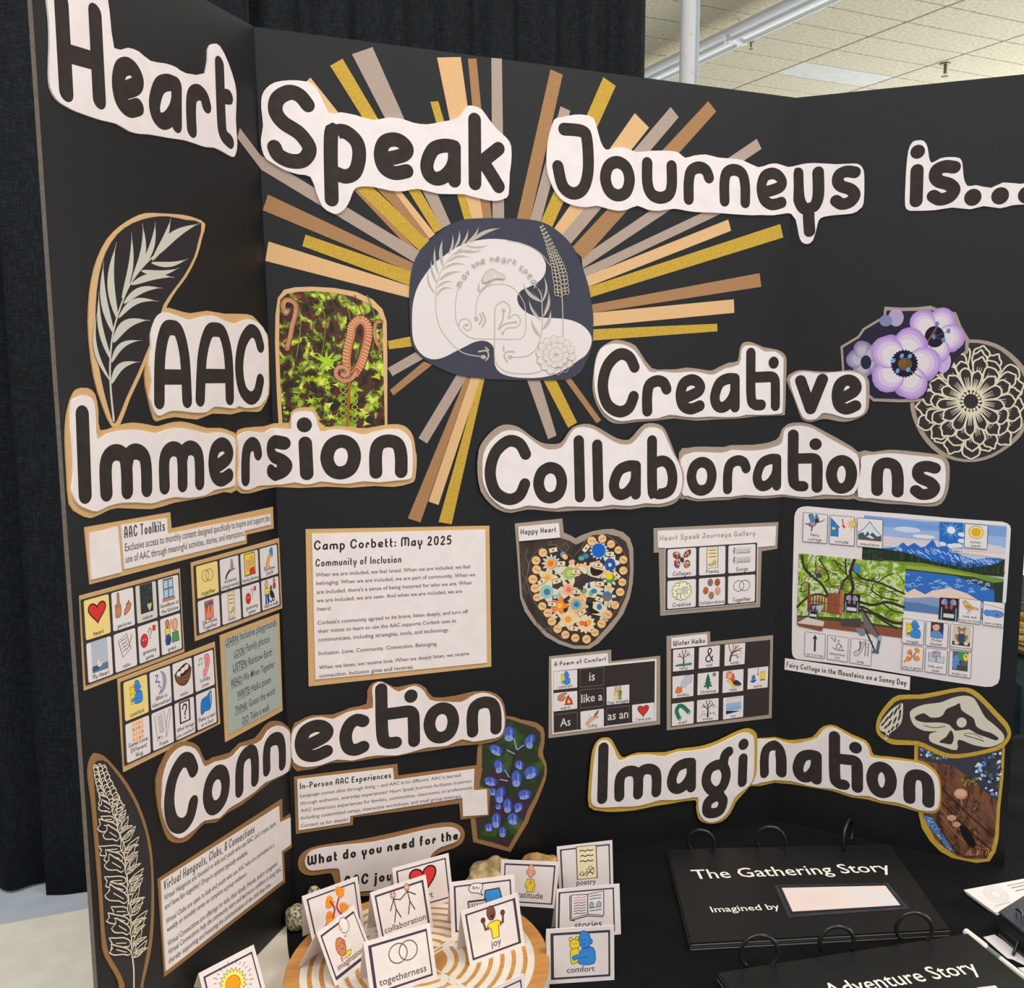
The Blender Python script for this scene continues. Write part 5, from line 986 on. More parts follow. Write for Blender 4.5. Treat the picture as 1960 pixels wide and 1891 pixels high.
y = 430; k = 0
while y < 1640:
    i = min(range(len(sp_)), key=lambda q: abs(sp_[q].y - y)); p = sp_[i]; g = min(1, (y - 380) / 350)
    pet((p.x - 12, y), (70 + 85 * g) * (1 + .16 * sin(k * 2.7)), (56 + 22 * g) * (1 + .2 * sin(k * 1.9 + 1)), pi + .1 + .32 * sin(k * 2.1)); pet((p.x + 14, y + 36), 70 + 78 * g, 36 + 12 * g, -1.0 + .18 * sin(k * 1.7)); pet((p.x + 10, y + 10), 45 + 60 * g, 26, -.5 + .2 * sin(k * 2.7)); 
    if k % 2: pet((p.x, y + 40), 70 + 30 * g, 34, -1.5 + .2 * sin(k))
    y += 62 + 20 * g; k += 1
ac.build('flower_print', r)
# ------------------------------------------------------------------ pictograms (unit box, y up)
BK = (52, 46, 48); BL = (58, 134, 204); DBL = (34, 84, 160); YL = (240, 206, 50); RD = (206, 54, 52); SKN = (228, 166, 130); SKD = (200, 128, 84); GRN = (56, 128, 84); OR = (240, 146, 44); WT = (222, 214, 212); BRN = (112, 70, 46); CRM = (230, 214, 176); LG = (170, 174, 182)
def heart_pts(cx=.5, cy=.5, s=.5):
    P = []
    for k in range(28):
        t = 2 * pi * k / 28; P.append((cx + s * .98 * sin(t) ** 3, cy + s * (.78 * cos(t) - .34 * cos(2 * t) - .12 * cos(3 * t) - .03 * cos(4 * t)) * 1.0 + s * .05))
    return P
def i_heart(c): P = heart_pts(); c.poly(P, RD); c.line(P, .055, (70, 22, 26), closed=True)
def i_rings(c):
    for x in (.33, .67): c.ell((x, .5), .3, .3, None, ol=.035, olc=(96, 84, 76), n=28)
def i_question(c, col=BK): c.rect(.08, .02, .92, .98, None, .1, BK); c.line([(.32, .66), (.36, .78), (.5, .84), (.66, .76), (.64, .6), (.52, .48), (.5, .34)], .09, BK, 4); c.ell((.5, .2), .055, .055, BK, n=10)
def i_window(c):
    c.rect(.1, .1, .9, 1, (128, 96, 78)); 
    for x in (.17, .54):
        for y in (.17, .58): c.rect(x, y, x + .3, y + .34, (150, 196, 232)); c.line([(x + .08, y + .1), (x + .2, y + .26)], .025, (200, 226, 244))
    c.rect(.02, .02, .98, .12, (190, 150, 124), .03, (128, 96, 78))
def i_hand(c, col=OR, olc=(150, 70, 20)):
    c.shape([(.25, .0), (.7, .0), (.78, .3), (.8, .6), (.2, .6), (.2, .3)], col, .035, olc)
    for x, h in ((.24, .9), (.4, 1.0), (.56, .96), (.72, .84)): c.line([(x, .5), (x, h)], .15, col); c.line([(x + .08, .5), (x + .08, h - .05)], .025, olc)
    c.line([(.8, .25), (1.0, .5)], .14, col)
def i_gestures(c):
    c.shape([(.02, .0), (.3, .02), (.36, .35), (.33, .5), (.28, .62), (.26, 1), (.16, 1), (.14, .62), (.0, .5), (.02, .3)], SKD, .03); c.line([(.1, .45), (.3, .45)], .025, BK)
    c.shape([(.55, .0), (.72, .06), (.92, .2), (1, .42), (.9, .46), (.86, .6), (.78, .44), (.74, .5), (.66, .3), (.58, .22)], SKD, .03)
def i_egg(c, x=.5, y=.5, s=.3, col=RD): c.ell((x, y - s * .1), s * .8, s, col, n=16, ol=s * .12, olc=(120, 40, 40) if col == RD else (70, 44, 34)); c.ell((x - s * .25, y + s * .05), s * .1, s * .12, WT if col == RD else BK, n=6); c.ell((x + s * .25, y + s * .05), s * .1, s * .12, WT if col == RD else BK, n=6); c.line([(x - s * .3, y - s * .5), (x, y - s * .38), (x + s * .3, y - s * .5)], s * .1, BK, 2)
def i_guess(c): i_egg(c, .2, .42, .3); c.line([(.5, .66), (.54, .84), (.64, .86), (.7, .7), (.6, .52), (.6, .4)], .04, (120, 40, 44), 3); c.ell((.6, .28), .025, .025, (120, 40, 44), n=6); c.rect(.78, .7, 1, .96, RD)
def i_note(c):
    c.poly([(.05, .75), (.6, .98), (.85, .28), (.3, .0)], WT); c.line([(.05, .75), (.6, .98), (.85, .28), (.3, .0)], .03, BK, closed=True)
    for k in range(4): y = .74 - k * .15; x = .2 + k * .05; c.line([(x, y - .06), (x + .12, y + .02), (x + .22, y), (x + .36, y + .1)], .035, BK, 2)
    c.line([(.98, .85), (.7, .38)], .05, (186, 96, 70))
def person(c, x, y, h, skin=SKN, shirt=YL, legs=DBL, arm=0):
    c.ell((x, y + h * .84), h * .13, h * .16, skin, n=14, ol=h * .03, olc=(90, 50, 36)); c.shape([(x - h * .16, y + h * .66), (x + h * .16, y + h * .66), (x + h * .18, y + h * .35), (x - h * .18, y + h * .35)], shirt, h * .025, BK, 0)
    if legs:
        for s in (-1, 1): c.line([(x + s * h * .07, y + h * .36), (x + s * h * .1, y)], h * .12, legs)
    if arm: c.line([(x + h * .16 * arm, y + h * .62), (x + h * .3 * arm, y + h * .95)], h * .08, skin)
def i_greet(c): c.ell((.3, .2), .2, .2, (40, 44, 60), n=12); person(c, .28, .05, .9, SKD, YL, DBL, 1); c.ell((.76, .68), .17, .22, SKN, n=16, ol=.03, olc=(120, 80, 60)); c.shape([(.58, .42), (.94, .42), (1, .05), (.54, .05)], (80, 146, 70), .025, BK, 0)
def i_play(c):
    c.shape([(.62, .95), (.72, 1), (.8, .92), (.78, .5), (.62, .5)], None or LG, .03, BK, 0)
    for x in (.6, .7, .82, .92): c.line([(x, .4), (x, .85 if x in (.7, .82) else .62)], .03, (150, 96, 80))
    c.line([(.35, .38), (.98, .44)], .06, BK); c.line([(.5, .4), (.25, .25), (.1, .05)], .13, (40, 36, 48), 3)
    for k in range(4): c.line([(.42 + k * .1, .3), (.42 + k * .1, .55)], .025, (160, 90, 70))
def i_family(c):
    c.rect(0, 0, 1, 1, YL, .06, (120, 104, 80))
    for x, y, s in ((.3, .5, .2), (.68, .62, .22)): c.ell((x, y), s * .8, s, SKN, ol=.025, olc=(130, 80, 50)); c.ell((x - .06, y + .02), .015, .02, BK, n=6); c.ell((x + .06, y + .02), .015, .02, BK, n=6)
    c.shape([(.48, .3), (.9, .34), (.96, .04), (.44, .04)], RD, .02, BK, 0); c.shape([(.12, .22), (.46, .22), (.46, .04), (.08, .04)], YL, .02, (130, 80, 50), 0)
def i_rainbow(c):
    for k, col in enumerate(((200, 110, 60), (226, 160, 70), (240, 206, 120), (200, 120, 60))): c.line([(.1 + k * .1, .0), (.3 + k * .09, .4), (.7 + k * .07, .72 - k * .02)], .1, col, 4)
    c.poly([(.55, .8), (.7, 1), (1, .98), (1, .55), (.85, .5)], BL, 2)
def i_cover(c, cols): 
    c.rect(0, 0, 1, 1, cols[0])
    for k, col in enumerate(cols[1:]): c.poly([(.0, .95 - k * .2), (.3, .8 - k * .22), (.55, .95 - k * .2), (1, .85 - k * .2), (1, .55 - k * .2), (.5, .45 - k * .15), (0, .6 - k * .2)], col)
def i_movebook(c): i_cover(c, [(196, 96, 76), (96, 88, 120), (214, 110, 60)]); c.rect(.08, .05, .92, .4, (214, 130, 110)); [c.line([(.2 + k * .2, .4), (.25 + k * .2, .7)], .07, SKN if k % 2 else BRN) for k in range(4)]
def i_scroll(c):
    c.rect(.08, .0, .92, 1, CRM, .035, (110, 90, 66))
    for k in range(3): y = .86 - k * .16; c.line([(.22 + .03 * (k % 2), y), (.34, y + .025), (.44, y - .02), (.56, y + .025), (.66, y - .01), (.78, y + .01)], .035, BK, 2)
    c.line([(.18, .15), (.35, .12), (.6, .3), (.8, .3)], .03, BK, 3); c.line([(.45, .08), (.6, .2), (.75, .12)], .03, BK, 3)
    for p in ((.55, .25), (.65, .32), (.72, .22), (.28, .17)): c.ell(p, .07, .06, CRM, ol=.02, olc=BK, n=9)
def i_walk(c): person(c, .16, 0, 1.0, SKN, YL, DBL); person(c, .86, .3, .72, SKD, RD, None); c.ell((.55, .62), .09, .12, BRN, ol=.02, n=10); c.ell((.5, .2), .19, .19, None, ol=.06, olc=(30, 28, 34)); c.ell((.74, .12), .1, .1, None, ol=.05, olc=(30, 28, 34)); c.shape([(.42, .5), (.66, .5), (.8, .3), (.85, .15), (.5, .2)], (36, 36, 44), .02, BK, 0); c.line([(.22, .6), (.42, .5)], .05, YL)
def i_hug(c, bear=YL):
    c.shape([(.48, 1.0), (.7, .95), (.78, .75), (.72, .5), (.5, .5), (.4, .72)], BL, .025, DBL); c.shape([(.42, .02), (.9, .02), (.92, .4), (.78, .52), (.5, .48), (.35, .2)], BL, .025, DBL)
    c.ell((.8, .68), .05, .08, BL, ol=.02, olc=DBL, n=9); c.ell((.25, .62), .17, .16, bear, ol=.02, olc=(120, 96, 30)); c.ell((.12, .78), .06, .06, bear, ol=.02, olc=(120, 96, 30), n=9); c.ell((.33, .8), .06, .06, bear, ol=.02, olc=(120, 96, 30), n=9)
    c.shape([(.12, .46), (.36, .5), (.4, .3), (.34, .1), (.14, .05), (.1, .3)], bear, .02, (120, 96, 30)); c.line([(.74, .34), (.45, .28), (.22, .22)], .15, BL, 3); c.line([(.7, .24), (.4, .19), (.2, .14)], .02, DBL, 3)
    c.ell((.5, .72), .02, .03, DBL, n=6); c.ell((.6, .74), .02, .03, DBL, n=6); c.line([(.5, .62), (.57, .6), (.62, .64)], .02, DBL, 2); c.ell((.2, .64), .015, .02, BK, n=6); c.ell((.3, .64), .015, .02, BK, n=6)
def i_moon(c):
    c.shape([(.55, 1), (.85, .85), (.98, .55), (.85, .2), (.5, .02), (.3, .05), (.6, .2), (.72, .5), (.68, .8)], (150, 154, 168), .025, (96, 100, 116))
    for x, y, s in ((.08, .6, .28), (.28, .36, .2), (.42, .14, .16)): c.line([(x, y + s), (x + s * .8, y + s), (x, y), (x + s * .8, y)], s * .2, (44, 76, 140))
def i_nest(c):
    c.shape([(.02, .62), (.1, .3), (.35, .06), (.65, .02), (.9, .25), (1, .68), (.75, .52), (.4, .42), (.2, .5)], BRN, .03, (60, 38, 26)); c.poly([(.05, .62), (.3, .8), (.7, .95), (.98, .7), (.7, .52), (.4, .44)], (50, 36, 30), 3)
    for x, y in ((.25, .58), (.5, .68), (.72, .76)): c.ell((x, y), .14, .12, WT, rot=.4, n=12)
    for k in range(12): x = .15 + (k % 6) * .13; y = .2 + (k // 6) * .15 + .02 * (k % 3); c.line([(x, y), (x + .12, y + .04), (x + .2, y - .01)], .02, (150, 104, 74), 2)
def i_ear(c): c.shape([(.62, 1), (.9, .95), (.98, .65), (.82, .3), (.6, .02), (.42, .05), (.42, .3), (.6, .45), (.55, .8)], (236, 140, 150), .03, (150, 50, 70)); c.line([(.7, .82), (.84, .74), (.76, .56), (.6, .45)], .03, (150, 50, 70), 3); [(c.ell((x, .62), .05, .04, GRN, n=8), c.line([(x + .05, .62), (x + .05, .86)], .03, GRN)) for x in (.05, .28)]; c.line([(.1, .86), (.33, .9)], .05, GRN)
def i_lovebook(c):
    c.rect(0, 0, 1, 1, (236, 200, 170)); random.seed(6)
    for k in range(16): x = .12 + (k % 4) * .25; y = .12 + (k // 4) * .24; col = random.choice([(220, 140, 90), (230, 170, 120), (150, 110, 80), (236, 150, 120)]); c.line([(x - .06, y - .05), (x, y + .07), (x + .07, y - .04)], .045, col)
def i_poem(c):
    c.poly([(0, .92), (.62, 1), (.75, .05), (.12, .0)], WT); c.line([(0, .92), (.62, 1), (.75, .05), (.12, .0)], .02, (96, 96, 104), closed=True)
    for k in range(8): y = .86 - k * .085; c.line([(.2 + k * .01, y - .01), (.5 + k * .01, y + .02)], .04, (140, 140, 150))
    c.ell((.22, .1), .06, .05, (60, 60, 70), n=6); c.ell((.38, .1), .04, .04, (60, 60, 70), n=6)
    c.shape([(.7, .0), (.72, .4), (.85, .8), (1, 1), (1, .75), (.9, .45)], WT, .025, (96, 96, 104))
def i_blanket(c): c.shape([(.05, .0), (.02, .4), (.15, .72), (.6, .8), (.95, 1), (.98, .5), (.8, .1), (.4, .12)], (40, 116, 190), .02, (20, 70, 130), 2); c.line([(.9, .85), (.86, .4)], .06, WT, taper=lambda t: 1 - .6 * t)
def i_night(c): c.rect(0, 0, 1, 1, (50, 54, 56)); random.seed(2); [c.ell((random.uniform(.05, .95), random.uniform(.3, .98)), .015, .02, (120, 134, 140), n=5) for _ in range(24)]; c.poly(heart_pts(.7, .18, .17), (196, 186, 140))
def i_sea(c): c.rect(0, 0, 1, 1, (176, 182, 192)); c.rect(0, 0, 1, .22, (96, 118, 142)); c.poly([(.1, .22), (.4, .18), (.5, .1), (0, .05)], (60, 84, 110), 2); c.poly([(.3, .3), (.42, .4), (.5, .26), (.58, .3), (.6, .18), (.4, .14)], (214, 208, 190), 2)
def i_butterfly(c):
    random.seed(8); cols = [(178, 40, 48), (216, 130, 60), (46, 90, 150), (230, 190, 90), (70, 120, 110), (120, 60, 110), (220, 160, 130)]
    for (cx, cy, rx, ry, a) in ((.24, .72, .22, .16, -.8), (.76, .78, .24, .14, .8), (.26, .32, .15, .2, .2), (.74, .28, .16, .2, -.2)):
        c.ell((cx, cy), rx, ry, (110, 40, 50), a)
        for k in range(20): t = random.uniform(0, 6.3); r = random.uniform(.1, .95); x = cx + r * (rx * cos(t) * cos(a) - ry * sin(t) * sin(a)); y = cy + r * (rx * cos(t) * sin(a) + ry * sin(t) * cos(a)); c.poly([(x - .04, y - .03), (x + .03, y - .045), (x + .045, y + .03), (x - .03, y + .04)], random.choice(cols))
    c.ell((.5, .5), .1, .14, (50, 60, 90), .3)
def i_music(c):
    for y in (.62, .12):
        for k in range(5): c.line([(.12, y + k * .07), (1, y + k * .07)], .012, (110, 110, 120))
        c.line([(.05, y - .04), (.08, y + .34), (.0, y + .12), (.1, y + .1)], .03, BK, 3)
        for k in range(6): x = .24 + k * .13; c.ell((x, y + .02 * (k % 3)), .035, .025, BK, n=7); c.line([(x + .03, y), (x + .03, y + .2)], .015, BK)
def i_cloudart(c):
    P = [(.5 + (.42 + .07 * abs(sin(6.5 * t))) * cos(t), .5 + (.4 + .07 * abs(sin(6.5 * t))) * sin(t)) for t in [2 * pi * k / 78 for k in range(78)]]
    c.poly(P, (240, 232, 190)); c.line(P, .025, (70, 60, 56), closed=True)
    c.rect(.25, .38, .48, .6, WT, .02, BK); c.line([(.3, .38), (.25, .15)], .03, BK); c.line([(.43, .38), (.46, .12)], .03, BK); c.rect(.54, .34, .78, .68, WT, .02, BK)
    for k in range(4): c.line([(.59, .62 - k * .07), (.73, .64 - k * .07)], .02, BK)
    c.ell((.34, .74), .03, .025, BK, n=7); c.line([(.37, .74), (.4, .88), (.46, .86)], .02, BK); c.ell((.2, .52), .03, .025, BK, n=7); c.ell((.66, .22), .035, .035, (230, 150, 110)); c.ell((.86, .56), .03, .03, (110, 120, 110)); c.ell((.76, .8), .03, .03, (130, 120, 70))
def i_eggs(c):
    for x, y, col in ((.4, .82, (150, 110, 100)), (.78, .8, (170, 90, 50)), (.16, .45, (190, 100, 50)), (.46, .2, (160, 120, 90)), (.8, .38, (236, 160, 120))): i_egg(c, x, y, .17, col)
def i_warmfire(c):
    c.shape([(.0, .5), (.05, .85), (.5, 1), (.55, .9), (.25, .72), (.5, .7), (.45, .55), (.3, .4)], SKD, .03); c.shape([(.5, .2), (.55, .5), (.68, .8), (.78, .6), (.9, .45), (.95, .15), (.7, .05)], RD, .03, (120, 40, 30)); c.poly([(.62, .2), (.72, .5), (.84, .2)], YL, 2); c.line([(.42, .1), (1, .08)], .07, BRN)
def i_two(c): person(c, .3, 0, 1, SKN, (226, 196, 120), (226, 196, 120)); person(c, .68, 0, 1, SKN, (110, 130, 80), (110, 130, 80)); c.line([(.35, .5), (.6, .45)], .09, YL)
def i_tickly(c): c.shape([(0, 0), (.3, .45), (.55, .5), (.95, .52), (.9, .42), (.55, .3), (.4, .15), (.15, .0)], SKN, .03, (130, 80, 60)); c.shape([(.62, .55), (.75, .8), (.95, .98), (.92, .75), (.78, .58)], (110, 120, 70), .025, (60, 66, 40)); c.line([(.9, .9), (1, 1)], .03, BK); c.ell((.3, .65), .04, .04, None, ol=.015, olc=(140, 140, 150), n=9)
def i_tree(c, snow=0):
    col = BRN if not snow else (66, 56, 56)
    c.line([(.5, .0), (.5, .6)], .13, col, taper=lambda t: 1 - .5 * t)
    for P in ([(.5, .45), (.3, .6), (.2, .78)], [(.5, .5), (.7, .62), (.8, .8)], [(.5, .6), (.42, .8), (.4, .95)], [(.5, .6), (.62, .8), (.6, .98)], [(.3, .6), (.15, .6)], [(.72, .63), (.9, .66)]): c.line(P, .05, col)
    random.seed(3)
    for k in range(46 if not snow else 24):
        x, y = random.uniform(0, 1), random.uniform(.12, 1)
        if abs(x - .5) < .1 and y < .6: continue
        if snow: c.ell((x, y), .026, .026, WT, ol=.014, olc=(96, 92, 96), n=7)
        else: c.line([(x, y), (x - .01, y - .035)], .014, (120, 130, 140))
    if not snow: c.poly([(0, 0), (1, 0), (1, .16), (.6, .12), (.3, .14), (0, .1)], GRN)
    else: c.line([(.0, .0), (.2, .2), (.35, .12)], .025, (96, 92, 96), 2); c.line([(.65, .12), (.85, .18), (1, .02)], .025, (96, 92, 96), 2)
def i_amp(c): c.line([(.85, .05), (.4, .65), (.38, .88), (.55, .98), (.7, .85), (.62, .66), (.3, .45), (.15, .25), (.28, .06), (.5, .03), (.72, .2), (.82, .4)], .1, (46, 42, 46), 5)
def i_windy(c):
    c.line([(.2, .0), (.25, .3), (.35, .5)], .13, BRN, 3)
    for k, P in enumerate(([(.3, .4), (.15, .75), (.1, 1)], [(.3, .45), (.4, .8), (.35, 1)], [(.35, .5), (.6, .8), (.75, .9)], [(.35, .5), (.7, .68), (.95, .72)], [(.35, .48), (.7, .6), (.9, .55)], [(.35, .5), (.5, .7), (.55, .95)], [(.3, .3), (.6, .3), (.7, .1)])): c.line(P, .05, (104, 68, 56), 3)
    for p in ((.6, .38), (.78, .36), (.95, .42), (.7, .22), (.9, .16)): c.ell(p, .05, .025, (130, 84, 70), rot=.5, n=8)
def i_smoke(c): c.shape([(.35, .35), (.45, .7), (.65, 1), (1, 1), (1, .6), (.8, .5), (.6, .3)], (186, 190, 200), .02, (120, 124, 136)); c.shape([(.12, .0), (.05, .15), (.2, .4), (.3, .25), (.38, .35), (.42, .05)], (220, 120, 50), .03, (140, 60, 30))
def i_xmas(c):
    c.rect(.4, 0, .56, .14, (60, 56, 66)); 
    for y, w in ((.14, .36), (.34, .3), (.54, .22), (.7, .14)): c.poly([(.48 - w, y), (.48 + w, y), (.48 + w * .3, y + .24), (.48 - w * .3, y + .24)], (46, 106, 66)); 
    c.line([(.12, .14), (.3, .38), (.48, .94), (.66, .38), (.84, .14), (.12, .14)], .02, (26, 60, 40)); c.ell((.48, .95), .045, .045, (180, 140, 60), n=8); c.ell((1.0, .88), .14, .12, (60, 56, 60), n=12); c.ell((1.0, .88), .06, .05, WT, n=8)
def i_relax(c): c.shape([(.05, .4), (.3, .3), (.5, .0), (.98, .02), (.6, .15), (.42, .5)], YL, .02, BK, 0); c.shape([(.35, .6), (.5, .85), (.6, .5), (.55, .3), (.42, .35)], (220, 90, 60), .02, BK); c.shape([(.5, .3), (.7, .42), (.98, .2), (.98, .08), (.6, .12)], (40, 56, 84), .02, BK); c.ell((.28, .72), .17, .2, SKN, ol=.03, olc=(160, 70, 40)); c.line([(.08, .6), (.12, .95), (.4, .95)], .06, (220, 110, 70), 3)
def i_warm2(c): c.shape([(.1, .3), (.1, .5), (.22, .62), (.32, .5), (.32, .3)], (60, 120, 180), .02, DBL, 0); c.poly([(.02, .25), (.4, .28), (.36, .18), (.2, .1), (.05, .15)], DBL, 2); c.line([(.5, 1), (.5, .6)], .03, BK); c.poly([(.44, .64), (.56, .64), (.5, .52)], BK); c.shape([(.68, .3), (.64, .55), (.72, .8), (.8, .65), (.88, .85), (.96, .55), (.92, .3)], YL, .02, (170, 110, 30)); c.line([(.66, .22), (.96, .22)], .06, BRN)
def i_scarf(c): c.line([(.3, .1), (.12, .55), (.25, .85), (.5, .8), (.85, .42)], .24, (40, 116, 80), 4); c.line([(.27, .6), (.4, .4), (.5, .25)], .05, WT); c.line([(.25, .02), (.42, .12)], .06, LG); c.line([(.82, .34), (.96, .46)], .06, LG)
def i_ice(c): c.poly([(.04, .86), (.2, 1), (.5, .96), (.8, 1), (1, .95), (1, .65), (.04, .7)], (206, 208, 206), 0); c.rect(.04, .2, 1, .68, (150, 176, 204)); c.rect(.04, .28, 1, .4, (110, 170, 214)); c.poly([(.04, 0), (1, .12), (.04, .22)], (40, 44, 60)); c.line([(.04, .86), (.2, .98), (.35, .94), (.5, .99), (.7, .95), (1, .98)], .015, (120, 124, 130), 2)
def i_fairy(c):
    for s in (0, .22): c.shape([(.3 + s, .55), (.15 + s * 1.6, .95), (.35 + s, 1), (.45 + s, .7)], (70, 130, 180), .025, BK)
    c.ell((.58, .66), .12, .12, (60, 50, 60), n=12); c.shape([(.2, .5), (.45, .62), (.55, .4), (.35, .25), (.2, .3)], (150, 140, 170), .02, BK); c.line([(.25, .35), (.0, .42)], .06, (60, 50, 60)); c.line([(.35, .3), (.32, .02)], .06, (60, 50, 60)); c.line([(.5, .5), (.9, .68)], .045, (60, 50, 60)); c.ell((.95, .75), .05, .05, None, ol=.015, n=8)
def i_outside(c): c.shape([(.0, .0), (.0, 1), (.4, .5), (.34, .45), (.34, 0)], (50, 120, 190), .01, DBL, 0); c.line([(.13, .8), (.13, .5)], .02, BK); c.ell((.13, .42), .08, .07, YL, n=10); c.line([(.5, .95), (.55, .62)], .05, RD); c.poly([(.46, .64), (.65, .6), (.58, .45)], RD); c.ell((.95, .72), .13, .16, (240, 190, 90), ol=.02, olc=(180, 130, 50)); [c.line([(.95 + .17 * cos(a), .72 + .2 * sin(a)), (.95 + .26 * cos(a), .72 + .3 * sin(a))], .03, (190, 150, 70)) for a in (1.4, 2.0, 2.6, 3.2, 3.8, 4.4)]
def i_mountain(c): c.poly([(0, 0), (0, .38), (.25, .6), (.5, 1), (.75, .6), (1, .3), (1, 0)], (206, 214, 220)); c.poly([(0, 0), (0, .3), (.2, .42), (.3, .25), (.42, .5), (.5, .3), (.62, .45), (.8, .25), (1, .3), (1, 0)], (52, 92, 104)); c.rect(0, 0, 1, .14, (110, 76, 56)); c.line([(0, .38), (.25, .6), (.5, 1), (.75, .6), (1, .3)], .03, (90, 96, 104)); c.poly([(.35, .2), (.6, .1), (.7, .14), (.5, .3)], WT)
def i_sun(c):
    P = [(.5 + (.5 if k % 2 else .38) * cos(2 * pi * k / 40), .5 + (.5 if k % 2 else .38) * sin(2 * pi * k / 40)) for k in range(40)]
    c.poly(P, (248, 216, 110)); c.line(P, .025, (110, 90, 30), closed=True); c.ell((.5, .5), .26, .26, (240, 160, 30), n=22, ol=.03, olc=(180, 110, 20))
def i_bird(c): c.shape([(.05, .8), (.12, .86), (.25, .95), (.4, .8), (.6, .62), (.98, .45), (.95, .36), (.72, .38), (.5, .25), (.3, .35), (.15, .6), (.12, .78)], (214, 178, 120), .025, (110, 84, 60)); c.poly([(.25, .6), (.45, .62), (.7, .45), (.5, .38), (.32, .42)], (184, 136, 80), 2); c.line([(.42, .25), (.4, .05), (.3, .02)], .03, (120, 84, 60)); c.line([(.5, .25), (.5, .05)], .03, (120, 84, 60)); c.ell((.2, .85), .02, .02, BK, n=6)
def i_lake(c): c.line([(0, .95), (.3, .92), (.6, .85), (1, .75)], .025, (96, 84, 84), 3); c.shape([(.0, .35), (.1, .55), (.35, .55), (.55, .6), (.9, .55), (1, .35), (.85, .15), (.6, .12), (.4, .18), (.15, .15)], (80, 140, 210), .03, (40, 80, 150)); c.line([(.15, .38), (.28, .36)], .025, DBL); c.line([(.6, .28), (.75, .3)], .06, BRN); c.poly([(.62, .32), (.72, .32), (.66, .5)], (150, 80, 60))
def i_doll(c): c.rect(0, 0, 1, 1, (50, 60, 84)); c.ell((.42, .7), .28, .24, SKN); c.poly([(.1, .75), (.2, 1), (.7, 1), (.75, .8), (.5, .88), (.2, .8)], (90, 56, 40), 2); c.poly([(.05, .0), (.1, .4), (.5, .5), (.9, .3), (1, 0)], (96, 136, 186), 2); c.ell((.34, .7), .03, .03, BK, n=7); c.ell((.54, .68), .03, .03, BK, n=7)
def i_bear(c): c.rect(0, 0, 1, 1, (200, 190, 164)); c.rect(0, 0, 1, .2, (56, 50, 56)); c.ell((.5, .72), .2, .17, (160, 116, 84)); [c.ell(p, .08, .08, (150, 104, 74)) for p in ((.34, .88), (.66, .88))]; c.ell((.5, .38), .28, .26, (60, 76, 92)); c.ell((.5, .68), .1, .07, (220, 196, 160)); [c.ell(p, .14, .1, (214, 190, 150)) for p in ((.25, .12), (.78, .14))]; c.ell((.22, .42), .08, .16, (160, 116, 84), .3); c.ell((.78, .42), .08, .16, (160, 116, 84), -.3); c.ell((.5, .7), .03, .025, BK, n=7)
def i_hands4(c):
    for (x, y, r) in ((.12, .58, .3), (.6, .66, -.3), (.05, .12, .25), (.62, .16, -.2)):
        k = Cv(c.a, lambda p, x=x, y=y, r=r: c.f((x + .34 * (p[0] * cos(r) + p[1] * sin(r)) , y + .34 * (-p[0] * sin(r) + p[1] * cos(r))))); i_hand(k)
    for s in (-1, 1): c.line([(.5 + s * .14, .68), (.5 + s * .04, .45), (.5 + s * .14, .2)], .06, (176, 60, 70), 4)
    c.poly([(.0, .0), (.12, .12), (.14, .0)], (176, 60, 70))
def i_bags(c): c.rect(.02, .1, .5, .75, (184, 188, 200), .025, BK); c.rect(.28, .45, .75, .88, (160, 164, 178), .025, BK); c.rect(.52, .08, 1, .52, (190, 194, 206), .025, BK); c.line([(.4, .88), (.5, 1), (.62, .88)], .03, (180, 120, 90), 3)
def i_koala(c): c.rect(0, 0, 1, 1, (84, 96, 110)); c.ell((.25, .45), .26, .4, (96, 136, 190), -.2); c.ell((.6, .8), .3, .22, (60, 140, 90)); c.ell((.85, .75), .17, .2, (236, 200, 60)); c.ell((.85, .8), .05, .06, (150, 70, 40)); c.rect(.3, 0, 1, .3, (70, 72, 76)); c.ell((.5, .45), .07, .09, (50, 60, 84))
def i_arrow(c): c.line([(.5, .0), (.5, .75)], .13, BK); c.poly([(.3, .72), (.7, .72), (.5, 1)], BK)
def i_lift(c): c.ell((.55, .38), .17, .17, None, ol=.04, olc=BK); c.line([(.48, .82), (.56, .85), (.56, .55), (.75, .5), (.85, .22)], .04, BK); c.line([(.15, .2), (.5, .08), (.98, .1)], .06, BK, 3); c.line([(.3, .7), (.3, 1)], .04, BK); c.line([(.3, .7), (.05, .95)], .04, BK); c.poly([(.24, .95), (.36, .95), (.3, 1.05)], BK); c.poly([(.0, .9), (.1, 1.0), (.0, 1.02)], BK)
def i_slide(c): c.shape([(.7, 1), (.5, .8), (.35, .45), (.05, .25), (.2, .02), (.5, .3), (.65, .7), (.8, .9)], (190, 190, 196), .025, BK); [c.line([(x, .1), (x + .02, .95)], .03, BK) for x in (.75, .95)]; [c.line([(.76, .2 + k * .15), (.96, .2 + k * .15)], .025, BK) for k in range(5)]; c.ell((.42, .88), .07, .09, SKD, n=10, ol=.02); c.line([(.44, .78), (.42, .55), (.35, .4)], .07, (90, 90, 100))
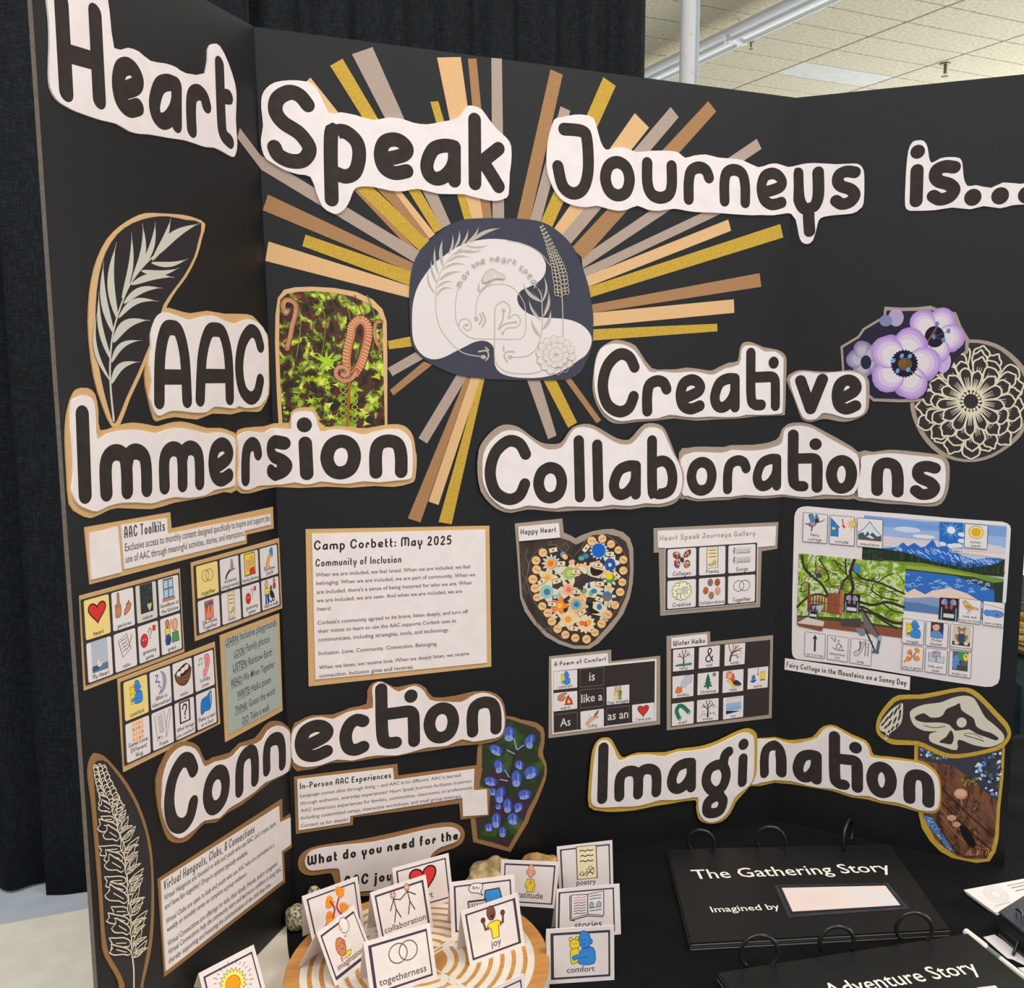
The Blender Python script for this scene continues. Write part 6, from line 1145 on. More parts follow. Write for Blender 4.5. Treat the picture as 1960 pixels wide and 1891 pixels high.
def i_figs(c):
    for x, y in ((.18, .5), (.72, .6)):
        c.ell((x, y + .33), .09, .11, (226, 178, 150), ol=.025, olc=(110, 70, 50)); c.line([(x, y + .22), (x + .03, y - .12), (x - .1, y - .5)], .035, BK); c.line([(x + .03, y - .12), (x + .16, y - .42)], .035, BK)
        for p in ((x - .035, y + .36), (x + .035, y + .36)): c.ell(p, .018, .018, BK, n=6)
        c.line([(x - .04, y + .29), (x, y + .27), (x + .04, y + .29)], .016, BK, 2)
    c.line([(.18, .7), (.42, .62), (.72, .8)], .035, BK); c.line([(.18, .7), (.0, .38)], .035, BK); c.line([(.72, .8), (1.0, .62)], .035, BK)
def i_think(c): c.ell((.3, .34), .2, .25, SKD, ol=.025, olc=(110, 60, 40)); c.ell((.48, .4), .05, .07, SKD, ol=.02, olc=(110, 60, 40), n=8); c.shape([(.25, .0), (.5, .14), (.66, .1), (.55, .0)], YL, .02, BK, 0); c.line([(.16, .0), (.2, .12)], .08, SKD); c.line([(.3, .28), (.38, .26)], .02, BK); c.ell((.24, .4), .015, .02, BK, n=6); c.ell((.36, .42), .015, .02, BK, n=6); P = [(.72 + (.18 + .035 * abs(sin(4.5 * t))) * cos(t), .78 + (.19 + .035 * abs(sin(4.5 * t))) * sin(t)) for t in [2 * pi * k / 54 for k in range(54)]]; c.poly(P, WT); c.line(P, .018, BK, closed=True); c.ell((.62, .5), .03, .025, WT, ol=.015, n=8); [c.line([(x, y), (x + dx, y + dy)], .02, OR) for x, y, dx, dy in ((.48, .74, .12, .02), (.5, .84, .08, -.04), (.54, .66, .05, .12), (.9, .8, .08, .0), (.88, .7, .06, -.05))]
def i_tablet(c): c.shape([(.1, .75), (.05, .9), (.2, 1), (.5, .97), (.52, .82), (.45, .72), (.52, .62), (.35, .7)], WT, .025, BK); c.line([(.16, .84), (.2, .92), (.24, .82), (.3, .9), (.36, .83), (.42, .86)], .02, BK); c.poly([(.55, .2), (.6, .75), (1.1, .78), (1.25, .2)], BL); c.line([(.55, .2), (.6, .75), (1.1, .78), (1.25, .2)], .035, BK); c.rect(.0, .1, .62, .48, (200, 200, 206), .05, BK); [c.rect(.06 + k * .09, .32, .12 + k * .09, .4, WT, .015, BK) for k in range(6)]
def i_grat(c): c.ell((.5, .75), .19, .24, SKN, ol=.025, olc=(130, 70, 50)); [c.ell((x, .7), .05, .08, SKN, ol=.02, olc=(130, 70, 50), n=9) for x in (.28, .72)]; c.ell((.5, .75), .18, .23, SKN); [c.ell((x, .77), .02, .025, BK, n=6) for x in (.44, .56)]; c.shape([(.42, .66), (.58, .67), (.54, .58), (.46, .58)], WT, .02, (150, 60, 50)); c.shape([(.3, .46), (.7, .46), (.82, .2), (.68, .18), (.68, .0), (.3, .0), (.3, .18), (.18, .22)], YL, .025, (110, 90, 30), 0); c.line([(.22, .16), (.35, .2), (.5, .34)], .09, SKN); c.ell((.52, .36), .07, .07, SKN, ol=.02, olc=(130, 70, 50)); c.line([(.78, .2), (.77, .02)], .07, SKN)
def i_joy(c): c.ell((.45, .78), .16, .22, (120, 74, 56), ol=.025, olc=(60, 36, 28)); [c.ell((x, .8), .018, .025, BK, n=6) for x in (.42, .52)]; c.shape([(.4, .7), (.54, .72), (.5, .63), (.44, .63)], (70, 30, 30), .01); c.shape([(.34, .5), (.62, .52), (.78, .42), (.72, .3), (.66, .34), (.62, .0), (.38, .0), (.36, .34), (.28, .3), (.24, .42)], YL, .025, (110, 90, 30), 0); c.line([(.27, .36), (.16, .34), (.12, .58)], .08, (120, 74, 56)); c.line([(.74, .37), (.84, .4), (.88, .62)], .08, (120, 74, 56)); c.ell((.12, .64), .08, .08, (100, 60, 46), ol=.02, olc=(60, 36, 28)); c.ell((.88, .68), .08, .08, (100, 60, 46), ol=.02, olc=(60, 36, 28))
def i_book(c):
    c.poly([(.0, .9), (.0, .1), (.5, .2), (1, .12), (1, .95), (.5, .88)], WT); c.line([(.0, .9), (.0, .1), (.5, .2), (1, .12), (1, .95), (.5, .88)], .025, BK, closed=True); c.line([(.5, .88), (.5, .2)], .03, BK); c.line([(.02, .05), (.5, .14), (.98, .07)], .03, BK); c.line([(-.05, .88), (-.04, .05), (.1, .02)], .03, BK)
    for k in range(7): y = .78 - k * .09; c.line([(.08, y), (.2, y + .03), (.3, y), (.44, y + .03)], .022, (206, 90, 80) if k < 2 else BK, 2)
    for k in range(6): y = .8 - k * .1; (c.line([(.56, y), (.75, y + .02), (.92, y + .03)], .022, BK, 2) if k not in (2, 3) else None)
    for x in (.62, .85): c.shape([(x - .07, .52), (x, .62), (x + .07, .54), (x + .04, .42), (x - .05, .42)], LG, .02, (60, 80, 110), 0)
def i_ballsun(c): i_sun(Cv(c.a, lambda p: c.f((.15 + .7 * p[0], .15 + .7 * p[1])))); c.ell((.5, .5), .15, .15, (240, 150, 30), n=16); [c.line([(.5 + .42 * cos(a), .5 + .42 * sin(a)), (.5 + (.52 if k % 2 else .48) * cos(a), .5 + (.52 if k % 2 else .48) * sin(a))], .012, BK) for k, a in enumerate([2 * pi * k / 28 for k in range(28)])]

# ------------------------------------------------------------------ printed sheets
def sheet(name, label, cat, layers, group=None): return cutout(name, label, cat, layers, group)
CAPW = .15
def caption(cv, lines, y0=.055, dy=.16, xh=None, col=BK, w=CAPW, x0=None):
    """single-storey hand captions, centred, in a unit tile; y up"""
    for k, t in enumerate(reversed(lines)):
        tot = sum(.55 if ch == ' ' else G[ch][0] + .28 for ch in t); wd = min(.95, tot * .08); a = (1 - wd) / 2 if x0 is None else x0
        hand(cv, t, (a, y0 + k * dy), (a + wd, y0 + k * dy), w, None, col)
def tile(root, h, cr, quad, icon, cap, bg=WT, asp=1.0, ib=(.14, .34, .86, .94), caps=None, rnd=True, edge=None, col=BK):
    """a printed symbol card: part > pictogram, caption"""
    ac = Acc(BD, h); px_ = Cv.pxc(ac, cr); q = [ac.surf.from_px(*px(cr, *p), h) for p in quad]; base = Cv(ac, lambda p: p)
    u = base.quad(q); r = .05
    P = []
    for cx, cy, a0 in ((1 - r, 1 - r, 0), (r, 1 - r, 90), (r, r, 180), (1 - r, r, 270)):
        for k in (0, 45, 90): P.append((cx + r * cos(rad(a0 + k)), cy + r * sin(rad(a0 + k))))
    ac.slab([u.f(p) for p in P], mat(bg) if isinstance(bg, tuple) else bg, h - .0002, h)
    if edge: u.line(P, .02, edge, closed=True)
    c = sum(q, Vector((0, 0))) / 4
    t = ac.build('picture_tile', root)
    if icon:
        a2 = Acc(BD, h + .00003); u2 = Cv(a2, u.f); icon(u2.fit(asp, *ib)); a2.build('pictogram', t)
    if cap:
        a3 = Acc(BD, h + .00016); u3 = Cv(a3, u.f); (caps or caption)(u3, cap if isinstance(cap, list) else [cap]); a3.build('caption', t)
    return t
def grid(root, h, cr, Q, nx, ny, gap, items, bg0=None, **kw):
    """cells of a bilinear grid; Q = TL,TR,BR,BL in crop pixels"""
    TL, TR, BR, BL = [BD.from_px(*px(cr, *p), h) for p in Q]
    g = lambda x, y: (TL * (1 - x) + TR * x) * (1 - y) + (BL * (1 - x) + BR * x) * y
    ac = Acc(BD, h); e = .02
    ac.slab([g(-e, -e), g(1 + e, -e), g(1 + e, 1 + e), g(-e, 1 + e)], mat((50, 45, 47), .5, .35), h - .0004, h); ac.build('symbol_grid', root)
    for k, it in enumerate(items):
        if it is None: continue
        i, j = k % nx, k // nx; x0, x1 = i / nx + gap / 2 * (i > 0), (i + 1) / nx - gap / 2 * (i < nx - 1); y0, y1 = j / ny + gap * .75 * (j > 0), (j + 1) / ny - gap * .75 * (j < ny - 1)
        def quad(x0=x0, x1=x1, y0=y0, y1=y1): return [g(x0, y0), g(x1, y0), g(x1, y1), g(x0, y1)]
        qq = quad(); tile_uv(root, h + .0003, qq, *it, **kw)
def tile_uv(root, h, q, icon, cap, bg=WT, asp=1.0, ib=(.12, .34, .88, .94), rnd=.05, col=BK, edge=None, x0=None, fs=.062):
    ac = Acc(BD, h); u = Cv(ac, lambda p: p).quad(q); r = rnd; P = []
    for cx, cy, a0 in ((1 - r, 1 - r, 0), (r, 1 - r, 90), (r, r, 180), (1 - r, r, 270)):
        for k in (0, 45, 90): P.append((cx + r * cos(rad(a0 + k)), cy + r * sin(rad(a0 + k))))
    ac.slab([u.f(p) for p in P], mat(bg), h - .0003, h)
    if edge: u.line(P, .018, edge, closed=True)
    t = ac.build('picture_tile', root)
    if icon: a2 = Acc(BD, h + .00003); icon(Cv(a2, u.f).fit(asp, *ib)); a2.build('pictogram', t)
    if cap: a3 = Acc(BD, h + .00016); caption(Cv(a3, u.f), cap if isinstance(cap, list) else [cap], col=col, x0=x0, w=.15); a3.build('caption', t)
def lay(pn, tr, m, h0, h1): return (pn, tr, m, h0, h1, 0)
def texts(root, cr, h, rows, name='printed_text'):
    ac = Acc(BD, h - .00008); cv = Cv.pxc(ac, cr)
    for r_ in rows:
        k, t, p0, p1 = r_[:4]; o = r_[4] if len(r_) > 4 else {}
        if k == 'h': hand(cv, t, p0, p1, **o)
        else: body(cv, t, p0, p1, **o)
    return ac.build(name, root)
def vh(cr, a, b, h=.0015): return (BD.from_px(*px(cr, *a), h) - BD.from_px(*px(cr, *b), h)).length
D1 = (74, 70, 74)
r = sheet('text_sheet', "tan backed paper strip titled 'AAC Toolkits' at the top of the lower left wing", 'paper sheet', [
 lay('backing', T('M', '102,230 868,95 880,240 1785,47 1792,240 1550,295 1552,375 150,740'), TAN, 0, .0009), lay('paper', T('M', '428,210 838,148 848,288 1762,112 1768,205 1530,262 1538,345 462,605'), WHITE, .0009, .002)], 'text sheets')
ac = Acc(BD, .0024); ac.slab(outline(BD, T('M', '155,280 280,255 400,222 418,420 435,630 170,697 158,480'), .0024, 0), WHITE, .0009, .0024); tagobj(ac.build('blank_square', r), 'white square paper at the left end')
texts(r, 'M', .0021, [('h', 'AAC Toolkits', (458, 330), (820, 262), dict(hgt=vh('M', (640, 225), (640, 290)), w=.2, col=D1)), ('b', 'Exclusive access to monthly content designed specifically to inspire and support the', (465, 445), (1757, 172), dict(hs=1.5, col=D1)), ('b', 'use of AAC through meaningful activities, stories, and interactions.', (470, 548), (1530, 305), dict(hs=1.45, col=D1))])
TY = (236, 206, 130)
for (cr, lab, ol, ins, Q, items) in (
 ('N', "tan backed symbol sheet beginning with the red heart tile, left wing", '90,585 1485,205 1550,1365 155,1905', '130,640 1460,280 1522,1325 200,1812', [(145, 655), (1455, 290), (1510, 1312), (213, 1800)],
  [(i_heart, 'heart', TY), (i_gestures, 'gestures', WT, .95), (i_night, 'nature', (206, 202, 190), .62, (.15, .22, .85, 1.0)), (i_window, ['Goodbyes at', 'the Window'], WT, .85, (.1, .36, .85, .98)), (i_sea, 'My Heart', WT, .68, (.1, .2, .9, 1)), (i_note, 'note', WT, .9), (i_guess, ['guessing', 'game'], WT, .95), (i_greet, 'greet', WT, .85, (.1, .22, .9, .97))]),
 ('O', "tan backed symbol sheet beginning with two linked rings, beside the left fold", '135,490 1580,85 1632,1240 205,1780', '190,545 1545,165 1605,1190 255,1680', [(215, 555), (1540, 188), (1588, 1180), (268, 1655)],
  [(i_rings, 'together', TY, .95), (i_play, ['inclusive', 'playgrounds'], WT, .9), (i_family, 'family photos', WT, .8, (.1, .24, .9, .96)), (i_rainbow, ['Rainbow', 'Earth'], WT, .8), (i_movebook, ['We Move', 'Together'], WT, .75), (i_scroll, 'haiku', WT, .5, (.1, .2, .9, .97)), (i_guess, ['guessing', 'game'], WT, .95), (i_walk, 'take a walk', WT, .85, (.08, .2, .92, .97))]),
 ('P', "tan backed symbol sheet beginning with the blue hugging figure, left wing", '38,580 1390,60 1468,1200 120,1875', '95,635 1362,162 1425,1180 162,1775', [(115, 632), (1358, 168), (1413, 1175), (168, 1752)],
  [(i_hug, 'comfort', TY, .85), (i_moon, ['What is', 'hibernation?'], WT, .75), (i_nest, 'nests', WT, 1.1, (.06, .28, .94, .98)), (i_ear, ['Lullaby', 'Love'], WT, .85), (i_lovebook, ['Same Love,', 'Different', 'Hug'], WT, .78, (.1, .46, .9, 1)), (i_poem, 'Poem', WT, .8, (.1, .22, .9, .95)), (i_question, ['What brings', 'you comfort?'], WT, .8, (.15, .4, .85, .98)), (i_blanket, ['Make a nest', 'or a fort'], WT, .85, (.1, .38, .9, .98))])):
    r = sheet('symbol_sheet', lab, 'symbol sheet', [lay('backing', T(cr, ol), TAN, 0, .0008), lay('laminate', T(cr, ins), mat((196, 180, 150), .35, .5), .0008, .0013)], 'laminated symbol sheets on the left wing')
    grid(r, .0018, cr, Q, 4, 2, .028, items)
r = sheet('text_sheet', "tan backed grey green activity list starting 'LEARN', beside the left fold", 'paper sheet', [lay('backing', T('Q', '85,350 942,30 992,1440 165,1895'), TAN, 0, .0009), lay('paper', T('Q', '145,410 905,130 970,1375 215,1785'), mat((166, 174, 166)), .0009, .0016)], 'text sheets')
rows = []
D3 = (66, 74, 76)
for a, b, p, q, m in (('LEARN:', 'Inclusive playgrounds', (165, 508), (900, 205), (357, 430)), ('LOOK:', 'Family photos', (288, 668), (805, 440), (450, 600)), ('LISTEN:', 'Rainbow Earth', (275, 878), (838, 632), (480, 790)), ('READ:', 'We Move Together', (248, 1095), (880, 800), (408, 1015)), ('WRITE:', 'Haiku poem', (335, 1268), (822, 1030), (522, 1178)), ('THINK:', 'Guess the word', (302, 1488), (878, 1195), (485, 1395)), ('DO:', 'Take a walk', (412, 1632), (800, 1430), (505, 1580))):
    dx, dy = q[0] - p[0], q[1] - p[1]; m2 = (m[0] + 18, p[1] + dy * (m[0] + 18 - p[0]) / dx); m1 = (m[0], p[1] + dy * (m[0] - p[0]) / dx)
    rows += [('b', a, p, m1, dict(hs=1.5, col=D3, bold=.012)), ('b', b, m2, q, dict(hs=1.5, col=D3, shear=.3 if 'Move' in b else 0))]
texts(r, 'Q', .0017, rows)
ac = Acc(BD, .0017); cv = Cv.pxc(ac, 'Q')
for p, q in (((165, 535), (360, 452)), ((288, 688), (453, 612)), ((275, 903), (482, 805)), ((250, 1118), (415, 1040)), ((337, 1288), (524, 1192)), ((305, 1508), (487, 1412)), ((413, 1652), (505, 1605))): cv.line([p, q], 6, D3)
ac.build('underline', r)
r = sheet('text_sheet', "large tan backed text page titled 'Camp ...: May 2025' on the centre panel", 'paper sheet', [lay('backing', T('R', '75,115 1843,82 1862,1437 105,1628'), TAN, 0, .0008), lay('paper', T('R', '135,158 1805,120 1820,1400 170,1562'), WHITE, .0008, .0018)], 'text sheets')
D2 = (98, 90, 90)
texts(r, 'R', .0019, [('h', 'Camp Corbett: May 2025', (155, 318), (1478, 262), dict(hgt=vh('R', (300, 250), (300, 308)), w=.2)), ('h', 'Community of Inclusion', (170, 476), (995, 436), dict(hgt=vh('R', (300, 420), (300, 466)), w=.19))] + [('b', t, a, b, dict(col=D2, hs=1.0, **o)) for t, a, b, o in (
 ('When we are included, we feel loved. When we are included, we feel', (173, 573), (1657, 490), {}), ('belonging. When we are included, we are part of community. When we', (178, 652), (1708, 567), {}), ("are included, there's a sense of being honored for who we are. When", (180, 738), (1672, 645), {}),
 ('we are included, we are seen. And when we are included, we are', (183, 820), (1580, 726), {}), ('heard.', (184, 900), (320, 892), dict(shear=.25)), ("Corbett's community agreed to be brave, listen deeply, and turn off", (190, 1034), (1637, 922), {}), ('their voices to learn to use the AAC supports Corbett uses to', (193, 1114), (1523, 1010), {}),
 ('communicate, including strategies, tools, and technology.', (196, 1197), (1457, 1098), {}), ('Inclusion. Love. Community. Connection. Belonging.', (200, 1328), (1343, 1232), {}), ('When we listen, we receive love. When we deeply listen, we receive', (205, 1463), (1648, 1325), {}), ('connection. Inclusion gives and receives.', (207, 1544), (1113, 1455), {}))])
# happy heart collage
r = sheet('heart_collage', "taupe edged heart shaped photo of painted flowers with the title 'Happy Heart'", 'collage print', [
 lay('backing', T('S', '108,155 745,88 765,275 850,310 925,355 1000,315 1150,260 1300,232 1430,228 1560,270 1650,350 1695,480 1700,750 1690,950 1650,1150 1560,1370 1420,1560 1230,1760 1110,1835 900,1835 700,1770 520,1670 360,1500 240,1330 180,1150 150,700'), TAUPE, 0, .0009),
 lay('photo', T('S', '165,385 710,345 830,380 930,440 1050,380 1150,310 1350,295 1500,330 1600,400 1640,520 1650,800 1630,1000 1590,1150 1480,1380 1360,1520 1180,1720 1080,1785 900,1785 700,1710 540,1610 400,1470 290,1300 210,1130 185,800'), nmat('dark_slate_print', (50, 42, 40), (72, 62, 56), 40, .5), .0009, .0013)])
ac = Acc(BD, .0026); ac.slab(outline(BD, T('S', '155,198 700,150 715,342 165,392'), .0026, 0), WHITE, .0013, .0026); ac.build('title_label', r)
texts(r, 'S', .0027, [('h', 'Happy Heart', (185, 305), (660, 268), dict(hgt=vh('S', (330, 245), (330, 292)), w=.19))])
ac = Acc(BD, .0014); cv = Cv.pxc(ac, 'S'); random.seed(12)
for P in ([(280, 500), (250, 600), (290, 700), (270, 900), (320, 1100), (400, 1250), (520, 1400), (640, 1600), (760, 1710)], [(480, 470), (380, 540), (310, 660), (290, 800)], [(600, 400), (560, 440), (660, 440), (740, 520), (860, 590), (960, 720)], [(740, 460), (790, 420), (830, 470), (780, 540)], [(1060, 380), (980, 500), (900, 590)], [(1340, 310), (1470, 400), (1580, 560), (1620, 760), (1600, 1000), (1540, 1180), (1430, 1360), (1250, 1580)], [(230, 760), (210, 830), (260, 900), (230, 1000), (270, 1090)], [(400, 1480), (450, 1580), (560, 1560), (600, 1610)]): cv.line(P, 7, (126, 108, 96), 5)
CB = (222, 204, 168)
def fl(x, y, r_, n, c1, c2=None, c3=None, lob=.25):
    P = [(x + r_ * (1 - lob * .5 + lob * cos(n * t)) * cos(t), y + r_ * (1 - lob * .5 + lob * cos(n * t)) * sin(t)) for t in [2 * pi * k / (n * 6) for k in range(n * 6)]]
    cv.poly(P, c1)
    if c2: cv.ell((x, y), r_ * .62, r_ * .62, c2)
    if c3: cv.ell((x + 4, y), r_ * .3, r_ * .3, c3)
for _q in range(26): fl(random.uniform(480, 1380), random.uniform(700, 1480), random.uniform(50, 90), 5, random.choice([CB, (214, 204, 176), (196, 200, 186), (226, 196, 150)]), random.choice([None, (226, 180, 120), (150, 180, 170), (236, 170, 110)]))
fl(545, 880, 130, 5, CB, (226, 190, 130), (240, 160, 70)); fl(535, 1070, 150, 5, (214, 208, 190), (150, 190, 170), (60, 120, 170)); fl(840, 820, 140, 5, CB, (150, 180, 120), (200, 200, 60)); fl(1170, 770, 140, 1, (224, 196, 170)); fl(1110, 1040, 132, 1, (218, 208, 184)); fl(1190, 1290, 120, 1, CB); fl(820, 1440, 150, 5, CB, (226, 200, 150), (240, 160, 60)); fl(1060, 1500, 125, 12, CB, (236, 200, 150), (200, 90, 50), .12)
fl(595, 690, 118, 12, (196, 196, 190), (80, 100, 150), None, .2); cv.ell((592, 690), 70, 70, (240, 170, 70)); cv.ell((590, 690), 40, 40, (226, 110, 70)); fl(1235, 515, 120, 14, (180, 200, 220), None, None, .14); cv.ell((1232, 515), 92, 95, (28, 96, 184)); fl(1400, 680, 110, 5, (216, 214, 196)); cv.ell((1385, 705), 74, 88, (36, 80, 160)); cv.ell((1382, 708), 24, 26, (206, 206, 200))
fl(825, 1040, 125, 6, (214, 204, 176), (232, 170, 130), (226, 110, 100), .3); fl(705, 1255, 110, 5, (232, 120, 70), (240, 140, 60), (246, 190, 70)); fl(930, 1240, 120, 14, (236, 176, 110), (120, 170, 180), (60, 110, 160), .14); fl(1385, 890, 100, 7, (206, 206, 190), (90, 140, 60), None, .3); cv.ell((1370, 860), 52, 46, (230, 200, 40), .5); fl(1345, 1130, 110, 7, (196, 206, 190), (60, 120, 150), None, .3); cv.ell((1340, 1150), 32, 30, (206, 60, 60)); cv.poly([(1100, 910), (1125, 1020), (1080, 1020)], (40, 70, 150))
for (x, y, c1) in ((1040, 1060, (110, 160, 120)), (1130, 1090, (110, 180, 120)), (1170, 1060, (60, 120, 160)), (1000, 620, (90, 160, 150)), (1060, 590, (70, 120, 180)), (750, 570, (110, 140, 190)), (780, 600, (230, 190, 90)), (1000, 760, (220, 210, 180)), (1040, 790, (216, 208, 190)), (1240, 1270, (50, 110, 180)), (1010, 1490, (226, 110, 60)), (1100, 1480, (240, 160, 70)), (820, 1430, (240, 150, 50)), (870, 670, (226, 170, 150))): cv.ell((x, y), 42, 34, c1, random.uniform(0, 3), n=10)
cv.poly([(1130, 730), (1180, 760), (1300, 790), (1230, 850), (1150, 850), (1120, 790)], (40, 34, 34), 2); cv.poly([(1080, 1220), (1160, 1220), (1150, 1290), (1250, 1350), (1140, 1360), (1110, 1290)], (36, 32, 32), 2)
for (x, y, a) in ((622, 510, -.2), (728, 690, -.05), (925, 800, .05), (1062, 485, -.9), (1383, 562, .0), (1230, 710, .2), (1472, 845, .8), (468, 932, -.6), (668, 928, -.3), (935, 1070, .0), (1250, 962, .05), (1240, 1170, .4), (608, 1235, .1), (1010, 1345, -.6), (900, 1562, .1)):
    R_ = [(x + 56 * sx * cos(a) - 32 * sy * sin(a), y + 56 * sx * sin(a) + 32 * sy * cos(a)) for sx, sy in ((-1, -1), (1, -1), (1, 1), (-1, 1))]; cv.poly(R_, (222, 206, 172)); cv.line(R_, 5, (70, 56, 50), closed=True); cv.ell((x, y), 13, 15, random.choice([(60, 50, 50), (150, 60, 50), (90, 80, 90)]), n=8)
for (x, y) in ((485, 545), (392, 650), (400, 772), (350, 902), (378, 1022), (405, 1145), (475, 1262), (550, 1352), (605, 1465), (680, 1567), (785, 1645), (918, 1688), (1070, 1705), (1182, 1617), (1270, 1498), (1355, 1375), (1452, 1248), (1520, 1072), (1548, 940), (1562, 785), (1562, 640), (1495, 510), (1398, 430), (1280, 358), (1140, 390)):
    rr = random.uniform(52, 62); cv.ell((x, y), rr, rr, (222, 172, 112), n=20); cv.ell((x, y), rr - 5, rr - 5, (230, 184, 126), n=20); a = random.uniform(-.6, .6)
    for k in range(5): q = -rr * .5 + k * rr * .25; cv.line([(x + q * cos(a), y + q * sin(a) - 10), (x + (q + 6) * cos(a), y + (q + 6) * sin(a) + 8)], 5, (96, 66, 44))
ac.build('photo_print', r)
# gallery sheet
r = sheet('symbol_sheet', "taupe backed sheet of six symbol tiles titled '... Gallery' on the centre panel", 'symbol sheet', [
 lay('backing', T('T', '85,160 1885,70 1868,455 1643,490 1620,1298 182,1422 160,510 88,512'), TAUPE, 0, .0009), lay('paper', T('T', '145,198 1850,130 1838,410 1590,432 1575,1240 245,1358 250,440 150,442'), WHITE, .0009, .0018)])
texts(r, 'T', .0019, [('h', 'Heart Speak Journeys Gallery', (170, 342), (1550, 262), dict(hgt=vh('T', (300, 285), (300, 336)), w=.2, col=(158, 146, 130)))])
grid(r, .0023, 'T', [(285, 465), (1553, 385), (1542, 1215), (280, 1325)], 3, 2, .035, [(i_butterfly, 'Collages', WT, 1.1, (.05, .24, .95, .97)), (i_scroll, 'Poems', WT, .72, (.1, .24, .9, .98)), (i_music, 'Songs', WT, 1.1, (.08, .28, .92, .95)), (i_cloudart, 'Creative', WT, 1.1, (.05, .24, .95, .98)), (i_eggs, 'Collaborations', WT, 1.0, (.1, .22, .9, .98)), (i_rings, 'Together', WT, 1.1, (.15, .3, .85, .95))])
# poem sheet
r = sheet('poem_sheet', "taupe backed dark sheet titled 'A Poem of Comfort' on the centre panel", 'symbol sheet', [
 lay('backing', T('U', '90,218 1060,115 1065,295 1828,208 1825,1278 82,1495'), TAUPE, 0, .0009), lay('paper', T('U', '125,258 1005,168 1018,330 1770,255 1765,1222 140,1435'), WHITE, .0009, .0016), lay('dark_print', T('U', '155,450 1010,358 1745,285 1735,1205 160,1412'), mat((52, 46, 44)), .0016, .00165)])
texts(r, 'U', .0017, [('h', 'A Poem of Comfort', (170, 372), (980, 282), dict(hgt=vh('U', (400, 300), (400, 342)), w=.2))])
def px_tiles(r, cr, h, L):
    for q, ic, cp, *o in L:
        Q = [BD.from_px(*px(cr, q[i], q[i + 1]), h) for i in (0, 2, 4, 6)]
        kw = o[0] if o else {}; tile_uv(r, h, Q, ic, cp, **kw)
px_tiles(r, 'U', .002, [((160, 455, 530, 422, 530, 700, 160, 742), i_hug, 'comfort', dict(asp=.85, ib=(.1, .24, .9, .96), rnd=.03)), ((160, 792, 530, 755, 530, 1030, 160, 1078), i_warmfire, 'warm', dict(asp=1.2, ib=(.1, .24, .9, .96), rnd=.03)), ((580, 1080, 945, 1032, 945, 1312, 585, 1355), i_tickly, 'tickly', dict(asp=1.1, ib=(.1, .24, .9, .96), rnd=.03)),
 ((990, 697, 1345, 655, 1343, 940, 990, 975), i_two, 'hug, snuggle', dict(asp=.8, ib=(.1, .24, .9, .98), rnd=.03)), ((1388, 975, 1733, 935, 1733, 1210, 1390, 1245), i_heart, 'I love you', dict(asp=.95, ib=(.1, .26, .9, .98), rnd=.03))])
ac = Acc(BD, .0018); cv = Cv.pxc(ac, 'U'); lw = (214, 206, 196)
for q in ((575, 420, 945, 380, 943, 660, 578, 697), (577, 745, 943, 707, 943, 985, 577, 1025), (165, 1130, 530, 1085, 530, 1360, 165, 1400), (990, 1025, 1345, 985, 1345, 1255, 993, 1295)): cv.line([(q[0], q[1]), (q[2], q[3]), (q[4], q[5]), (q[6], q[7])], 4, (150, 140, 132), closed=True)
for t, a, b in (('is', (716, 598), (805, 588)), ('like a', (592, 942), (922, 898)), ('As', (262, 1315), (425, 1292)), ('as an', (1005, 1215), (1325, 1175))): body(cv, t, a, b, 1.1, lw, .01)
ac.build('printed_text', r)
# winter sheet
r = sheet('poem_sheet', "taupe backed dark sheet titled 'Winter Haiku' near the right fold", 'symbol sheet', [
 lay('backing', T('V', '132,228 810,155 812,318 1795,212 1772,1505 135,1698'), TAUPE, 0, .0009), lay('dark_print', T('V', '205,425 1752,285 1727,1450 200,1645'), mat((54, 47, 45)), .0009, .0013), lay('title_label', T('V', '205,262 762,198 768,365 208,420'), WHITE, .0009, .0022)])
texts(r, 'V', .0023, [('h', 'Winter Haiku', (232, 382), (728, 330), dict(hgt=vh('V', (380, 300), (380, 352)), w=.2))])
k1 = dict(asp=1.1, ib=(.08, .22, .92, .97), rnd=.02)
px_tiles(r, 'V', .0017, [((233, 440, 563, 408, 557, 745, 230, 780), i_tree, 'rainy', k1), ((640, 402, 963, 368, 955, 697, 630, 733), i_amp, 'and', dict(asp=.8, ib=(.1, .26, .9, .92), rnd=.02)), ((1042, 358, 1360, 330, 1347, 660, 1035, 692), i_windy, 'windy', k1),
 ((222, 860, 553, 822, 548, 1160, 222, 1198), i_smoke, 'smokey', k1), ((618, 812, 945, 775, 942, 1110, 612, 1148), i_xmas, 'Christmas', dict(asp=.85, ib=(.1, .24, .9, .97), rnd=.02)), ((1012, 775, 1333, 740, 1325, 1080, 1003, 1115), i_relax, 'relax', k1), ((1403, 733, 1720, 697, 1708, 1025, 1393, 1058), i_warm2, 'warm', k1),
 ((215, 1285, 557, 1243, 550, 1587, 212, 1633), i_scarf, 'scarf', k1), ((608, 1230, 943, 1193, 937, 1533, 603, 1572), lambda c: i_tree(c, 1), 'snowy', k1), ((1017, 1193, 1333, 1155, 1325, 1485, 1013, 1530), i_ice, 'icy', k1)])
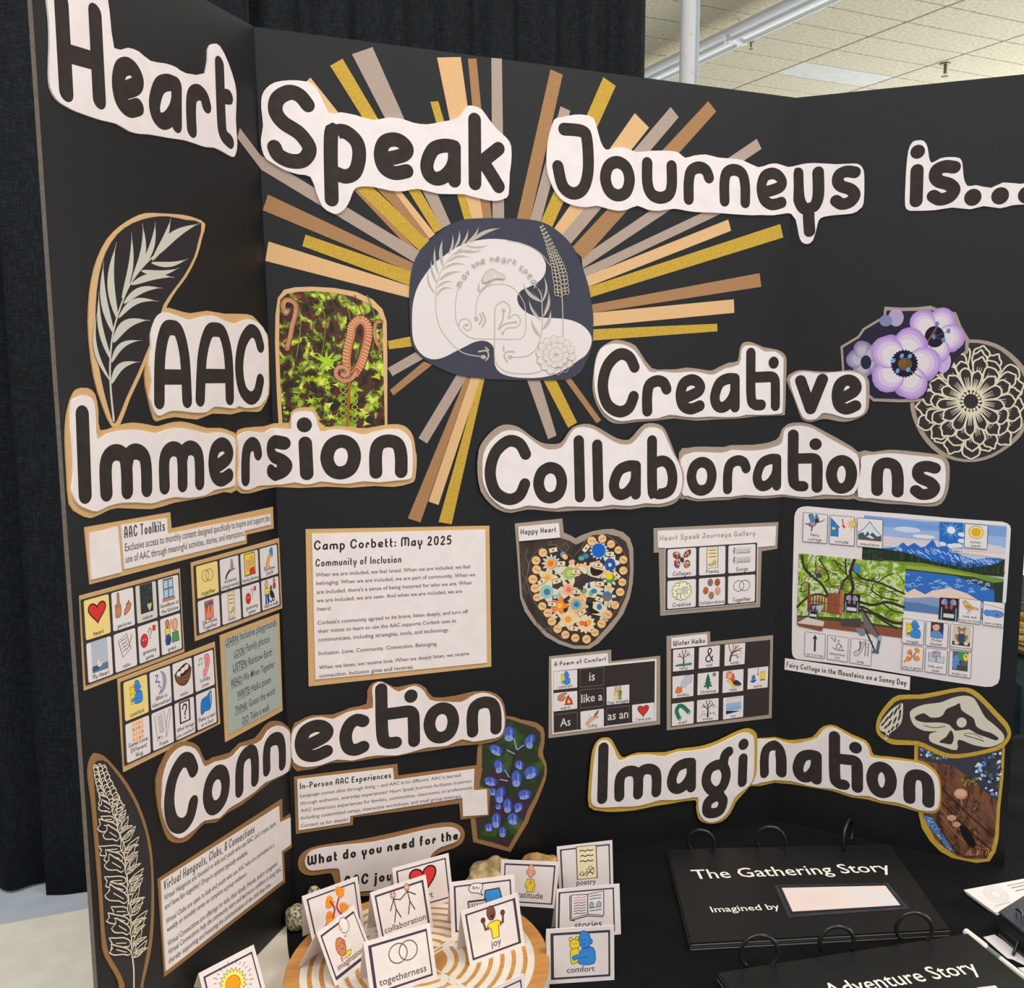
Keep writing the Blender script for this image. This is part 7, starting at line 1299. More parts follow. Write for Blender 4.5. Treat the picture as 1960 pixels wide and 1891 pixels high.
# fairy cottage poster
r = sheet('picture_poster', 'large white laminated poster with rounded corners, oak tree and mountain lake pictures, right wing', 'poster', [
 ('laminate', T('W', '248,330 262,260 300,195 360,165 450,155 900,198 1960,275 X 900,240 1400,275 1650,292 1720,315 1760,350 1770,400 1740,900 1700,1450 Z 1690,180 1610,1270 1580,1345 1500,1388 1400,1392 800,1305 Y 1400,1175 700,1080 270,1030 225,1000 205,950 200,860 205,400 210,0'), mat((222, 214, 212), .35, .4), 0, .0008, 0)])
def uvq(cr, q, h): return [BD.from_px(*px(*((cr,) + tuple(p)) if len(p) == 2 else p), h) for p in q]
ac = Acc(BD, .0009); u = Cv(ac, lambda p: p).quad(uvq('W', [(1340, 295), ('X', 1715, 350), ('X', 1630, 1735), ('0', 1645, 1158)], .0009))
u.rect(0, 0, 1, 1, (176, 190, 212)); ac.step = .0000015; u0_ = u; u = Cv(ac, lambda p: u0_.f((.2 + .8 * (p[0] if p[0] > 0 else -.25), p[1]))); SKY = [(120, 154, 206), (150, 174, 212), (206, 196, 200), (226, 206, 190)]
for k, col in enumerate(SKY): u.poly([(0, 1 - k * .1), (.3, .98 - k * .1), (.6, 1 - k * .1), (1, .99 - k * .11), (1, .7), (0, .7)], col)
for (x, y, a, b, col) in ((.15, .88, .12, .03, (196, 206, 222)), (.35, .93, .14, .02, (110, 146, 200)), (.3, .82, .1, .02, (226, 214, 208)), (.8, .76, .2, .035, (206, 200, 204)), (.55, .8, .1, .02, (140, 168, 210))): u.ell((x, y), a, b, col, n=14)
mt = [(0, .55), (0, .62), (.06, .68), (.12, .74), (.16, .7), (.22, .745), (.28, .7), (.32, .72), (.38, .8), (.42, .72), (.5, .74), (.55, .7), (.65, .65), (.75, .62), (.85, .655), (.97, .66), (1, .64), (1, .5), (0, .5)]
u.poly(mt, (44, 100, 184)); random.seed(7)
for k in range(60): x = random.uniform(.02, .98); y = random.uniform(.6, .72 if x < .6 else .65); u.line([(x, y), (x + .015, y - .02), (x + .035, y - .03)], .008, (170, 196, 230))
u.poly([(0, .66), (.1, .64), (.2, .62), (.35, .57), (.5, .545), (.7, .53), (.85, .57), (.93, .6), (1, .66), (1, .47), (0, .47)], (38, 50, 36)); 
for k in range(46): x = random.uniform(0, 1); y = .55 + .1 * max(0, .35 - x) * 2.4; u.poly([(x - .012, y - .05), (x + .012, y - .05), (x, y + .045)], random.choice([(30, 42, 30), (48, 62, 40), (60, 72, 46)]))
u.poly([(0, .52), (.3, .535), (.6, .5), (1, .45), (1, .38), (.7, .44), (.4, .45), (0, .45)], (110, 140, 50)); u.poly([(0, .49), (.4, .5), (.8, .45), (.6, .44), (.2, .46), (0, .465)], (150, 164, 60))
u.poly([(0, .46), (.5, .45), (.75, .44), (1, .38), (1, 0), (0, 0)], (50, 66, 56)); u.poly([(0, .43), (.3, .44), (.6, .43), (.8, .36), (1, .3), (1, 0), (0, 0)], (48, 104, 182))
for k in range(50): x = random.uniform(.02, .9); y = random.uniform(.26, .4); u.line([(x, y), (x + .02, y + .015), (x + .035, y + .005)], .009, (140, 176, 220))
u.poly([(0, .3), (.06, .34), (.14, .26), (.18, .2), (.24, .25), (.34, .2), (.4, .25), (.55, .3), (.7, .26), (.85, .17), (1, .13), (1, 0), (0, 0)], (224, 196, 180)); u.poly([(0, .2), (.2, .14), (.4, .18), (.7, .16), (1, .08), (1, 0), (0, 0)], (126, 148, 182))
u.poly([(0, .08), (.3, .1), (.6, .06), (1, 0), (0, 0)], (84, 120, 168)); u.poly([(.92, .4), (1, .42), (1, .02), (.95, .05)], (40, 56, 44))
ac.build('lake_picture', r)
ac = Acc(BD, .0013); u = Cv(ac, lambda p: p).quad(uvq('W', [(1340, 295), (1650, 350), (1635, 1060), (1325, 985)], .0013)); u.rect(0, 0, 1, .27, (44, 56, 44)); [u.ell((random.uniform(.03, .97), random.uniform(.03, .25)), .05, .03, random.choice([(60, 74, 54), (30, 40, 32)]), n=7) for _ in range(24)]; ac.build('forest_picture', r)
h_ = .0014
M_oak = ramp_mat('oak_leaf_print', [(0, (50, 70, 22)), (.42, (116, 150, 40)), (.5, (160, 184, 60)), (.57, (206, 216, 190)), (.64, (120, 150, 46))], 110, 8, .4)
ac = Acc(BD, h_); u = Cv(ac, lambda p: p).quad(uvq('W', [(318, 890), ('X', 255, 900), ('Y', 1850, 715), ('Y', 275, 510)], h_)); u.poly([(0, 0), (1, 0), (1, 1), (0, 1)], M_oak); u.rect(0, 0, 1, .13, (136, 80, 56)); u.poly([(0, .13), (.4, .17), (1, .14), (1, .12), (0, .11)], (60, 76, 40))
OKB = (58, 48, 36)
for P, w in (([(.53, .98), (.5, .8), (.53, .6), (.5, .5)], .045), ([(.5, .78), (.44, .68), (.42, .58), (.4, .5)], .03), ([(.52, .85), (.62, .74), (.75, .72), (.88, .66), (1, .6)], .028), ([(.03, .97), (.06, .8), (.14, .7), (.22, .62), (.28, .5), (.3, .4)], .035), ([(.2, .95), (.27, .8), (.3, .7), (.26, .64)], .02), ([(.0, .25), (.1, .4), (.2, .46), (.3, .44)], .03), ([(.6, .42), (.72, .4), (.85, .46), (1, .42)], .04), ([(.6, .3), (.75, .28), (.9, .2), (1, .2)], .045), ([(.7, .6), (.8, .52), (.95, .5)], .02), ([(.45, .98), (.46, .8), (.48, .74)], .02), ([(.62, .36), (.7, .32), (.8, .22), (.95, .12)], .03), ([(.75, .7), (.82, .8), (.9, .86)], .015), ([(.35, .95), (.4, .85), (.46, .78)], .012), ([(.8, .45), (.9, .36), (1, .34)], .02)): u.line(P, w * .8, OKB, 5)
random.seed(21)
for k in range(44):
    x, y, a = random.uniform(.02, .95), random.uniform(.3, .95), random.uniform(0, 6.3); P = [(x, y)]
    for j in range(4): a += random.uniform(-.9, .9); P.append((min(.99, max(.01, P[-1][0] + .045 * cos(a))), min(.99, max(.2, P[-1][1] + .05 * sin(a)))))
    u.line(P, .008, OKB, 3)
for k in range(9): u.rect(.12 + k * .028, .24, .135 + k * .028, .44 - .0 * k, (140, 76, 54))
u.rect(.3, .22, .42, .5, (150, 84, 58)); [u.line([(.31 + k * .02, .22), (.31 + k * .02, .5)], .006, (96, 52, 40)) for k in range(6)]; u.rect(.41, .18, .44, .56, (176, 104, 68)); u.rect(.1, .2, .12, .6, (110, 64, 48)); u.line([(.1, .36), (.42, .34)], .012, (120, 66, 50)); u.line([(.1, .24), (.42, .22)], .012, (120, 66, 50))
u.ell((.56, .87), .035, .06, (70, 124, 176)); u.ell((.2, .78), .03, .04, (150, 110, 80)); u.ell((.2, .72), .032, .035, (50, 70, 80)); u.ell((.2, .82), .02, .02, (190, 150, 110))
for (x, y, w, h) in ((.45, .26, .15, .26), (.1, .12, .1, .2)):
    q = Cv(ac, lambda p, x=x, y=y, w=w, h=h: u.f((x + w * p[0] + (.0 if w > .12 else .04 * p[1]), y + h * p[1]))); q.rect(0, 0, 1, 1, (40, 38, 46)); [(q.ell((.28 + s * .44, .78), .17, .12, (206, 130, 150), .6 - s * 1.2), q.ell((.36 + s * .28, .74), .1, .12, (90, 160, 190), .3), q.ell((.34 + s * .32, .55), .08, .1, (180, 96, 96))) for s in (0, 1)]; q.rect(.2, .1, .8, .28, (206, 204, 200)); [q.line([(x_, 0), (x_, .55)], .06, (130, 150, 170)) for x_ in (.12, .88)]
u.poly([(.42, .16), (.62, .2), (.62, .08), (.44, .06)], (70, 66, 64)); u.poly([(.57, .06), (.67, .06), (.66, -.03), (.62, -.04), (.58, .02)], (120, 130, 146))
u.line([(.61, .36), (.8, -.04)], .025, (44, 46, 56)); u.poly([(.62, .32), (.8, -.03), (.78, -.05), (.66, .06), (.63, .2)], (110, 100, 96)); u.line([(.66, .06), (.76, -.22)], .016, (44, 46, 56)); u.line([(.8, -.04), (.78, -.24)], .03, (80, 96, 120)); u.line([(.74, -.24), (.79, -.24)], .025, (80, 96, 120)); u.ell((.8, -.04), .02, .035, (150, 170, 190))
u.poly([(.0, .02), (.1, .12), (.27, .09), (.26, .02), (.02, -.0)], (206, 198, 180)); u.poly([(.0, .02), (.26, .02), (.25, -.05), (.02, -.02)], (130, 76, 60)); u.poly([(.18, .3), (.26, .32), (.22, .18)], (170, 180, 190))
ac.build('oak_tree_picture', r)
ac = Acc(BD, .0014); u = Cv(ac, lambda p: p).quad(uvq('X', [(745, 290), (1080, 312), (1070, 680), (738, 612)], .0011)); u.rect(0, 0, 1, 1, (36, 104, 180)); [u.line([(.5, .68), (.5 + (.5 if k % 2 else .38) * cos(a), .68 + (.42 if k % 3 else .3) * sin(a))], .035, (170, 204, 232), taper=lambda t: 1 - .9 * t) for k, a in enumerate([2 * pi * k / 18 for k in range(18)])]; u.ell((.5, .68), .17, .15, (222, 226, 224)); [u.ell(p, .16, .09, (206, 218, 228), n=12) for p in ((.85, .1), (.95, .3), (.7, .08), (.95, .55), (.15, .04), (.5, .02))]; ac.build('sunburst_picture', r)
ac = Acc(BD, .0014); u = Cv(ac, lambda p: p).quad(uvq('Z', [(742, 100), (1018, 118), (1000, 450), (725, 415)], .0011)); u.rect(0, 0, 1, 1, (44, 40, 46)); [(u.ell((.25 + s * .5, .82), .16, .12, (206, 130, 140), .6 - s * 1.2), u.ell((.34 + s * .32, .8), .09, .12, (80, 150, 190), .3), u.ell((.38 + s * .26, .6), .08, .1, (170, 84, 76))) for s in (0, 1)]; u.rect(.25, .12, .8, .3, (206, 204, 200)); [u.line([(x_, 0), (x_, .55)], .05, (140, 160, 180)) for x_ in (.14, .9)]; ac.build('butterfly_chair_picture', r)
ed = dict(rnd=.03, edge=(66, 60, 64))
px_tiles(r, 'W', .0019, [((392, 250, 770, 287, 757, 737, 378, 705), i_fairy, ['fairy', 'cottage'], dict(asp=1.1, ib=(.06, .38, .94, .96), **ed)), ((805, 290, 1192, 325, 1182, 777, 795, 740), i_outside, 'outside', dict(asp=1.15, ib=(.04, .26, .98, .94), **ed)), ((1232, 333, 1632, 368, 1622, 818, 1225, 780), i_mountain, 'mountains', dict(asp=1.15, ib=(.04, .22, .96, .92), **ed))])
px_tiles(r, 'X', .0019, [((1110, 318, 1438, 345, 1425, 688, 1098, 660), i_sun, ['sunny,', 'warm'], dict(asp=1.0, ib=(.1, .38, .9, .98), **ed))])
px_tiles(r, 'Y', .0013, [((400, 620, 705, 660, 693, 1025, 390, 982), i_arrow, 'up in a tree', dict(asp=.7, ib=(.2, .26, .8, .95), **ed)), ((742, 668, 1050, 712, 1035, 1078, 730, 1030), i_lift, ['wheelchair', 'lift'], dict(asp=1.0, ib=(.08, .4, .92, .92), **ed)), ((1090, 715, 1410, 758, 1385, 1138, 1070, 1085), i_slide, 'slide', dict(asp=.85, ib=(.1, .28, .9, .95), **ed))])
px_tiles(r, 'Z', .0019, [((1025, 108, 1342, 148, 1328, 490, 1015, 450), i_bird, ['look and', 'listen for birds'], dict(asp=1.1, ib=(.1, .38, .9, .96), **ed)), ((1375, 150, 1685, 185, 1665, 537, 1360, 492), i_lake, 'near a lake', dict(asp=1.2, ib=(.04, .3, .96, .9), **ed)),
 ((215, 402, 527, 440, 502, 788, 195, 755), i_hug, 'snuggle', dict(asp=.9, ib=(.1, .24, .9, .97), **ed)), ((553, 445, 870, 480, 852, 832, 538, 793), i_doll, ['Mirbel', 'blanket'], dict(asp=.72, ib=(.1, .36, .9, 1), **ed)), ((905, 485, 1230, 518, 1205, 882, 888, 840), i_bear, 'Harrison stuffie', dict(asp=.8, ib=(.08, .18, .92, .96), **ed)),
 ((212, 780, 512, 822, 490, 1165, 190, 1130), i_hands4, 'play a game', dict(asp=1.1, ib=(.05, .26, .95, .95), **ed)), ((545, 828, 855, 862, 835, 1215, 528, 1170), i_bags, ['hide-and-', 'seek'], dict(asp=1.05, ib=(.1, .4, .9, .96), **ed)), ((888, 870, 1205, 905, 1188, 1268, 870, 1220), i_koala, 'koala toy', dict(asp=.72, ib=(.1, .24, .9, 1), **ed))])
r = sheet('text_label', "long narrow white label 'Fairy Cottage in the Mountains on a Sunny Day' under the poster", 'label', [lay('paper', T('Y', '97,1022 700,1110 1400,1210 Z 318,1252 310,1440 Y 1300,1400 650,1280 90,1188'), WHITE, 0, .0014)])
r2 = [('h', 'Fairy Cottage in the Mountains on a Sunny Day', (118, 1150), ((1734.5 - 1490) * 7.84, (1312 - 1130) * 7.84), dict(hgt=vh('Y', (520, 1150), (520, 1200)), w=.19))]
texts(r, 'Y', .0015, r2)
# in-person sheet
r = sheet('text_sheet', "brown backed text strip titled 'In-Person AAC Experiences' under the middle heading", 'paper sheet', [
 lay('backing', T('e', '62,182 1032,60 1040,170 1780,72 1830,100 1800,280 1903,290 1890,545 1625,582 1612,430 1100,500 618,560 615,632 80,716'), BROWN, .0007, .0016),
 lay('paper', T('e', '92,205 990,100 1003,212 1755,108 1748,310 1872,302 1880,535 1648,552 1642,378 1000,480 590,548 585,608 107,682'), WHITE, .0016, .0026)], 'text sheets')
texts(r, 'e', .0027, [('h', 'In-Person AAC Experiences', (118, 297), (972, 190), dict(hgt=vh('e', (300, 240), (300, 276)), w=.2))] + [('b', t, a, b, dict(col=D2)) for t, a, b in (('Language comes alive through living ~ and AAC is no different. AAC is learned', (122, 374), (1625, 178)), ('through authentic, everyday experiences! Heart Speak Journeys facilitates in-person', (122, 445), (1727, 232)), ('AAC immersion experiences for families, communities, classrooms, or professionals', (125, 514), (1735, 294)), ('including customized camps, interactive workshops, and small group meetups.', (126, 583), (1632, 372)), ('Contact us for details!', (127, 655), (570, 594)))])
r = sheet('question_sign', "brown backed white cloud sign 'What do you need for the AAC journey' behind the cards", 'sign', [
 ('backing', T('e', '100,990 115,930 180,870 300,830 500,800 700,770 900,730 1100,685 1300,640 1450,615 1560,615 1640,655 1665,720 1640,800 1560,850 1440,890 1370,930 1340,1000 1340,1200 1200,1270 900,1290 700,1300 480,1310 450,1200 420,1100 380,1085 250,1105 160,1095 110,1050'), BROWN, 0, .0012, 2),
 ('paper', T('e', '165,970 190,910 240,870 350,845 550,820 800,795 1050,740 1280,685 1450,660 1560,660 1620,705 1610,760 1560,800 1440,840 1370,890 1345,930 1320,1000 1320,1170 1200,1220 900,1240 700,1255 530,1270 500,1160 490,1060 460,1040 360,1045 230,1060 180,1030'), WHITE, .0012, .0024, 2)])
texts(r, 'e', .0025, [('h', 'What do you need for the', (188, 1015), (1602, 768), dict(hgt=vh('e', (700, 880), (700, 938)), w=.25)), ('h', 'AAC journey', (530, 1212), (1240, 1120), dict(hgt=vh('e', (800, 1100), (800, 1162)), w=.25))])
r = sheet('text_sheet', "brown backed text page on 'Virtual Hangouts, Clubs, & Connections', lower left wing", 'paper sheet', [
 lay('backing', T('f', '62,830 1275,45 1280,240 1355,190 1370,520 1292,572 1305,860 128,1782 95,1300'), BROWN, 0, .0009), lay('paper', T('f', '98,848 1245,118 1255,280 1358,230 1362,490 1270,560 1285,838 145,1725 118,1300'), WHITE, .0009, .002)], 'text sheets')
texts(r, 'f', .0021, [('h', 'Virtual Hangouts, Clubs, & Connections', (118, 945), (1003, 372), dict(hgt=vh('f', (300, 770), (300, 830)), w=.17, col=D1))] + [('b', t, a, b, dict(col=(80, 78, 86), hs=1.4)) for t, a, b in (('Virtual Hangouts are focused on kids and youth who use AAC. Let\'s create, learn,', (122, 1042), (1215, 300)), ('and have fun together! Drop-in options typically available.', (130, 1130), (940, 585)), ('Virtual Clubs are open to kids and youth who use AAC who are committed to a', (140, 1270), (1197, 512)), ('weekly or monthly series to complete a group endeavor.', (150, 1352), (932, 790)),
 ('Virtual Connections are offerings for kids, their family, friends, and/or caregivers.', (158, 1488), (1232, 690)), ('Virtual Connections help the community learn and feel more confident in using AAC,', (163, 1570), (1270, 740)), ('thereby supporting and honoring the communication of the child they love.', (168, 1658), (1165, 895)))])
# ------------------------------------------------------------------ labyrinth board on the table
DZ = TZ + .030
DC = Vector((.1038, -.166)); RX, RY = .1258, .119
M_birch = nmat('birch_ply', (176, 122, 62), (192, 138, 76), 30, .5, .0002, stretch=(1, 6, 1), bscale=80, spec=.35)
M_wh = nmat('white_groove', (208, 200, 186), (216, 209, 196), 60, .45, spec=.35)
lab_ = empty('labyrinth_board', (DC.x, DC.y, TZ + .001), 'round wooden finger labyrinth board with white grooves under the symbol cards', 'board')
def ellp(r, a, z): return (DC.x + RX * r * cos(a), DC.y + RY * r * sin(a), z)
n = 96; v, f = [], []
prof = [(.97, TZ + .0012), (1, TZ + .003), (1, DZ - .0012), (.997, DZ - .0004), (.99, DZ)]
for r_, z in prof: v += [ellp(r_, 2 * pi * k / n, z) for k in range(n)]
for j in range(len(prof) - 1):
    for k in range(n): f.append((j * n + k, j * n + (k + 1) % n, (j + 1) * n + (k + 1) % n, (j + 1) * n + k))
f.append(tuple(range(n))[::-1]); f.append(tuple(range((len(prof) - 1) * n, len(prof) * n)))
fm = [0] * (len(f)); 
for j in range(len(prof) - 1):
    for k in range(n): fm[j * n + k] = 0 if j < 2 else 1
fm[-1] = 1; fm[-2] = 0
meshobj('wooden_disc', v, f, [mat((216, 206, 190), .6), M_birch], fm, lab_)
fl_ = Flat((DC.x, DC.y, DZ), (1, 0, 0), (0, 1, 0), (0, 0, 1))
class Sq(Flat): pass
ax0 = rad(28)
def groove(path, w):
    ac = Acc(fl_, .00005); ac.step = .00003; ac.stroke([Vector((RX * p.x, RY * p.y)) for p in crom(path, 3)], w, M_wh); ac.build('groove', lab_)
NR = 8; gw = .0068
rr = [.86 - .088 * k for k in range(NR)]
for q in range(4):
    a0 = ax0 + q * pi / 2; path = []
    for k, r_ in enumerate(rr):
        g = .055 / r_ * (1 + .0 * k); g2 = g
        if q in (1, 3) and k in (3, 4): g2 = g + .25
        A = [a0 + g + (pi / 2 - 2 * g) * t / 14 for t in range(15)] if k % 2 == 0 else [a0 + pi / 2 - g - (pi / 2 - 2 * g) * t / 14 for t in range(15)]
        path += [(r_ * cos(a), r_ * sin(a)) for a in A]
        if k < NR - 1:
            e_ = A[-1]; s_ = 1 if k % 2 == 0 else -1; rm = r_ - .044; path.append((rm * cos(e_ + s_ * .045 / rm), rm * sin(e_ + s_ * .045 / rm)))
    groove(path, gw)
# centre crossing lines and small rosette
for q in range(4):
    a = ax0 + q * pi / 2
    for s in (-1, 1): 
        b = a + s * .0; nx_, ny_ = -sin(a) * s * .018, cos(a) * s * .018
        groove([(.12 * cos(a) + nx_, .12 * sin(a) + ny_), (.5 * cos(a) + nx_, .5 * sin(a) + ny_), (.84 * cos(a) + nx_, .84 * sin(a) + ny_)], .0022)
groove([(.1 * cos(t), .1 * sin(t)) for t in [2 * pi * k / 16 for k in range(17)]], .004)
# ------------------------------------------------------------------ tent cards
M_card = nmat('white_card', (218, 208, 204), (224, 214, 210), 50, .75)
def tent(label, q, z, icon, cap, asp=1.0, ib=(.12, .36, .88, .93), thick=(), capx=None, back=1.0, thin=.02, name='symbol_card', group='white folded symbol cards', capw=.12, cs=1.0):
    TL, TR, BR, BL = q; b1, b2 = onz(*BL, z), onz(*BR, z); e = (b2 - b1).normalized(); bk = Vector((-e.y, e.x, 0)); best = None
    for t in range(0, 60):
        a = rad(t * .75); up = Vector((0, 0, 1)) * cos(a) + bk * sin(a); nn = e.cross(up)
        t1 = onplane(*TL, b1, nn); t2 = onplane(*TR, b1, nn); u1, u2 = t1 - b1, t2 - b2
        er = abs(u1.length - u2.length) / u1.length + abs(u1.dot(e)) / u1.length + abs(u2.dot(e)) / u2.length + abs((t2 - t1).length / (b2 - b1).length - 1)
        if best is None or er < best[0]: best = (er, t1, t2, nn)
    _, t1, t2, nn = best; nn = -nn if nn.dot(CAM - b1) < 0 else nn
    root = empty(name, (b1 + b2) / 2, label, 'card', group)
    th = .0004
    def pnl(nm, P, n_):
        v = [tuple(p) for p in P] + [tuple(p - n_ * th) for p in P]
        return meshobj(nm, v, [(0, 1, 2, 3), (7, 6, 5, 4)] + [(i, (i + 1) % 4, 4 + (i + 1) % 4, 4 + i) for i in range(4)], M_card, parent=root)
    pnl('front_panel', [b1, b2, t2, t1], nn)
    hz = ((t1 + t2) / 2 - (b1 + b2) / 2); dd = max(.022, 2 * Vector((hz.x, hz.y, 0)).length) * back
    c1, c2 = b1 + bk * dd, b2 + bk * dd; n2 = (c2 - c1).cross(t1 - c1).normalized(); n2 = n2 if n2.dot(bk) > 0 else -n2
    pnl('back_panel', [c1, c2, t2 - nn * th, t1 - nn * th], -n2)
    fs2 = Flat(b1, b2 - b1, t1 - b1, nn); g = lambda p: (b1 * (1 - p[0]) + b2 * p[0]) * (1 - p[1]) + (t1 * (1 - p[0]) + t2 * p[0]) * p[1]
    to2 = lambda p: Vector(((g(p) - b1).dot(fs2.a), (g(p) - b1).dot(fs2.b)))
    ac = Acc(fs2, .00004); c = Cv(ac, to2)
    l, b_, r_, t_ = (thick + (.06, .075, .06, .075))[:4] if not thick else thick
    x0, y0, x1, y1 = l, b_, 1 - r_, 1 - t_; dk = (64, 58, 70)
    lw = [thin * 1.2] * 4
    W = capx or (.028, .022, .022, .022)
    for P in ([(x0, y0), (x1, y0), (x1, y0 + W[1] * 1.25), (x0, y0 + W[1] * 1.25)], [(x0, y1), (x1, y1), (x1, y1 - W[3] * 1.25), (x0, y1 - W[3] * 1.25)], [(x0, y0), (x0 + W[0], y0), (x0 + W[0], y1), (x0, y1)], [(x1 - W[2], y0), (x1, y0), (x1, y1), (x1 - W[2], y1)]): c.poly(P, dk)
    for (cx, cy, sx, sy) in ((x0 + W[0], y0 + W[1], 1, 1), (x1 - W[2], y0 + W[1], -1, 1), (x0 + W[0], y1 - W[3], 1, -1), (x1 - W[2], y1 - W[3], -1, -1)): c.poly([(cx - sx * .01, cy - sy * .01), (cx + sx * .03, cy - sy * .005), (cx + sx * .006, cy + sy * .008), (cx - sx * .005, cy + sy * .035)], dk)
    ac.build('border', root)
    if icon: a2 = Acc(fs2, .00005); icon(Cv(a2, to2).fit(asp, *ib)); a2.build('pictogram', root)
    if cap:
        a3 = Acc(fs2, .0003); c3 = Cv(a3, to2); tot = len(cap) * .059 * cs; a = .5 - tot / 2; body(c3, cap, (a, .19), (a + tot, .19), 1.0, (76, 70, 72), .0); a3.build('caption', root)
    return root
S = lambda x, y: px('1', x, y)
tent("folded card with four orange hands, leftmost on the labyrinth board", [S(270, 650), S(865, 435), S(940, 990), S(400, 1215)], DZ + .0002, i_hands4, None, 1.0, (.2, .3, .85, .92))
tent("folded card reading 'imagination' with thinking head, front left on the labyrinth board", [S(425, 1045), S(830, 745), S(1040, 1285), S(625, 1615)], DZ + .0002, i_think, 'imagination', .85, (.15, .3, .85, .96), capx=(.03, .045, .02, .03))
tent("folded card reading 'collaboration' with two stick figures", [S(1000, 610), S(1595, 415), S(1680, 975), S(1110, 1180)], DZ + .0002, i_figs, 'collaboration', .95, (.15, .33, .9, .93), capx=(.028, .022, .035, .03))
tent("folded card reading 'togetherness' with two linked rings", [S(925, 1145), S(1640, 935), S(1720, 1525), S(1010, 1765)], DZ + .0002, i_rings, 'togetherness', 1.05, (.2, .36, .9, .93), capx=(.045, .03, .02, .035))
tent("folded card with large red heart behind the stick figure card", [S(1235, 350), S(1840, 185), S(1895, 690), S(1290, 860)], DZ + .0002, i_heart, 'heart', 1.0, (.22, .3, .8, .93))
S = lambda x, y: px('2', x, y)
tent("folded card with speech bubble and blue screen, half hidden behind the 'joy' card", [S(105, 512), S(745, 435), S(775, 960), S(125, 1050)], DZ + .0002, i_tablet, None, .9, (.2, .3, .78, .93))
tent("folded card reading 'joy' with cheering figure in yellow shirt", [S(215, 800), S(780, 612), S(850, 1135), S(308, 1335)], DZ + .0002, i_joy, 'joy', .95, (.15, .33, .88, .93), capx=(.03, .03, .045, .025))
tent("folded card reading 'gratitude' with smiling figure in yellow shirt", [S(615, 285), S(1190, 310), S(1150, 768), S(600, 730)], TZ + .0012, i_grat, 'gratitude', .62, (.2, .32, .85, .93), capx=(.02, .022, .025, .03), back=.8)
tent("folded card reading 'poetry' with a cream handwritten page", [S(1165, 160), S(1712, 95), S(1725, 605), S(1190, 640)], TZ + .0012, i_scroll, 'poetry', .75, (.2, .3, .85, .95), thick=(.05, .07, .05, .06))
tent("folded card reading 'stories' with an open book", [S(1163, 580), S(1783, 525), S(1798, 1022), S(1150, 1080)], TZ + .0012, i_book, 'stories', 1.15, (.2, .34, .78, .92), thick=(.03, .07, .09, .06))
tent("folded card reading 'comfort' with blue figure hugging a teddy, rightmost front", [S(1060, 975), S(1730, 935), S(1733, 1473), S(1068, 1517)], TZ + .0012, i_hug, 'comfort', .88, (.2, .32, .85, .93), capx=(.045, .03, .028, .035))
S = lambda x, y: px('3', x, y)
tent("folded card with yellow sun pictogram at the bottom left", [S(110, 890), S(685, 590), S(870, 1279), S(272, 1606)], TZ + .0008, i_ballsun, None, 1.0, (.15, .3, .85, .95))
S = lambda x, y: px('2', x, y)
tent("folded card cut off by the bottom edge, front of the labyrinth board", [S(258, 1676), S(840, 1410), S(903, 1960), S(335, 2228)], DZ + .0002, None, None, .9, (.2, .3, .8, .92))
# ------------------------------------------------------------------ stones
def stone(label, P0, r, seed, m, flat=.8, rot=0, n=.22, sz=(1, 1, 1)):
    """rounded stone resting on the cloth: P0 = ground point under its centre"""
    import bmesh
    bm = bmesh.new(); bmesh.ops.create_icosphere(bm, subdivisions=4, radius=1)
    for v_ in bm.verts:
        c = v_.co.copy(); d = 1 + n * noise.noise(c * 1.3 + Vector((seed, 0, 0))) + n * .35 * noise.noise(c * 3.1 + Vector((0, seed, 0))) + .025 * noise.noise(c * 9)
        v_.co = Vector((c.x * d * sz[0], c.y * d * sz[1], c.z * d * sz[2] * flat))
    bmesh.ops.rotate(bm, verts=bm.verts, cent=(0, 0, 0), matrix=Matrix.Rotation(rot, 3, 'Z'))
    lo = min(v_.co.z for v_ in bm.verts); ct = lo * .93
    for v_ in bm.verts: v_.co.z = max(v_.co.z, ct)
    bmesh.ops.scale(bm, verts=bm.verts, vec=(r, r, r)); me = bpy.data.meshes.new('stone'); bm.to_mesh(me); bm.free(); me.materials.append(m)
    me.polygons.foreach_set('use_smooth', [True] * len(me.polygons)); o = link('stone', me); o.location = (P0[0], P0[1], P0[2] - ct * r); return tagobj(o, label, 'stone')
M_gran = ramp_mat('speckled_granite', [(0, (60, 62, 54)), (.46, (96, 96, 82)), (.5, (168, 160, 128)), (.7, (206, 196, 160))], 330, 2, .7)
M_lime = nmat('pitted_tan_rock', (132, 110, 74), (196, 174, 130), 70, .85, .003, bscale=110, detail=8)
M_lime2 = nmat('golden_tan_rock', (142, 108, 60), (206, 170, 110), 60, .8, .003, bscale=90, detail=8)
def gp(x, y, z=TZ + .0012): return onz(x, y, z)
g1_ = gp(560.5, 1765, TZ + .0012); stone('grey speckled granite pebble at the left fold beside the hands card', (g1_.x + .003, g1_.y - .012, TZ + .0008), .0138, 3, M_gran, .98, n=.1, sz=(.88, .95, 1.0))
pg = onz(592, 1752, TZ + .001); stone('small grey pebble behind the top edge of the hands card', (pg.x + .006, pg.y + .002, TZ + .0008), .0095, 8, M_gran, 1.3, n=.12, sz=(.95, .8, 1.3))
pg = onz(921, 1688, TZ + .001); stone('large pitted tan rock in front of the lupine photo', (pg.x + .002, -.036, TZ + .0008), .026, 11, M_lime, .82, rot=.35, n=.3, sz=(1.12, .85, 1.0))
pg = onz(1025, 1662, TZ + .001); stone('golden tan rock behind the gratitude card', (pg.x - .001, -.027, TZ + .0008), .0205, 21, M_lime2, .72, rot=-.2, n=.3, sz=(1.15, .8, 1.0))
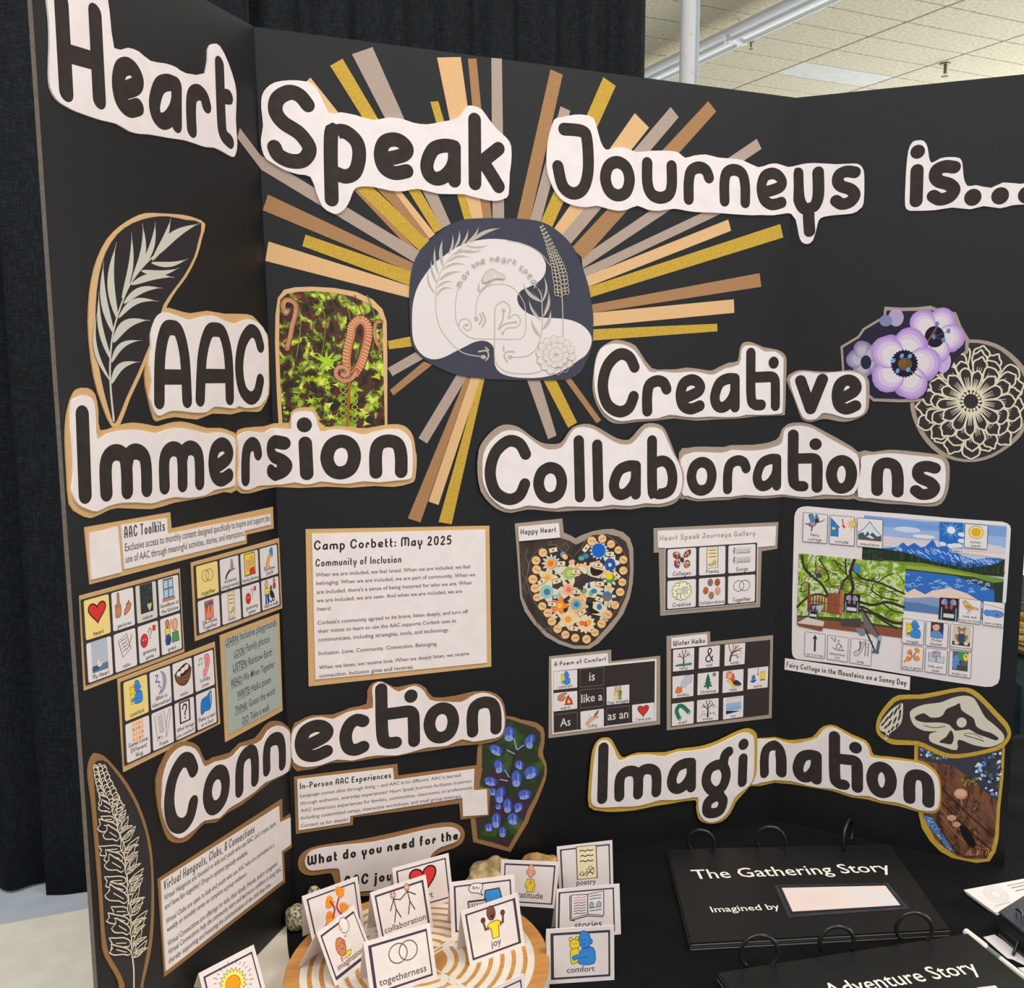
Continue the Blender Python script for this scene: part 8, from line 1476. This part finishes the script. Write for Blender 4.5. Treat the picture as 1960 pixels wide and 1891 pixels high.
# ------------------------------------------------------------------ ring bound books
M_cover = nmat('black_laminated_cover', (15, 15, 15), (19, 19, 18), 400, .42, spec=.5)
M_page = mat((120, 118, 112), .6); M_page2 = mat((30, 30, 30), .5, .4)
M_ring = mat((24, 24, 24), .28, .6)
def book(label, TL, TR, BR, BL, z0, th, nsh, rings, seed=1):
    """corners are 3D points on the cover's top"""
    root = empty('ring_bound_book', (TL + BR) / 2 - Vector((0, 0, th)), label, 'book', 'black ring bound story books')
    random.seed(seed); k = th / nsh
    for i in range(nsh):
        top = z0 + th - i * k; sh = Vector((random.uniform(-.0012, .0012), random.uniform(-.0012, .0012), 0)) * (i > 0); P = [p + sh for p in (BL, BR, TR, TL)]
        v = [(p.x, p.y, top) for p in P] + [(p.x, p.y, top - k * .8) for p in P]
        meshobj('page' if i else 'cover', v, [(0, 1, 2, 3), (7, 6, 5, 4)] + [(j, (j + 1) % 4, 4 + (j + 1) % 4, 4 + j) for j in range(4)], [M_cover if i == 0 else M_page2, M_page], [0, 0] + [1 if i in (1, 3, 4) else 0] * 4, root)
    for (c, R, nrm, a0, a1) in rings:
        nrm = Vector(nrm).normalized(); up = Vector((0, 0, 1)); u = up.cross(nrm).normalized(); w = nrm.cross(u)
        meshobj('binder_ring', *tube([c + u * R * cos(t) + w * R * sin(t) for t in [a0 + (a1 - a0) * i / 30 for i in range(31)]], .0021, 8), M_ring, parent=root, smooth=True)
    return root
zt = TZ + .0015; TH = .0075
P4 = lambda x, y, z: onz(*px('4', x, y), z)
B = [P4(125, 215, zt + TH), P4(1510, 180, zt + TH), P4(1885, 712, zt + TH), P4(270, 800, zt + TH)]
def ring_at(cr, x0, x1, ytop, ybase, z, ang):
    """ring standing through the cover between two base pixels"""
    a = onz(*px(cr, x0, ybase[0]), z); b = onz(*px(cr, x1, ybase[1]), z); c = (a + b) / 2; dist = (c - CAM).length; ppm = F / dist
    h = ((ybase[0] + ybase[1]) / 2 - ytop) / CR[cr][2] / ppm * 1.0; half = (a - b).length / 2
    d = (b - a).normalized(); nrm = Vector((-d.y, d.x, 0))
    # circle through both base points with rise h
    R = (h * h + half * half) / (2 * h); c2 = c + Vector((0, 0, h - R)); s = math.asin(min(1, half / R)) if h < R else pi - math.asin(min(1, half / R))
    return (c2, R, nrm, pi / 2 - s - .12, pi / 2 + s + .12)
b1_ = book("black ring bound book titled 'The Gathering Story'", B[0], B[1], B[2], B[3], zt, TH, 5, [ring_at('4', 268, 402, 98, (208, 226), zt + TH, 0), ring_at('4', 695, 845, 80, (192, 212), zt + TH, 0)])
# third ring, seen edge on
def edge_ring(cr, xc, ytop, ybase, z, hw, root):
    a = onz(*px(cr, xc, ybase), z); v = (a - CAM); v.z = 0; v.normalize(); dist = (a - CAM).length; R = (ybase - ytop) / CR[cr][2] / (F / dist) * .56
    nrm = Vector((-v.y, v.x, 0)) + v * hw; nrm.normalize(); u = Vector((0, 0, 1)).cross(nrm).normalized(); c2 = a + Vector((0, 0, R * .72))
    meshobj('binder_ring', *tube([c2 + u * R * cos(t) + Vector((0, 0, 1)) * R * sin(t) for t in [-pi / 2 + .85 + (2 * pi - 1.7) * i / 36 for i in range(37)]], .0021, 8), M_ring, parent=root, smooth=True)
edge_ring('4', 1248, 42, 190, zt + TH, .28, b1_)
sf = Flat((B[3].x, B[3].y, zt + TH), B[2] - B[3], B[0] - B[3], (0, 0, 1))
def onbook(sf, root, rows, name='printed_text'):
    ac = Acc(sf, .00006); cv = Cv.pxc(ac, rows[0])
    for t, a, b, hs in rows[1:]: body(cv, t, a, b, hs, (232, 224, 214), .006)
    ac.build(name, root)
onbook(sf, b1_, ['4', ('The Gathering Story', (292, 400), (1530, 352), 1.0)])
onbook(sf, b1_, ['4', ('Imagined by', (402, 608), (830, 588), .95)])
def holder(root, sf, cr, out, inn, hname='name_window'):
    ac = Acc(sf, .0014); P = [sf.from_px(*px(cr, *p), .0014) for p in out]; ac.slab(crom(P, 1, True) if False else P, mat((52, 52, 58), .2, .7), 0, .0008); t = ac.build(hname, root)
    ac = Acc(sf, .001); ac.stroke([sf.from_px(*px(cr, *p), .001) for p in [((o[0] * .35 + i[0] * .65), (o[1] * .35 + i[1] * .65)) for o, i in zip(out, inn)]], .0022, mat((24, 24, 28), .3, .6), closed=True); ac.build('frame_edge', t)
    ac = Acc(sf, .0011); P = [sf.from_px(*px(cr, *p), .0011) for p in inn]; m_ = ramp_mat('tinted_paper', [(0, (214, 196, 190)), (.45, (224, 206, 200)), (.6, (206, 212, 212)), (.8, (228, 214, 208))], 30, 2, .3); ac.slab(P, m_, .0008, .0011); ac.build('paper_insert', t)
holder(b1_, sf, '4', [(792, 436), (1500, 422), (1635, 580), (877, 635)], [(838, 455), (1485, 441), (1578, 562), (905, 602)])
zt2 = TZ + .0015; TH2 = .012
T1, T2 = P4(440, 985, zt2 + TH2), onz(*px('5', 1062, 1165), zt2 + TH2); wv = (T2 - T1); dv = (onz(*px('5', 1814, 1790), zt2 + TH2) - T2).normalized() * .185
b2_ = book("black ring bound book with title ending '...venture Story', cut off at the bottom", T1, T2, T2 + dv, T1 + dv * 1.0 + (wv.normalized() * -.0), zt2, TH2, 6, [ring_at('4', 612, 775, 765, (940, 938), zt2 + TH2, 0), ring_at('4', 1080, 1278, 708, (838, 834), zt2 + TH2, 0), ring_at('4', 1575, 1748, 628, (765, 780), zt2 + TH2, 0)], 5)
sf2 = Flat(((T1 + dv).x, (T1 + dv).y, zt2 + TH2), wv, -dv, (0, 0, 1))
# title baseline runs parallel to the spine
bl0 = sf2.from_px(*px('5', 600, 1760), 0); bl1 = sf2.from_px(*px('5', 1262, 1692), 0)
ac = Acc(sf2, .00006); cv = Cv(ac, lambda p: p); yb = (bl0.y + bl1.y) / 2; slope = 0
vv, ff, LL = typeset('The Adventure Story', .012); _, _, LS = typeset('Story', .012); sc_ = (bl1.x - bl0.x) / LS
x1 = bl1.x; body(cv, 'The Adventure Story', (x1 - LL * sc_, yb), (x1, yb), 1.1, (232, 224, 214), .006); ac.build('printed_text', b2_)
holder(b2_, sf2, '5', [(1150, 1868), (1450, 1835), (1560, 1960), (1240, 1990)], [(1185, 1885), (1430, 1855), (1520, 1950), (1260, 1975)])
# business cards
Q = [onz(*px('5', *p), TZ + .006) for p in ((1010, 580), (1814, 430), (2200, 700), (1430, 885))]
bc = empty('business_card_stack', (Q[0] + Q[2]) / 2, 'small stack of white business cards at the right edge of the cloth', 'cards')
for k in range(4):
    o = Vector((.0006 * k, -.0005 * k, 0)); P = [p + o for p in (Q[3], Q[2], Q[1], Q[0])]; z1 = TZ + .006 - k * .0012
    v = [(p.x, p.y, z1) for p in P] + [(p.x, p.y, z1 - .0009) for p in P]; meshobj('card', v, [(0, 1, 2, 3), (7, 6, 5, 4)] + [(j, (j + 1) % 4, 4 + (j + 1) % 4, 4 + j) for j in range(4)], mat((228, 222, 220)), parent=bc)
sc3 = Flat((Q[3].x, Q[3].y, TZ + .006), Q[2] - Q[3], Q[0] - Q[3], (0, 0, 1)); ac = Acc(sc3, .00005); cv = Cv.pxc(ac, '5')
for k in range(4): cv.ell((1440, 640), 170 - k * 34, 100 - k * 20, None, ol=4, olc=(176, 170, 160), rot=.35)
random.seed(2)
for k, (a, b) in enumerate((((1595, 530), (1830, 480)), ((1645, 560), (1840, 520)), ((1700, 600), (1850, 570)), ((1430, 800), (1640, 745)))):
    for j in range(9): t = j / 9; x = a[0] + (b[0] - a[0]) * t; y = a[1] + (b[1] - a[1]) * t; cv.line([(x, y), (x + 10, y - 14), (x + 16, y - 2)], 5 if k < 3 else 4, (120, 116, 114) if k < 3 else (170, 166, 160))
ac.build('fine_print', bc)
# black ring bound sample cards and the white sheet under them
zz = TZ + .002
Q = [onz(*px('5', *p), TZ + .0015) for p in ((1270, 1210), (1420, 1175), (2200, 1700), (2050, 1900))]
o = meshobj('paper_sheet', [tuple(p) for p in Q] + [(p.x, p.y, p.z - .0004) for p in Q], [(0, 1, 2, 3), (7, 6, 5, 4)] + [(j, (j + 1) % 4, 4 + (j + 1) % 4, 4 + j) for j in range(4)], mat((214, 208, 208)))
tagobj(o, 'white sheet under the black card deck at the right edge', 'paper')
hd = .026
deck = empty('card_deck', onz(1915, 1760, TZ), 'thick deck of black cards on a ring at the right edge', 'card deck')
Tp = [onz(*px('5', *p), TZ + hd) for p in ((1480, 870), (1814, 660), (2300, 1000), (1960, 1260))]
random.seed(11); nC = 12
for k in range(nC):
    z1 = TZ + hd - k * hd / nC * .95; sx = -.0035 * (k / nC) + random.uniform(-.0016, .0016); o = Vector((sx, -.004 * k / nC + random.uniform(-.001, .001), 0))
    v = [(p.x + o.x, p.y + o.y, z1) for p in Tp] + [(p.x + o.x, p.y + o.y, z1 - .0022) for p in Tp]
    meshobj('black_card', v, [(3, 2, 1, 0), (4, 5, 6, 7)] + [(4 + j, 4 + (j + 1) % 4, (j + 1) % 4, j) for j in range(4)], [mat((46, 50, 60), .4, .5) if k == 0 else M_page2, mat((74, 70, 64), .7)], [0, 0] + [1 if k % 3 == 1 else 0] * 4, deck)
a = onz(*px('5', 1790, 965), TZ + hd); b = onz(*px('5', 1672, 1430), TZ + .004)
meshobj('binder_ring', *tube(crom([a + Vector((.006, .012, .002)), a + Vector((0, .002, .006)), a + Vector((-.004, -.004, 0)), (a + b) / 2 + Vector((-.002, -.003, 0)), b + Vector((0, -.0005, .0)), b + Vector((.006, .004, -.001))], 6), .0015, 8), M_ring, parent=deck, smooth=True)
# pen
pa, pb_ = onz(*px('5', 1035, 1140), TZ + .009), onz(*px('5', 1215, 1270), TZ + .009); pc_ = onz(*px('5', 1680, 1640), TZ + .009)
pen = empty('pen', pa, 'slim white pen lying beside the front black book', 'pen'); mw = mat((230, 226, 214), .35, .5)
dr = (pc_ - pa).normalized()
meshobj('cap', *tube([pa, pa + dr * .001, pa + dr * .026], .0038, 12), mw, parent=pen); meshobj('barrel', *tube([pa + dr * .026, pa + dr * .09], .0027, 12), mw, parent=pen)
meshobj('label_band', *tube([pa + dr * .03, pa + dr * .046], .0029, 12), mat((120, 130, 120)), parent=pen)
